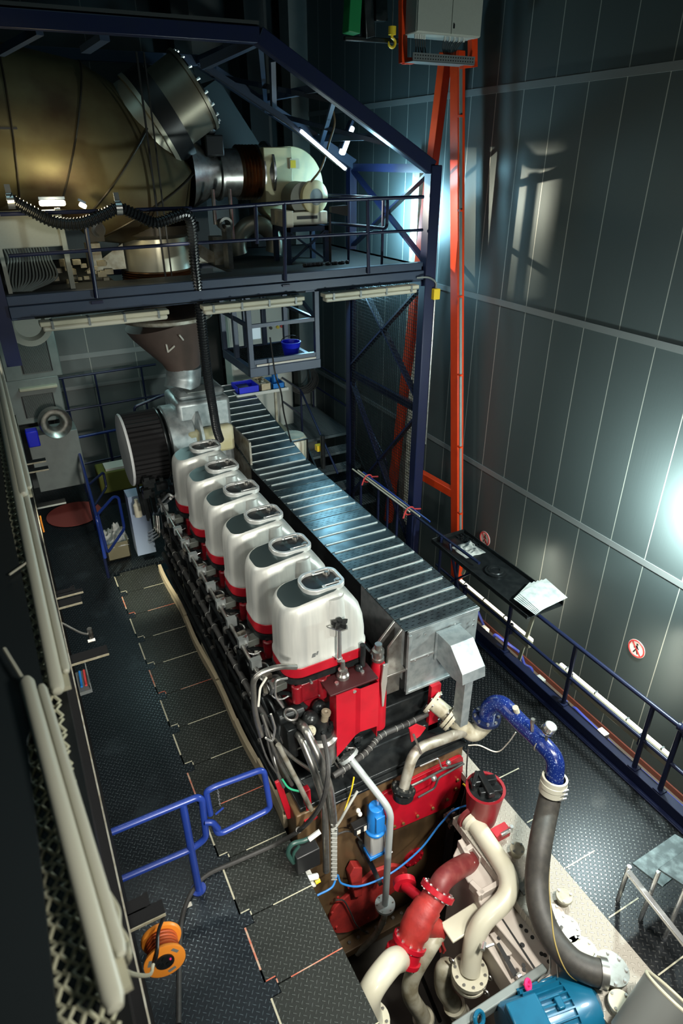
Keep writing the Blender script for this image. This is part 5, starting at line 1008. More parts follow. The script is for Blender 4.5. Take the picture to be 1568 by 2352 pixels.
# gable truss
K0, K1, K2 = P(-40, 38, y=YP), P(592, 82, y=YP), P(990, 385, y=YP)
m = MB(); m.bar(K0, K1, 0.12, 0.14); m.bar(K1, K2, 0.12, 0.16); t.part('front_chord', m, NAVY, bevel=0.008)
m = MB(); m.bar(K0 + V(0, .05, .10), K1 + V(0, .05, .10), 0.2, 0.03); m.bar(K1 + V(-0.05, .05, .11), K2 + V(-.1, .05, .11), 0.03, 0.03); t.part('roof_sheet', m, DARKS)
YR = 9.6
R1, R2 = P(470, 155, y=YR), P(793, 388, y=YR)
R1b = V(K1.x, YR, K1.z); R2b = V(5.2, YR, 5.93); R0b = V(K0.x, YR, K0.z)
m = MB(); m.bar(R0b, R1b, 0.1, 0.12); m.bar(R1b, R2b, 0.1, 0.14); t.part('rear_chord', m, SLATE, bevel=0.006)
for s in (0.0, 0.34, 0.72):
    a = K1.lerp(K2, s); b = R1b.lerp(R2b, s); m = MB(); m.bar(a, b, 0.08, 0.08); t.part('purlin', m, SLATE)
for s, e in ((0.02, 0.40), (0.40, 0.08), (0.40, 0.76), (0.76, 0.42)):
    m = MB(); m.bar(K1.lerp(K2, s) + V(0, .05, -.05), R1b.lerp(R2b, e) + V(0, 0, -.05), 0.05, 0.05); t.part('diagonal_brace', m, SLATE)
m = MB(); a = K1.lerp(K2, .25); m.bar(P(625, 140, y=8.3), P(628, 245, y=8.5), 0.06, 0.06, (0, 1, 0)); t.part('web_post', m, SLATE)
m = MB(); m.bar(P(466, 150, y=8.2), P(585, 95, y=7.6), 0.09, 0.09); m.bar(P(0, 120, y=8.4), P(90, 70, y=7.6), 0.07, 0.07); m.bar(P(195, 115, y=8.3), P(240, 85, y=7.8), 0.10, 0.06); t.part('purlin', m, SLATE)
m = MB(); m.bar(P(463, 148, y=8.2), P(655, 275, y=8.2), 0.07, 0.06); m.bar(P(655, 275, y=8.2), P(795, 390, y=8.2), 0.05, 0.05); t.part('inner_rafter', m, SLATE)
# side X bracing + wire mesh on the right side
def sb(a, b): m = MB(); m.bar((5.2, *a), (5.2, *b), 0.03, 0.09, (1, 0, 0)); t.part('cross_brace', m, NAVY)
sb((7.58, 4.8), (9.6, 5.85)); sb((7.58, 5.85), (9.6, 4.8)); sb((7.58, 2.9), (9.6, 4.5)); sb((7.58, 4.5), (9.6, 2.9)); sb((7.58, 0.4), (9.6, 2.6)); sb((7.58, 2.6), (9.6, 0.4))
m = MB(); m.box(5.17, 5.22, 7.55, 9.65, 2.68, 2.80); m.box(5.17, 5.22, 7.55, 9.65, 5.84, 5.94); m.box(5.17, 5.21, 7.6, 7.64, 0.2, 4.5); m.box(5.17, 5.21, 9.52, 9.56, 0.2, 4.5); t.part('side_rail', m, NAVY)
m = MB(); n = 38
for k in range(n + 1): y = 7.62 + 1.92 * k / n; m.box(5.162, 5.168, y - 0.003, y + 0.003, 0.3, 4.5)
for k in range(85): z = 0.3 + 4.2 * k / 84; m.box(5.156, 5.162, 7.62, 9.54, z - 0.003, z + 0.003)
t.part('wire_mesh', m, BLACKS)
m = MB(); m.box(5.23, 5.33, YP - 0.14, YP - 0.06, 4.33, 4.47); t.part('lamp_switch', m, YEL, bevel=0.008, label='small yellow switch box')
m = MB(); m.tube(spl([(5.0, YP - .05, 4.62), (5.15, YP - .1, 4.62), (5.27, YP - .1, 4.55), (5.28, YP - .1, 4.45)], 6), 0.012, 6); t.part('cable', m, GREYD)
# platform railing
YA = YP - 0.02
ra = MB(); ra.tube([P(435, 482, y=YA), P(700, 462, y=YA), P(972, 452, y=YA)], 0.022, 10); t.part('top_rail', ra, NAVY)
m = MB(); m.tube([P(0, 492, y=YA), P(440, 478, y=YA)], 0.020, 10); t.part('top_rail', m, NAVY)
m = MB(); m.tube([P(20, 588, y=YA), P(455, 558, y=YA), P(970, 528, y=YA)], 0.018, 10); t.part('mid_rail', m, NAVY)
for (q0, q1) in (((655, 645), (652, 465)), ((846, 628), (844, 458)), ((222, 684), (196, 515)), ((440, 540), (436, 482)), ((590, 560), (586, 470))):
    a, b = P(*q0, y=YA), P(*q1, y=YA); m = MB(); m.cyl(a, b, 0.022, 10); t.part('rail_post', m, NAVY)
m = MB(); m.box(P(655, 640, y=YA).x - .05, P(655, 640, y=YA).x + .05, YA - .03, YA, 4.66, 4.68); m.box(P(220, 680, y=YA).x - .06, P(220, 680, y=YA).x + .06, YA - .03, YA, 4.66, 4.69); t.part('post_foot', m, NAVY)
m = MB(); m.tube(fil([P(750, 448, y=8.6), P(880, 455, y=7.8), P(890, 455, y=7.6), P(888, 525, y=7.6), P(755, 512, y=8.6)], 0.06), 0.02, 10); t.part('side_gate', m, NAVY)
for (a, b, y_) in ((800, 460, 8.4), (880, 460, 7.8)): m = MB(); q = P(a, b, y=y_); m.cyl((q.x, y_, 4.75), q, 0.018, 8); t.part('rail_post', m, NAVY)
# strip lights under the platform
for k, (a, b, lab) in enumerate((((90, 745), (385, 715), 'cream strip light under the platform left of the hanging hose'), ((462, 706), (694, 684), 'cream strip light under the middle of the platform above the cage'), ((740, 680), (955, 659), 'cream strip light under the platform beside the column'))):
    p0_, p1_ = P(*a, y=YP - .08), P(*b, y=YP - .08); z = 4.5
    t2 = T('platform_strip_light', lab, 'strip light', ((p0_.x + p1_.x) / 2, YP - .08, z - .05), 'strip lights under the platform')
    m = MB(); m.box(p0_.x, p1_.x, YP - .16, YP - .02, z + 0.0, z + .05); t2.part('housing', m, LAMPH, bevel=0.01)
    m = MB(); m.box(p0_.x + .02, p1_.x - .02, YP - .15, YP - .03, z - .055, z); t2.part('diffuser', m, LAMPF, bevel=0.02)
    m = MB()
    for j in range(4): x = p0_.x + .12 + j * (p1_.x - p0_.x - .24) / 3; m.box(x - .012, x + .012, YP - .166, YP - .014, z - .03, z + .052)
    t2.part('clip', m, TRIMM)
m = MB(); m.tube([P(80, 728, y=YP), P(450, 690, y=YP), P(700, 668, y=YP)], 0.022, 8); m.tube([P(120, 738, y=YP), P(330, 712, y=YP)], 0.016, 8); one('cable_pipe', m, BLACKS, 'black cable pipe under the platform beam above the strip lights', 'pipe')
# exhaust silencer elbow
YX = 9.2
XE = 2.02; ZC = 6.30; RE = 0.83
t = T('exhaust_duct', 'huge smoky olive exhaust duct elbow turning down through the platform', 'exhaust duct', (XE, YX, 4.1))
ctr = [V(-2.4, YX, ZC), V(0.45, YX, ZC)] + [V(0.45 + (XE - 0.45) * math.sin(a), YX, ZC - (0.95) * (1 - math.cos(a))) for a in [math.radians(x) for x in (22, 45, 68, 90)]]
ctr = [V(-2.4, YX, ZC), V(0.55, YX, ZC), V(1.15, YX, ZC - 0.10), V(1.62, YX, ZC - 0.38), V(1.92, YX, ZC - 0.78), V(XE, YX, 5.25)]
t.part('elbow', MB().tube(ctr, [RE, RE, RE, RE, RE * .95, RE * .62], 48), BRASS, sharp=20)
m = MB()
for k in (1, 2, 3, 4):
    d = ((ctr[k + 1] - ctr[k]).normalized() + (ctr[k] - ctr[k - 1]).normalized()).normalized(); m.ring(ctr[k], d, RE * (1.005 if k < 4 else .955), 0.012, 64, 6)
m.ring(V(-0.6, YX, ZC), (1, 0, 0), RE * 1.003, 0.012, 64, 6); t.part('seam', m, SMOKE)
m = MB(); m.box(-0.6, 0.6, YX - RE - 0.005, YX - RE + 0.02, ZC - .02, ZC + .0); m.box(1.90, 1.92, YX - RE - .05, YX - RE - .03, 4.75, 7.0); m.box(1.98, 1.995, YX - RE - .05, YX - RE - .03, 4.75, 7.0); t.part('tie_bar', m, BLACK)
SC0 = V(2.12, YX - .15, 6.38); SD = V(0.80, -0.12, 0.50).normalized()
m = MB(); m.lathe(SC0 - SD * 0.25, SD, [(0, 0.52), (0.25, 0.52), (0.25, 0.56), (0.30, 0.56), (0.30, 0.53)], 44); t.part('stub_collar', m, NECKM, label='dull silver stub collar')
m = MB(); m.lathe(SC0 + SD * 0.05, SD, [(0, 0.545), (0.22, 0.545), (0.22, 0.44)], 44); t.part('black_band', m, BLACK, label='black band around the stub')
m = MB(); m.lathe(SC0 + SD * 0.22, SD, [(0, 0.44), (0.42, 0.44), (0.42, 0.47), (0.46, 0.47), (0.46, 0)], 44); t.part('stub', m, mat('smoky_stub_steel', (0.22, 0.20, 0.15), 0.42, 0.6, n=(3, .5, (.12, .10, .07))))
m = MB(); m.lathe(SC0 + SD * 0.66, SD, [(0.02, 0.43), (0.045, 0.43), (0.045, 0)], 44); t.part('stub_cover', m, BLACKS, label='black bolted cover')
m = MB(); m.bolts(SC0 + SD * 0.68, SD, 0.42, 0.016, 0.05, 18); t.part('bolt', m, STEELB)
m = MB(); m.lathe((XE, YX, 5.28), (0, 0, -1), [(0, 0.60), (0.10, 0.60), (0.14, 0.46), (0.16, 0.43)], 40); t.part('lower_cone', m, SMOKE)
m = MB(); m.lathe((XE, YX, 5.14), (0, 0, -1), [(0, 0.43), (0.04, 0.44), (0.36, 0.44), (0.40, 0.44)], 40); t.part('silver_neck', m, NECKM, label='dull silver neck')
m = MB(); pr_ = []
for k in range(9): pr_ += [(0.40 + 0.03 * k, 0.43), (0.415 + 0.03 * k, 0.47)]
m.lathe((XE, YX, 5.14), (0, 0, -1), pr_, 40); t.part('bellows', m, COPPER)
m = MB()
for sx in (-1, 1):
    m.prism([(XE + sx * .44, YX - .2, 5.08), (XE + sx * .95, YX - .2, 4.78), (XE + sx * .44, YX - .2, 4.78)], (0, .02, 0)); m.box(XE + sx * .8 - .08, XE + sx * .8 + .08, YX - .25, YX - .05, 4.75, 5.1)
t.part('support_bracket', m, STAIN)
m = MB(); m.lathe((XE + .02, YX, 4.16), (0, 0, -1), [(0, 0.60), (0.02, 0.64), (0.06, 0.64), (0.08, 0.60), (0.1, 0.52)], 40); t.part('lower_flange', m, STAIN, label='stained lower flange')
cn = [(V(XE + .02, YX, 4.08), .58), (V(XE + .05, YX, 3.95), .53), (V(XE + .10, YX, 3.75), .42), (V(XE + .16, YX, 3.50), .28), (V(XE + .18, YX, 3.36), .24)]
t.part('reducer_cone', MB().tube([c for c, _ in cn], [r for _, r in cn], 40), CONEM, sharp=60)
m = MB()
for a, b in (((381, 791), (388, 810)), ((388, 811), (399, 794)), ((406, 765), (417, 778))):
    pa, pb = P(*a, y=8.76), P(*b, y=8.76)
    def proj_(p):
        z = p.z; i = max(k for k in range(len(cn)) if cn[k][0].z >= z); i = min(i, len(cn) - 2); f = (cn[i][0].z - z) / (cn[i][0].z - cn[i + 1][0].z); c = cn[i][0].lerp(cn[i + 1][0], f); r = cn[i][1] * (1 - f) + cn[i + 1][1] * f
        dx = p.x - c.x; return V(p.x, c.y - math.sqrt(max(0, (r + .035) ** 2 - dx * dx)), z)
    m.tube([proj_(pa.lerp(pb, j / 4)) for j in range(5)], 0.012, 6)
t.part('chalk_mark', m, CHALK, label='white chalk V and a short stroke')
m = MB(); m.tube(spl([V(XE + .18, YX, 3.38), V(XE + .16, YX, 3.2), V(XE + .1, YX - .05, 3.05)], 8), [0.25] * 17, 28); t.part('lagging', m, GALV)
# flue stub to the fan
t = T('extraction_fan', 'cream centrifugal fan with motor behind the platform railing', 'fan', (4.0, 9.0, 4.75))
c = P(668, 430, y=9.2)
m = MB(); m.lathe(c + V(0, 0.3, 0), (0, -1, 0), [(0, 0), (0, .50), (.30, .50), (.30, 0)], 48); m.box(c.x - .5, c.x - .1, 8.9, 9.5, c.z - .2, c.z + .48); t.part('casing', m, FANM, bevel=0.01)
m = MB(); q = P(676, 376, y=8.89); m.box(q.x - .07, q.x + .07, 8.885, 8.895, q.z - .06, q.z + .06); lb_ = t.part('warning_label', m, mat('label_cream', (0.55, 0.5, 0.34), 0.5)); m = MB(); m.box(q.x - .06, q.x + .015, 8.882, 8.888, q.z - .05, q.z + .04); t.part('yellow_field', m, YEL, parent=lb_)
cm = P(718, 452, y=8.55)
m = MB(); m.lathe((cm.x - .12, 8.95, cm.z - .02), (0, -1, 0), [(0, 0), (0, .18), (.10, .20), (.40, .20), (.41, .0)], 32); t.part('motor', m, mat('fan_motor_grey', (0.16, 0.16, 0.13), 0.5, 0.2))
m = MB(); m.lathe((cm.x, 8.60, cm.z), (0.15, -1, 0), [(0, .19), (.10, .20), (.12, .17), (.125, .10)], 32); t.part('fan_guard', m, FANM); m = MB(); m.lathe((cm.x, 8.60, cm.z), (0.15, -1, 0), [(.10, 0.12), (.122, .12), (.122, 0)], 28); t.part('guard_grille', m, GREYD)
m = MB(); q = P(702, 512, y=8.55); m.box(q.x - .30, q.x + .30, 8.5, 9.0, q.z - .02, q.z + .14); m.box(q.x - .32, q.x - .22, 8.45, 9.0, q.z - .04, q.z + .16); t.part('base_box', m, mat('fan_base_cream', (0.55, 0.52, 0.40), 0.45), bevel=0.01)
m = MB(); m.box(q.x - .15, q.x + .15, 8.495, 8.5, q.z + .05, q.z + .09); t.part('slot', m, BLACK)
zq = q.z - .04
m = MB()
for x in (-.28, .28):
    for y in (8.52, 8.95): m.box(q.x + x - .03, q.x + x + .03, y - .03, y + .03, 4.75, zq)
m.box(q.x - .31, q.x + .31, 8.49, 8.98, zq - .06, zq); m.bar((q.x - .26, 8.5, 4.78), (q.x + .26, 8.5, zq - .06), .02, .05, (0, 1, 0)); m.bar((q.x + .26, 8.5, 4.78), (q.x - .26, 8.5, zq - .06), .02, .05, (0, 1, 0)); t.part('stand', m, SLATE)
a, b = P(452, 398, y=9.2), P(612, 402, y=9.2)
t = T('flue_branch', 'ribbed steel flue branch between the exhaust duct and the fan', 'flue', (3.0, 9.2, 5.5))
prof = [(-.1, .42), (.10, .34), (.22, .29), (.24, .33), (.27, .33), (.27, .28), (.50, .28)]
L_ = (b.x - a.x)
m = MB(); m.lathe((a.x, 9.2, a.z), (1, 0, 0), [(-.15, .44), (0.12, .30), (.25, .29), (.25, .33), (.28, .33), (.28, .285), (L_ * .55, .285)], 36); t.part('pipe', m, STEEL)
pr_ = []
for k in range(6): pr_ += [(L_ * .55 + .045 * k, .285), (L_ * .55 + .0225 + .045 * k, .33)]
m = MB(); m.lathe((a.x, 9.2, a.z), (1, 0, 0), pr_ + [(L_ * .55 + .27, .285)], 36); t.part('bellows', m, COPPER, label='copper coloured bellows')
m = MB(); m.lathe((a.x, 9.2, a.z), (1, 0, 0), [(L_ * .55 + .27, .285), (L_ * .55 + .29, .33), (L_ * .55 + .31, .33), (L_ * .55 + .33, .28), (L_ - .03, .33), (L_ - .03, .37), (L_, .37), (L_, 0)], 36); t.part('end_piece', m, STEEL)
q = P(488, 335, y=9.0); m = MB(); m.box(q.x - .12, q.x + .12, 8.9, 9.1, q.z - .12, q.z + .12); m.cyl((q.x, 9, q.z - .3), (q.x, 9, q.z), .04, 10); m.ball((q.x - .03, 9, q.z + .2), .1, 8); t.part('damper_actuator', m, BLACK, bevel=0.02)
q = P(518, 516, y=8.6); m = MB(); m.lathe(q, (0, -1, 0), [(-.2, .06), (0, .06), (0, .09), (.03, .09), (.03, .06), (0, .06)], 20); m.box(q.x - .03, q.x + .03, 8.5, 8.7, 4.75, q.z); m.cyl((q.x - .1, 8.7, q.z), (q.x - .1, 8.7, q.z + .4), .025, 8); m.cyl((q.x + .12, 8.7, q.z - .2), (q.x + .12, 8.7, q.z + .4), .025, 8); t.part('test_valve', m, STEEL)
q = P(588, 555, y=9.3); m = MB(); m.tube([V(q.x + .28 * math.cos(x), 9.3, q.z - .05 + .28 * math.sin(x)) for x in [math.radians(v) for v in range(200, -30, -15)]], .12, 20)
one('flue_elbow', m, NECKM, 'round silver flue elbow low on the deck left of the fan stand', 'elbow', sharp=60)
hose('lamp_cable', 'thin brown cable hanging from the truss to the fan motor', 'cable', [P(765, 255, y=8.2), P(768, 285, y=8.2), P(755, 330, y=8.3), P(738, 385, y=8.4), P(712, 420, y=8.5)], 0.014, mat('brown_cable', (0.10, 0.07, 0.03), 0.6))
# added box that crops the invented warm light to a rectangle on the right wall
L0 = V(4.2, 8.3, 5.42); k = 1 / 13.0
def gl(yw, zw): return V(4.33, L0.y + (yw - L0.y) * k, L0.z + (zw - L0.z) * k)
c4 = [gl(6.12, 4.45), gl(7.85, 4.45), gl(7.85, 6.10), gl(6.12, 6.10)]; r4 = [V(4.16, L0.y + s * .035, L0.z + t_ * .035) for s, t_ in ((-1, -1), (1, -1), (1, 1), (-1, 1))]
t = T('added_snoot', 'small black added light-cropping floodlight on the platform behind the railing aimed at the wall', 'snoot', (4.2, 8.3, 4.75))
m = MB(); m.add(c4 + r4, [(0, 1, 5, 4), (1, 2, 6, 5), (2, 3, 7, 6), (3, 0, 4, 7), (4, 5, 6, 7)]); t.part('hood', m, BLACK)
m = MB(); m.cyl((4.15, 8.3, 4.75), (4.15, 8.3, 5.37), .018, 8); t.part('stand_pole', m, BLACK)
# lit tubes
def litTube(a, b, y, lab, r, glow, par=0.03):
    p0_, p1_ = P(*a, y=y), P(*b, y=y); mid = (p0_ + p1_) / 2; t2 = T('tube_lamp', lab, 'lamp', mid, 'lit tube lamps on the upper platform'); d = (p1_ - p0_).normalized()
    m = MB(); m.bar(p0_, p1_, r * 2, r * 1.6); t2.part('lit_tube', m, glow, bevel=r * .5)
    m = MB(); m.bar(p0_ + V(0, 0.02, r * 1.4), p1_ + V(0, 0.02, r * 1.4), r * 2.4, r * .8); t2.part('housing', m, SLATE)
    return mid
litTube((90, 467), (150, 466), 8.3, 'glaring warm tube lamp under the exhaust duct', 0.035, GLOW); litTube((182, 468), (198, 476), 8.3, 'small glaring lamp end under the exhaust duct right of the tube lamp', 0.03, GLOW)
litTube((690, 300), (794, 389), 8.08, 'bluish white tube lamp along the lower truss chord', 0.022, GLOWC); litTube((808, 290), (784, 355), 8.8, 'short white tube lamp hanging between the truss braces', 0.045, GLOWC)
lamp('truss_lamp', 'POINT', V(4.75, 8.5, 5.70), 60, (0.42, 0.80, 1.0), 0.12)
lamp('wall_tube_lamp', 'AREA', V(5.42, 9.0, 5.25), 100, (0.40, 0.80, 1.0), 0.15, 0.7, aim=(5.9, 9.0, 5.15))
lamp('duct_lamp', 'POINT', P(130, 472, y=8.1), 14, (1.0, 0.85, 0.5), 0.05)
lamp('duct_lamp', 'SPOT', V(0.2, 6.2, 5.3), 44, (1.0, 0.84, 0.48), 0.15, aim=(1.2, 9.0, 5.9), cone=52, blend=1.0)
lamp('neck_fill_light', 'SPOT', V(1.9, 7.0, 5.4), 32, (1.0, 0.95, 0.75), 0.1, aim=(2.05, 9.0, 4.9), cone=38, blend=0.8)  # bodyless light added to brighten the silver neck
lamp('fan_lamp', 'SPOT', V(3.4, 6.8, 6.3), 3.5, (1.0, 0.92, 0.7), 0.1, aim=(3.8, 9.0, 5.5), cone=36, blend=0.9)
# corrugated black hose
hp = [P(20, 455, y=7.40), P(60, 478, y=7.40), P(125, 510, y=7.40), P(185, 513, y=7.40), P(240, 492, y=7.40), P(272, 478, y=7.40), P(310, 492, y=7.40), P(355, 511, y=7.40), P(400, 498, y=7.40), P(428, 492, y=7.42), P(440, 520, y=7.46), P(447, 600, y=7.50), P(458, 700, y=7.55), P(475, 850, y=7.70), P(490, 945, y=7.95), P(497, 985, y=8.1), P(505, 1010, y=8.2)]
q = spl(hp, 14); L = [0]
for a, b in zip(q, q[1:]): L.append(L[-1] + (b - a).length)
n = int(L[-1] / 0.0085); pts = []; j = 0
for k in range(n + 1):
    s = L[-1] * k / n
    while j < len(L) - 2 and L[j + 1] < s: j += 1
    pts.append(q[j].lerp(q[j + 1], (s - L[j]) / max(1e-6, L[j + 1] - L[j])))
t = T('corrugated_hose', 'long black corrugated hose strapped to the platform rail and hanging behind the engine covers', 'hose', hp[-1])
t.part('hose', MB().tube(pts, [0.048 if (k // 2) % 2 else 0.060 for k in range(n + 1)], 14), mat('glossy_black_hose', (0.012, 0.014, 0.016), 0.22), sharp=25)
m = MB()
for (a, b) in ((24, 462), (272, 478)): c = P(a, b, y=7.40); m.lathe(c + V(-.03, 0, 0), (1, 0, 0), [(0, .068), (.06, .068)], 18); m.bar(c + V(0, 0, .05), c + V(0, 0.03, .14), .05, .012, (0, 1, 0))
t.part('strap', m, STEELB, label='bright metal strap')
# cabinet and cables left on the platform
c0_, c1_ = P(0, 495, y=8.0), P(150, 565, y=8.0)
t = T('platform_cabinet', 'light grey cabinet with cable bundle at the left end of the platform', 'cabinet', (c1_.x - .4, 8.0, 4.75))
m = MB(); m.box(c1_.x - .85, c1_.x, 8.0, 8.35, c1_.z, c0_.z + .02); t.part('body', m, GREYC, bevel=0.012); m = MB(); m.box(c1_.x - .03, c1_.x + .02, 7.98, 8.06, 4.75, c0_.z + .05); m.box(c1_.x - .66, c1_.x - .62, 7.98, 8.03, 4.75, c0_.z); t.part('post', m, GREYC)
m = MB()
for k in range(16):
    x = c1_.x - .60 + .028 * k; m.tube(spl([(x, 8.05, c1_.z), (x + .01, 8.03, c1_.z - .12), (x - .06 + .006 * k, 8.02 + .01 * (k % 4), c1_.z - .32), (c1_.x - .62 + .012 * k, 8.0, 4.76)], 6), 0.010, 6)
t.part('cable', m, GREYD, label='bundle of grey cables')
m = MB(); q = P(226, 528, y=8.1); m.lathe(q, (0.2, -1, 0), [(-.15, .08), (0, .08), (0, .05), (-.02, 0)], 18); m.box(q.x - .12, q.x + .05, 8.1, 8.3, q.z - .12, q.z + .08); one('round_valve', m, SMOKE, 'round sooty valve body above the platform left of the silver neck', 'valve')
m = MB()
for k in range(26):
    q = P(random.uniform(120, 250), random.uniform(600, 660), y=8.4); s = random.uniform(.02, .05); m.box(q.x - s, q.x + s, q.y - s, q.y + s, q.z - s * .6, q.z + s * .6)
o = one('stored_parts', m, CREAMD, 'clutter of small pale parts lying on the platform behind the railing', 'clutter'); o['kind'] = 'stuff'
m = MB()
for k in range(30):
    q = P(random.uniform(700, 800), random.uniform(590, 612), y=8.2); s = random.uniform(.015, .035); m.ball((q.x, q.y, 4.77), s, 4)
o = one('bagged_waste', m, RUB, 'heap of black plastic scraps on the platform near the fan stand', 'scraps'); o['kind'] = 'stuff'
# roof duct / hood behind the truss
m = MB(); m.prism([P(500, 180, y=11.2), P(605, 345, y=11.2), P(430, 345, y=11.2), P(400, 250, y=11.2)], (0, 2.4, 0)); one('grey_hood', m, mat('dark_hood_sheet', (0.09, 0.11, 0.11), 0.55), 'dull grey sloping hood on the back wall behind the truss', 'hood')
# ------------------------------------------------------------------ turbocharger
YT = 9.2
t = T('turbocharger', 'big turbocharger with black ribbed intake filter drum and silver casing', 'turbocharger', (1.9, YT, 1.7))
xd = P(285, 1035, y=YT).x; zd = P(283, 1035, y=YT).z
m = MB(); m.lathe((xd, YT, zd), (1, 0, 0), [(0, 0), (0, .53), (.02, .54), (.035, .53), (.035, 0)], 56); t.part('end_disc', m, mat('pale_end_disc', (0.60, 0.63, 0.64), 0.5, n=(5, .4, (.45, .48, .5)))); 
m = MB()
n = 44; out = []
for k in range(n * 2): a = math.pi * k / n; r = .535 if k % 2 else .515; out.append((xd + .035, YT + r * math.cos(a), zd + r * math.sin(a)))
m.prism(out, (.50, 0, 0)); t.part('ribbed_drum', m, MATTE, label='black ribbed filter drum')
m = MB(); m.ring((xd + .54, YT, zd), (1, 0, 0), .53, .018, 48, 8); m.ring((xd + .60, YT, zd), (1, 0, 0), .52, .012, 48, 8); t.part('clamp_ring', m, BLACKS)
m = MB(); m.lathe((xd + .60, YT, zd + .03), (1, 0, 0), [(0, .50), (.02, .53), (.36, .53), (.38, .50), (.40, .40), (.5, .38)], 48); t.part('compressor_casing', m, GALV)
m = MB(); m.lathe((xd + .98, YT, zd + .05), (1, 0, 0), [(0, .42), (.05, .60), (.09, .60), (.10, .45)], 40); t.part('turbine_flange', m, GALV)
m = MB(); m.box(1.95, 2.75, YT - .35, YT + .45, 1.7, 2.95); m.box(2.0, 2.7, YT - .30, YT + .4, 2.95, 3.08); t.part('turbine_casing', m, GALV, bevel=0.12, label='sheet lagged turbine casing')
m = MB(); m.box(2.02, 2.72, YT - .50, YT - .34, 2.15, 2.55); t.part('lagging_pad', m, mat('yellowed_lagging', (.50, .48, .34), .6, n=(5, .6, (.4, .36, .15))), bevel=0.05)
m = MB(); q = P(455, 898, y=8.9); m.box(q.x - .18, q.x + .18, 8.82, 9.1, 3.08, 3.10); t.part('top_plate', m, GREYD, bevel=0.006)
m = MB()
for k in range(40):
    q = P(random.uniform(330, 430), random.uniform(1100, 1150), y=8.6); s = random.uniform(.015, .05); m.box(q.x - s, q.x + s, q.y - s, q.y + s, q.z - s, q.z + s)
for k in range(10): q = P(random.uniform(310, 345), random.uniform(1105, 1130), y=9.0); m.cyl(q, q + V(.03, 0, -.5), .02, 8)
t.part('oil_fittings', m, BLACKS)
m = MB()
for k in range(4): m.tube(fil([P(325 + 6 * k, 1232 + 5 * k, x=1.35), P(355 + 4 * k, 1215 + 5 * k, x=1.4), P(352 + 4 * k, 1185, x=1.45)], .05), .014, 8)
ENG.part('rear_line', m, STEEL); m = MB(); m.tube(fil([P(352, 1185, x=1.5), P(362, 1160, x=1.5), P(388, 1135, x=1.5), P(398, 1142, x=1.55)], .06), .022, 10); m.tube(fil([P(356, 1190, x=1.55), P(368, 1168, x=1.55), P(392, 1145, x=1.55)], .06), .022, 10); ENG.part('rear_line', m, STEELB)
m = MB(); m.box(1.15, 1.45, 9.6, 9.9, 0.2, 1.3); ENG.part('rear_panel', m, mat('faded_blue_sheet', (.25, .32, .45), .5))
m = MB(); c = P(316, 1170, y=9.4); m.lathe((c.x, c.y, c.z - .12), (0, 0, 1), [(0, 0), (0, .06), (.2, .06), (.24, .03), (.3, .03), (.3, 0)], 16); one('white_bottle', m, CREAM, 'white bottle standing by the turbocharger', 'bottle')
# ------------------------------------------------------------------ hanging cage under the platform
YC = 8.35
a, b = P(578, 848, y=YC), P(728, 826, y=YC); zb_ = (a.z + b.z) / 2; x0, x1 = a.x, b.x; yb_ = YC + 1.15
t = T('hanging_cage', 'blue grey steel cage with grating floor hanging under the platform', 'cage', ((x0 + x1) / 2, YC + .5, zb_))
for (x, y) in ((x0, YC), (x1, YC), (x0, yb_), (x1, yb_), (x0, YC + .6), (x0 + .35, yb_), (x0 + .65, yb_)): m = MB(); m.box(x - .035, x + .035, y - .035, y + .035, zb_, 4.56); t.part('upright', m, SLATE, bevel=0.005)
m = MB(); m.box(x0 - .04, x1 + .04, YC - .04, YC + .03, zb_ - .11, zb_ + .02); m.box(x0 - .04, x0 + .03, YC, yb_, zb_ - .11, zb_ + .02); m.box(x1 - .03, x1 + .04, YC, yb_, zb_ - .11, zb_ + .02); m.box(x0, x1, yb_ - .03, yb_ + .04, zb_ - .11, zb_ + .02); t.part('base_frame', m, SLATE, bevel=0.006)
m = MB(); m.box(x0 + .06, x1 - .04, YC - .044, YC - .04, zb_ + .03, zb_ + .06); m.box(x0, x1, YC - .03, YC + .02, zb_ + .02, zb_ + .12); t.part('kick_plate', m, SLATE)
m = MB(); m.box(x0 + .06, x1 - .04, YC - .05, YC - .035, zb_ + .035, zb_ + .06); t.part('white_strip', m, CHALK, label='white reflective strip')
zm = zb_ + .58; m = MB(); m.box(x0, x1, YC - .02, YC + .02, zm - .025, zm + .025); m.box(x0 - .02, x0 + .02, YC, yb_, zm - .025, zm + .025); m.box(x1 - .02, x1 + .02, YC, yb_, zm - .02, zm + .02); m.box(x0, x1, yb_ - .02, yb_ + .02, zm - .02, zm + .02); m.box(x0, x1, YC - .03, YC + .03, 4.42, 4.50); m.bar((x1, YC, zm), (x1 - .05, yb_, 4.5), .04, .04); t.part('guard_rail', m, SLATE)
m = MB()
for k in range(30): x = x0 + .04 + k * (x1 - x0 - .08) / 29; m.box(x - .004, x + .004, YC, yb_, zb_ - .02, zb_ + .012)
for k in range(12): y = YC + .05 + k * 1.05 / 11; m.box(x0, x1, y - .005, y + .005, zb_ - .02, zb_ + .006)
t.part('grating', m, BLACKS)
c = P(668, 798, y=YC + .30); t = T('blue_bucket', 'bright blue plastic bucket on the cage grating', 'bucket', (c.x, c.y, zb_ + .012))
c.z = zb_ + .012
t.part('bucket', MB().lathe(c, (0, 0, 1), [(0, 0), (0, .10), (.20, .14), (.22, .15), (.22, .135), (.05, .10), (.05, 0)], 24), BIN)
t.part('handle', MB().tube([c + V(.145 * math.cos(a), 0.02, .22 + .08 * math.sin(a)) for a in [math.radians(v) for v in range(0, 181, 18)]], .006, 6), BLACK)
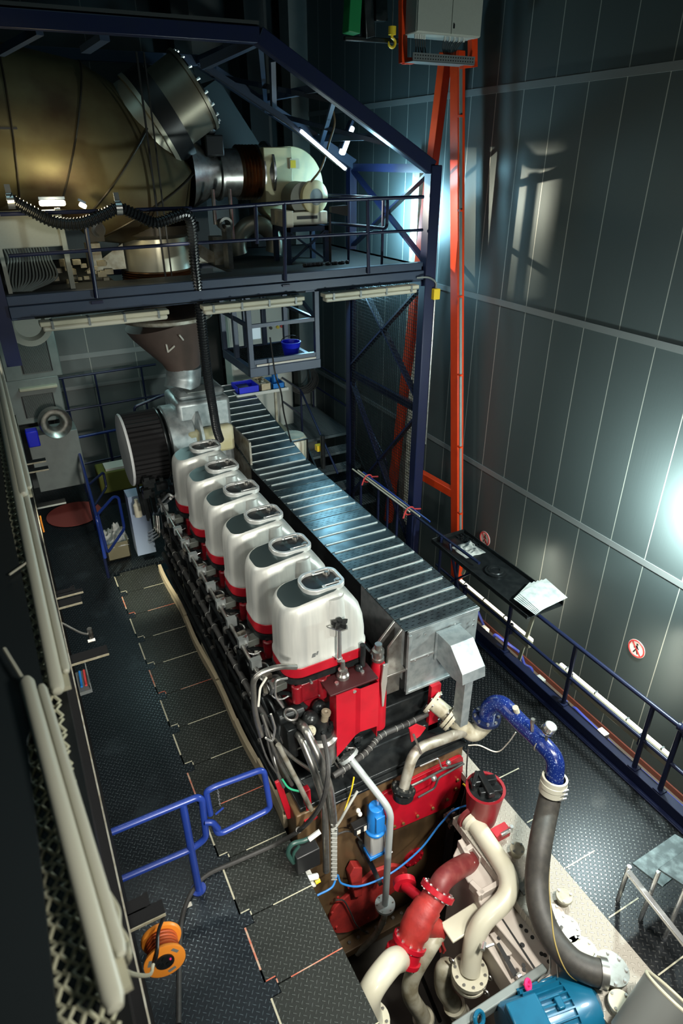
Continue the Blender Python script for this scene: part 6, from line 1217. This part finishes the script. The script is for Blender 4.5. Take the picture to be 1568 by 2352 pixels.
hose('hanging_rope', 'thin black rope hanging from the platform past the cage to the duct', 'rope', [P(620, 775, y=8.25), P(632, 860, y=8.2), P(645, 900, y=8.1), P(652, 950, y=8.3), P(668, 1015, y=8.5)], 0.012, BLACK)
# ------------------------------------------------------------------ trolley with bins behind
YQ = 10.4
a, b = P(545, 912, y=YQ), P(662, 890, y=YQ); zt_ = (a.z + b.z) / 2; x0, x1 = a.x, b.x; y1 = YQ + .55
t = T('tool_trolley', 'pale work trolley with bins on top behind the air duct', 'trolley', ((x0 + x1) / 2, YQ, 1.2))
m = MB(); m.box(x0, x1, YQ, y1, zt_ - .03, zt_); m.box(x0, x1, YQ - .01, YQ + .01, zt_ - .03, zt_ + .02); m.box(x0 - .01, x0 + .01, YQ, y1, zt_ - .03, zt_ + .02); t.part('top', m, WHITEP)
for x in (x0 + .03, x1 - .25): m = MB(); m.box(x - .02, x + .02, YQ, YQ + .04, 1.15, zt_ - .03); t.part('leg', m, CREAMD)
m = MB(); m.box(x0, x1, YQ - .05, y1, 1.5, 1.56); t.part('lower_shelf', m, WOOD)
bx = lambda x0_, x1_, y0_, y1_, z0_, z1_, th=.012: MB().box(x0_, x1_, y0_, y1_, z0_, z0_ + th).box(x0_, x0_ + th, y0_, y1_, z0_, z1_).box(x1_ - th, x1_, y0_, y1_, z0_, z1_).box(x0_, x1_, y0_, y0_ + th, z0_, z1_).box(x0_, x1_, y1_ - th, y1_, z0_, z1_)
W_ = x1 - x0
one('blue_bin', bx(x0 + .05 * W_, x0 + .45 * W_, YQ + .05, YQ + .45, zt_ + .001, zt_ + .12), BIN, 'large empty bright blue bin on the trolley', 'bin')
one('cardboard_box', bx(x0 + .48 * W_, x0 + .68 * W_, YQ + .05, YQ + .5, zt_ + .001, zt_ + .13), WOOD, 'open cardboard box of small parts on the trolley', 'box')
m = MB()
for k in range(18): q = V(x0 + random.uniform(.51, .65) * W_, YQ + random.uniform(.1, .42), zt_ + random.uniform(.05, .13)); s = random.uniform(.015, .03); m.box(q.x - s, q.x + s, q.y - s, q.y + s, q.z - s, q.z + s)
o = one('small_parts', m, STAIN, 'mixed small parts inside the cardboard box', 'parts'); o['kind'] = 'stuff'
one('sorting_bin', bx(x0 + .71 * W_, x0 + .95 * W_, YQ + .05, YQ + .5, zt_ + .001, zt_ + .10), FBLUE, 'medium blue sorting bin at the right end of the trolley', 'bin')
m = MB(); m.box(x0 + .80 * W_, x0 + .88 * W_, YQ + .2, YQ + .3, zt_ + .014, zt_ + .22); m.cyl((x0 + .84 * W_, YQ + .25, zt_ + .2), (x0 + .85 * W_, YQ + .25, zt_ + .33), .015, 8); one('spray_bottle', m, FBLUE, 'blue bottle standing in the sorting bin', 'bottle')
# tall grey cabinet behind
a, b = P(520, 705, y=11.6), P(672, 900, y=11.6)
t = T('switch_cabinet', 'tall off-white switch cabinet with coloured buttons behind the cage', 'cabinet', ((a.x + b.x) / 2, 11.6, 1.2))
m = MB(); m.box(a.x, b.x, 11.6, 12.0, 1.2, 3.75); t.part('body', m, GREYW, bevel=0.01)
xm = P(604, 760, y=11.6).x
m = MB(); m.box(xm, b.x - .02, 11.585, 11.6, 1.9, 3.7); d_ = t.part('door', m, GREYW, bevel=0.004)
m = MB(); m.box(a.x + .02, xm - .02, 11.585, 11.6, 1.9, 3.7); t.part('door', m, GREYW, bevel=0.004)
for (q, c_) in (((637, 751), YEL), ((646, 749), SIGNR), ((652, 749), SIGNB), ((621, 753), SIGNB)): c = P(*q, y=11.58); t.part('button', MB().cyl(c, c + V(0, -.03, 0), .03, 12), c_, parent=d_)
q = P(580, 765, y=11.55); m = MB(); m.box(q.x - .16, q.x + .16, 11.56, 11.58, q.z - .12, q.z + .12); t.part('screen', m, mat('pale_screen', (.7, .8, .85), .3, emit=(.6, .8, .9), estr=.35))
m = MB(); c = V(3.55, 10.6, 2.0)
# landing and stairs on the right behind the duct
t = T('access_stairs', 'dark steel stairs with grating treads and landing behind the air duct', 'stairs', (5.2, 10.0, 0))
def grate(x0_, x1_, y0_, y1_, z, step=.045):
    m = MB(); n = int((y1_ - y0_) / step)
    for k in range(n + 1): y = y0_ + (y1_ - y0_) * k / n; m.box(x0_, x1_, y - .004, y + .004, z - .03, z)
    n = int((x1_ - x0_) / .09)
    for k in range(n + 1): x = x0_ + (x1_ - x0_) * k / n; m.box(x - .005, x + .005, y0_, y1_, z - .03, z - .004)
    m.box(x0_, x1_, y0_ - .012, y0_, z - .05, z + .004); return m
GR = mat('galvanised_grating', (.20, .26, .28), .35, .7)
t.part('landing', grate(4.45, 5.75, 10.65, 12.5, 1.2), GR)
for k, (y, z) in enumerate(((10.35, .96), (10.05, .72), (9.75, .48), (9.45, .24))): t.part('tread', grate(4.75, 5.65, y, y + .28, z, .05), GR)
m = MB(); m.bar((5.68, 10.7, 1.15), (5.68, 9.3, .05), .03, .18); m.bar((4.72, 10.7, 1.15), (4.72, 9.3, .05), .03, .18); t.part('stringer', m, BLACKS)
for pts in ([(5.7, 12.4, 2.2), (5.7, 10.7, 2.2), (5.7, 9.2, 1.15), (5.7, 9.1, .6)], [(4.7, 12.2, 2.2), (4.7, 10.7, 2.2), (4.7, 9.2, 1.1)], [(5.7, 12.4, 1.7), (5.7, 10.7, 1.7)], [(4.7, 12.2, 1.7), (4.7, 10.7, 1.7)]): m = MB(); m.tube(fil(pts, .08), .02, 8); t.part('handrail', m, NAVY)
for (x, y) in ((5.7, 12.3), (5.7, 10.7), (4.7, 10.7), (4.7, 12.2)): m = MB(); m.cyl((x, y, 1.15), (x, y, 2.2), .02, 8); t.part('rail_post', m, NAVY)
# walkway railing along the duct's far right with rods
t = T('duct_side_railing', 'dark navy railing beside the air duct with rods tied on top', 'railing', (4.85, 7.4, 0))
m = MB(); m.tube([(4.93, 8.9, 1.2), (4.98, 6.2, 1.2), (5.0, 5.6, 1.2)], .022, 10); t.part('top_rail', m, NAVY)
for y in (8.8, 8.2, 7.9, 7.6, 7.1, 6.4): m = MB(); m.cyl((4.95, y, 0), (4.95, y, 1.2), .022, 8); t.part('rail_post', m, NAVY)
m = MB(); m.bar((4.95, 6.6, 0.1), (4.95, 5.6, 1.1), .03, .03); m.bar((4.95, 6.2, 1.2), (4.95, 5.7, .1), .03, .03); t.part('diagonal_brace', m, NAVY)
t.part('grating', grate(4.2, 4.9, 6.6, 8.9, .30), GR)
for k, (dx, dz, mm, cl) in enumerate(((-.05, .04, CREAM, 'pale'), (0.0, .045, LAMPH, 'tan'), (.05, .04, BLUE, 'blue'))):
    m = MB(); m.tube([(4.93 + dx, 8.98 - .1 * k, 1.2 + dz), (4.965 + dx, 7.2 - .2 * k, 1.2 + dz)], .013, 8); one('long_rod', m, mm, '%s long rod tied on top of the railing beside the air duct' % cl, 'rod', 'rods tied on the railing')
for (y, lab) in ((8.55, 'red rope knot tying the rods at their far end'), (7.25, 'red rope knot tying the rods at their near end')):
    m = MB(); m.ring((4.945, y, 1.225), (0, 1, 0.2), .075, .012, 16, 6); m.tube([(4.87, y, 1.24), (4.80, y - .05, 1.15)], .012, 6); m.tube([(5.02, y, 1.24), (5.10, y - .08, 1.26)], .012, 6); one('red_rope', m, SIGNR, lab, 'rope', 'red ropes around the rods')
c = P(690, 1005, y=9.3); m = MB(); m.lathe((c.x - .15, 9.3, c.z - .5), (0, 0, 1), [(0, 0), (0, .25), (.5, .25), (.58, .2), (.6, 0)], 28); one('pale_drum', m, CREAM, 'brightly lit pale drum between the air duct and the stairs', 'drum')
m = MB(); q = P(732, 1028, y=9.0); m.box(q.x - .05, q.x + .05, 8.95, 9.05, q.z - .05, q.z + .05); one('yellow_lamp_box', m, YEL, 'small yellow box on a post below the landing', 'box')
m = MB(); m.tube([P(655, 1018, y=8.9), P(705, 1008, y=8.9), P(706, 1055, y=8.9)], .02, 8); m.cyl(P(740, 1000, y=8.9), P(742, 1075, y=8.9), .04, 10); one('valve_stand', m, BLACKS, 'dark pipe stand with valves between the drum and the stairs', 'pipe stand')
m = MB(); 
for k in range(6): m.ring((5.3 + .02 * k, 12.2, 2.0 - .02 * k), (0.5, 1, .2), .3 + .02 * (k % 3), .018, 30, 6)
one('coiled_hose', m, RUB, 'coil of black hose hanging behind the landing railing', 'hose coil')
# ================================================================== LEFT SIDE: FOREGROUND GALLERY, RAILINGS, SMALL THINGS
# gallery edge close to the camera: dark rail, woven mesh strip and three tube fittings
def ray_at(px, py, z): return P(px, py, z=z)
t = T('gallery_mesh_guard', 'blurred coarse woven mesh strip running up the left edge close to the camera', 'mesh guard', (-0.2, 3, 4.0))
m = MB(); zz_ = 4.15; xw0, xw1 = -0.30, -0.10; px_, py_ = 0.023, 0.042
ny = int((6.6 - 0.6) / py_); nx = int((xw1 - xw0) / px_)
for i in range(nx):
    x = xw0 + i * px_; pts = []
    for j in range(ny * 2 + 1):
        y = 0.6 + j * py_ / 2; s = 1 if (j + i) % 2 else -1
        pts.append((x + s * 0.0085, y, zz_ + s * 0.009 * (1 if (j // 2 + i) % 2 else -1)))
    m.tube(pts, 0.0066, 4)
t.part('woven_mesh', m, mat('woven_olive_wire', (0.46, 0.45, 0.33), 0.4, 0))
m = MB(); m.box(xw0 - .02, xw1, 0.4, 7.0, zz_ - .06, zz_ - .03); t.part('backing_sheet', m, BLACK)
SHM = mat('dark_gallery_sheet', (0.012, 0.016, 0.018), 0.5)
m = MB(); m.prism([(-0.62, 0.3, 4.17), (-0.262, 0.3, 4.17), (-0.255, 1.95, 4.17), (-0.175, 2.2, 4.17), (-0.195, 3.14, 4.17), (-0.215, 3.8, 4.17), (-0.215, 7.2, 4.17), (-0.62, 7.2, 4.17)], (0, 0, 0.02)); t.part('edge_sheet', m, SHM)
m = MB(); m.tube([P(22, 1320, z=4.21), P(62, 1292, z=4.21)], .006, 6); m.tube([P(10, 1490, z=4.25), P(62, 1575, z=4.25)], .008, 6); t.part('clip', m, LAMPF)
fx = [((62, 1140), (-15, 800), 4.20, .9, 'farthest of three cream tube fittings on the gallery edge'), ((146, 1592), (2, 920), 4.19, 1.0, 'middle one of three cream tube fittings on the gallery edge'), ((286, 2318), (72, 1560), 4.24, 1.0, 'nearest of three blurred cream tube fittings on the gallery edge')]
for qa, qb, z, sc_, lab in fx:
    a, b = P(*qa, z=z), P(*qb, z=z); d = (b - a).normalized(); sd = V(d.y, -d.x, 0)
    t = T('gallery_tube_fitting', lab, 'tube light', ((a.x + b.x) / 2, (a.y + b.y) / 2, z - .03), 'cream tube fittings on the gallery edge')
    for off, r, s0, s1, dz in ((-.017, .027, 0, 0, .012), (.026, .018, .12, .05, -.004)):
        o_ = sd * off * sc_ + V(0, 0, dz); p_, q_ = a + d * s0 + o_, b - d * s1 + o_; m = MB(); m.tube([p_, p_ + d * .006, p_ + d * .03, q_ - d * .03, q_ - d * .006, q_], [r * .3, r * .7, r, r, r * .7, r * .3], 16); t.part('tube_cover', m, LAMPF)
    m = MB(); m.bar(a + d * .05 + V(0, 0, -.025), b - d * .05 + V(0, 0, -.025), .06, .02); t.part('carrier', m, LAMPH)
m = MB(); m.tube(spl([P(245, 2050, z=4.1), P(268, 2090, z=4.1), P(272, 2130, z=4.1), P(290, 2160, z=4.0), P(295, 2200, z=4.0), P(283, 2228, z=3.6), P(318, 2240, z=2.6), P(345, 2238, z=1.9), P(352, 2215, z=1.85)], 8), 0.010, 8)
one('beige_cable', m, LAMPH, 'beige cable curling from the gallery edge down to the orange reel', 'cable')
m = MB(); m.box(-0.45, -0.14, 0.8, 12.4, 1.80, 2.0); m.box(-0.22, -0.138, 0.8, 12.4, 1.2, 1.8); t = T('service_beam', 'long black beam along the left edge of the machine floor', 'beam', (-0.2, 6, 0)); t.part('beam', m, MATTE, bevel=0.004)
m = MB(); m.box(-0.146, -0.135, 0.8, 12.4, 1.99, 2.006); t.part('bare_edge', m, STAIN, label='worn bare edge')
for y in (1.2, 4.2, 7.2, 10.2): m = MB(); m.box(-0.42, -0.3, y, y + .12, 0, 1.8); t.part('leg', m, BLACK)
# hanger brackets along the beam
for k, (qa, qb, lab, hk) in enumerate((((275, 2110), (372, 2068), 'black slotted hanger bracket above the orange cable reel', 1), ((172, 1512), (247, 1490), 'long black hanger bracket beside the middle floor plates', 0), ((128, 1368), (188, 1348), 'black slotted hanger bracket, the upper one of a close pair', 1), ((133, 1390), (186, 1372), 'black hanger bracket, the lower one of a close pair', 0), ((70, 1062), (104, 1052), 'small tan edged bracket farthest up the left beam', 0), ((72, 1082), (110, 1070), 'small tan edged bracket, second from the far end of the beam', 0), ((92, 1160), (150, 1148), 'flat black bracket opposite the blue gate with hoops', 0))):
    a, b = P(*qa, z=1.97), P(*qb, z=1.97); t = T('hanger_bracket', lab, 'bracket', (-0.14, a.y, 1.9), 'hanger brackets along the left beam')
    m = MB(); wd = .09 if k == 0 else .07; y = (a.y + b.y) / 2
    m.box(-0.14, b.x, y - wd, y + wd * (0.1 if hk else 1), 1.955, 1.965); 
    if hk: m.box(-0.14, b.x - .07, y, y + wd, 1.955, 1.965); m.tube([(b.x - .07 + .05 * math.sin(v), y + .05 - .05 * math.cos(v), 1.96) for v in [math.radians(w_) for w_ in range(180, 361, 20)]], .006, 6)
    t.part('plate', m, MATTE)
    m = MB(); m.box(-0.14, b.x, y - wd - .006, y - wd, 1.95, 1.972); t.part('worn_edge', m, CREAMD if k != 6 else TRIMM, label='worn bare edge')
m = MB(); q = P(180, 1430, z=1.9); m.tube(spl([(-0.14, q.y, 1.95), (0.0, q.y - .1, 1.85), (.09, q.y - .12, 1.8)], 6), .012, 8); m.cyl((.09, q.y - .12, 1.74), (.09, q.y - .12, 1.88), .025, 8); m.cyl((.05, q.y - .15, 1.75), (.12, q.y - .15, 1.75), .02, 8); one('hose_nozzle', m, STEEL, 'small steel nozzle hanging from the left beam below the bracket pair', 'nozzle')
m = MB(); q = P(178, 1560, z=1.7); m.box(-.13, -.02, q.y - .15, q.y + .15, 1.62, 1.66); m.box(-.03, -.02, q.y - .15, q.y + .15, 1.66, 1.74); one('small_tray', m, TRIMM, 'small grey tray with pens on the left beam', 'tray')
for k, mm in enumerate((FBLUE, SIGNR)): m = MB(); m.cyl((-.10 + .04 * k, q.y - .10, 1.68), (-.09 + .04 * k, q.y + .1, 1.70), .012, 8); one('marker_pen', m, mm, ('blue' if k == 0 else 'red') + ' pen lying in the small tray', 'pen')
m = MB(); q = P(98, 1195, z=1.9); m.box(-.13, -.11, q.y - .05, q.y + .05, 1.75, 1.95); one('orange_tag', m, REEL, 'small orange tag on the left beam opposite the crate', 'tag')
# orange cable reel hanging on the bracket
c1, c2 = P(378, 2205, z=1.60), P(384, 2160, z=1.66)
ax = V(0.08, 0.985, -0.15).normalized(); c2 = c1 + ax * 0.15
t = T('cable_reel', 'orange cable reel with black hub hanging under the bracket', 'cable reel', (c1.x, c1.y, 1.45))
for c, s in ((c1, -1), (c2, 1)):
    m = MB(); m.lathe(c, ax * s, [(0, .045), (-.012, .05), (-.012, .122), (0, .128), (.010, .128), (.014, .115), (.008, .06), (.012, .05), (.012, .0)], 40); t.part('side_disc', m, REEL)
m = MB(); m.lathe(c1, -ax, [(.0, .0), (.004, .058), (.018, .058), (.018, 0)], 28); hb = t.part('socket_hub', m, BLACK)
m = MB(); m.ball(c1 - ax * .02 + V(.035, .0, .015), .008, 6); t.part('red_button', m, PINK, parent=hb); m = MB()
for a in (40, 160, 280): a = math.radians(a); u, w_ = frame(ax); q = c1 - ax * .016 + (u * math.cos(a) + w_ * math.sin(a)) * .03; m.cyl(q, q - ax * .008, .02, 14)
t.part('socket_lid', m, BLACKS, parent=hb)
m = MB()
for k in range(11): m.ring(c1.lerp(c2, (k + 1) / 12), ax, .085 + .008 * (k % 2), .008, 28, 6)
t.part('wound_cable', m, CABLEO)
m = MB(); u, w_ = frame(ax)
for a0 in (200, 70, 320): a = math.radians(a0); q = c1 - ax * .0115 + (u * math.cos(a) + w_ * math.sin(a)) * .093; d = (-u * math.sin(a) + w_ * math.cos(a)); m.bar(q - d * .025, q + d * .025, .02, .003, ax)
t.part('label', m, GREYD)
m = MB(); m.tube(fil([c1 - ax * .01 + V(-.085, 0, -.03), c1 - ax * .04 + V(-.03, 0.02, .12), c2 + V(-.01, -.04, .16), c2 + V(.05, .0, .22), c2 + V(.055, .02, .28), c2 + V(.0, .02, .31)], .04), .011, 8); t.part('hook_handle', m, BLACK, label='black hook handle')
# blue railing in front + gate
YL = 3.8
t = T('blue_railing', 'bright blue tubular railing across the checker floor at the left', 'railing', (0.2, YL, 0))
m = MB(); m.tube(fil([(-0.45, YL, 1.235), P(452, 1831, y=YL), P(463, 1835, y=YL), P(474, 1925, y=YL), P(440, 1950, y=YL), (-0.45, YL, .625)], .07), .030, 14); t.part('rail_loop', m, BLUE)
a = P(420, 1850, y=YL); m = MB(); m.cyl((a.x, YL, 0.0), (a.x, YL, 1.22), .034, 14); m.cyl((a.x, YL, 0), (a.x, YL, .012), .07, 18); t.part('post', m, BLUE)
m = MB(); q = P(480, 1885, y=YL); m.tube(fil([P(468, 1883, y=YL) + V(0, -.03, 0), P(484, 1878, y=YL) + V(0, -.05, 0), P(497, 1893, y=YL) + V(0, -.05, 0)], .03), .028, 12); t.part('latch_hook', m, BLUE)
t = T('blue_gate', 'bright blue tubular gate loop hooked beside the railing', 'gate', (0.95, YL, .63))
lp = [P(q[0], q[1], y=YL + .02) for q in ((483, 1870), (473, 1818), (490, 1808), (605, 1766), (620, 1852), (612, 1862), (500, 1918), (490, 1890))]
m = MB(); m.tube(fil(lp, .07), .028, 14); t.part('loop', m, BLUE)
m = MB(); m.tube([P(495, 1870, y=YL), P(513, 1855, y=YL)], .010, 8); t.part('latch_pin', m, BLUE)
m = MB()
for k in range(9): q = P(500, 1815, y=YL).lerp(P(505, 1850, y=YL), k / 8); m.ring(q, (0.3 if k % 2 else 1, 1 if k % 2 else .3, 0.2), .009, .003, 10, 5)
t.part('chain', m, STEELB)
m = MB(); c = P(434, 2078, z=.003); m.box(c.x - .025, c.x + .025, c.y - .02, c.y + .02, 0, .006); one('paper_scrap', m, CHALK, 'tiny white scrap on the checker floor beside the grey cable', 'scrap')
# dusty patches / shadows are left to the light; crate with rags
c = P(271, 1262, z=0); x0, x1, y0, y1 = 0.76, 1.12, 9.35, 9.85
q0, q1 = P(245, 1268, z=0.0), P(300, 1268, z=0.0)
x0, x1, y0, y1 = P(240, 1262, z=.05).x, P(300, 1272, z=.05).x, 9.95, 10.5
t = T('rag_crate', 'small wooden crate holding white rags on the checker plates', 'crate', ((x0 + x1) / 2, y0, .03))
t.part('box', bx(x0, x1, y0, y1, .02, .34, .02), mat('olive_crate', (.22, .20, .12), .7), bevel=.004)
m = MB(); m.box(x0 + .02, x0 + .03, y0 + .03, y1 - .03, .1, .38); t.part('blue_liner', m, FBLUE)
for k, (u, v, h) in enumerate(((.32, .55, .16), (.62, .62, .20), (.55, .3, .12))):
    one('white_rag', crumple((x0 + (x1 - x0) * u, y0 + (y1 - y0) * v, .26), .34, .34, h + .1, 5.7 + 3 * k), CLOTH, ['crumpled white rag in the left of the wooden crate', 'crumpled white rag piled highest in the wooden crate', 'crumpled stained rag at the front of the wooden crate'][k], 'rag', 'rags in the wooden crate')
# far railings on the left
t = T('far_blue_railing', 'shiny dark blue railing with hooped gate left of the intake drum', 'railing', (.62, 10.5, 0))
m = MB(); m.tube(fil([(2.1, 14.2 - 1.2, 1.2), (.78, 12.9, 1.2), (.62, 9.3, 1.2), (.62, 9.3, .5)], .08), .028, 12); FB = mat('dark_glossy_rail_blue', (0.012, 0.03, 0.17), 0.22); t.part('top_rail', m, FB)
m = MB(); m.tube([(2.1, 13.0, .62), (.78, 12.9, .62), (.62, 9.3, .62)], .022, 10); t.part('mid_rail', m, NAVY)
for (x, y) in ((.78, 12.9), (.70, 11.2), (.62, 9.5), (1.4, 12.95)): m = MB(); m.cyl((x, y, 0), (x, y, 1.2), .026, 10); t.part('post', m, NAVY)
m = MB(); m.tube(fil([(.66, 9.55, 1.15), (.98, 9.95, 1.2), (1.06, 10.0, 1.15), (1.06, 10.0, .55), (.68, 9.5, .45), (.66, 9.55, 1.15)], .08), .024, 10); t.part('gate_hoop', m, FB)
m = MB(); m.tube(fil([(.70, 10.6, 1.2), (1.0, 11.0, 1.2), (1.0, 11.0, .9), (.72, 10.6, .8)], .06), .022, 10); t.part('gate_hoop', m, NAVY)
t = T('rear_railing', 'dark navy railing along the back of the machine floor', 'railing', (1.0, 13.1, 0))
for z in (2.3, 1.65):
    m = MB(); m.tube([(-.6, 13.2, z), (2.6, 13.2, z + .05)], .022, 8); t.part('rail', m, NAVY)
for x in (-.4, .8, 1.4, 2.3): m = MB(); m.cyl((x, 13.2, 1.2), (x, 13.2, 2.33), .02, 8); t.part('post', m, NAVY)
m = MB(); m.tube(fil([V(P(312, 985, y=11.0).x, 11, 0), P(308, 935, y=11.0), P(380, 905, y=11.0), V(P(382, 960, y=11).x, 11, 0)], .06), .024, 10); one('small_guard_hoop', m, NAVY, 'navy guard hoop behind the intake drum', 'guard hoop')
# ventilation units at the back left
for k, (qa, qb, qc, lab) in enumerate((((25, 745), (122, 850), 862, 'upper grey louvred air handling unit at the back left'), ((40, 880), (132, 950), 965, 'lower grey louvred air handling unit at the back left'))):
    a, b = P(*qa, y=12.6), P(*qb, y=12.6); t = T('air_handling_unit', lab, 'air unit', ((a.x + b.x) / 2, 12.6, b.z), 'air handling units at the back left')
    m = MB(); m.box(a.x - .3, b.x + .15, 12.6, 13.4, b.z - .12, a.z + .05); t.part('casing', m, GREYD, bevel=.02)
    m = MB(); m.box(a.x, b.x, 12.585, 12.6, b.z, b.z + (a.z - b.z) * .62); lv = t.part('louvre', m, BLACK)
    m = MB()
    for j in range(30): x = a.x + .03 + j * (b.x - a.x - .06) / 29; m.box(x - .003, x + .003, 12.578, 12.585, b.z, b.z + (a.z - b.z) * .62)
    t.part('fins', m, GREYD, parent=lv)
    m = MB(); m.box(a.x, b.x + .1, 12.5, 12.62, b.z + (a.z - b.z) * .78, b.z + (a.z - b.z) * .86); t.part('strip_lamp', m, LAMPH, bevel=.01)
q = P(55, 735, y=9.6); m = MB(); m.lathe(q, (.2, -1, -.1), [(0, 0), (0, .28), (.25, .28), (.27, .2), (.2, .17), (.2, 0)], 30); one('round_blower', m, GREYC, 'round grey blower under the left end of the platform', 'blower')
q = P(125, 972, y=12.0); t = T('horn_fan', 'silver horn shaped fan inlet on a grey base at the back left', 'fan inlet', (q.x, 12.0, q.z - .3))
t.part('horn', MB().lathe(q + V(0, .1, 0), (.1, -1, .15), [(0, .10), (.10, .12), (.2, .17), (.26, .26), (.22, .27), (0, .27)], 36), STEEL); m = MB(); m.box(q.x - .5, q.x + .35, 12.0, 12.5, 0.6, q.z - .18); t.part('base', m, GREYD, bevel=.01)
m = MB(); c = P(75, 1005, y=12.0); m.box(c.x - .1, c.x + .1, 11.9, 12.1, c.z - .15, c.z + .15); one('blue_canister', m, BIN, 'dark blue canister on the floor at the back left', 'canister', bevel=.02)
m = MB(); c = P(120, 1025, z=.01); m.lathe((c.x, 12.0, 0.02), (0, 0, 1), [(0, 0), (0, .5), (.01, .5), (.01, 0)], 36); one('red_mat', m, mat('faded_red_mat', (.30, .06, .05), .7), 'faded red round mat on the floor at the back left', 'mat')
m = MB(); c = P(250, 1000, y=12.2); m.box(c.x - .35, c.x + .5, 12.0, 12.5, .3, .75); one('olive_tarp_box', m, mat('olive_tarp', (.12, .13, .02), .7), 'olive covered box behind the far blue railing', 'box', bevel=.03)
m = MB(); m.box(c.x - .2, c.x + .3, 12.02, 12.35, .752, .80); one('white_sheet', m, CHALK, 'white sheet lying on the olive covered box', 'sheet')
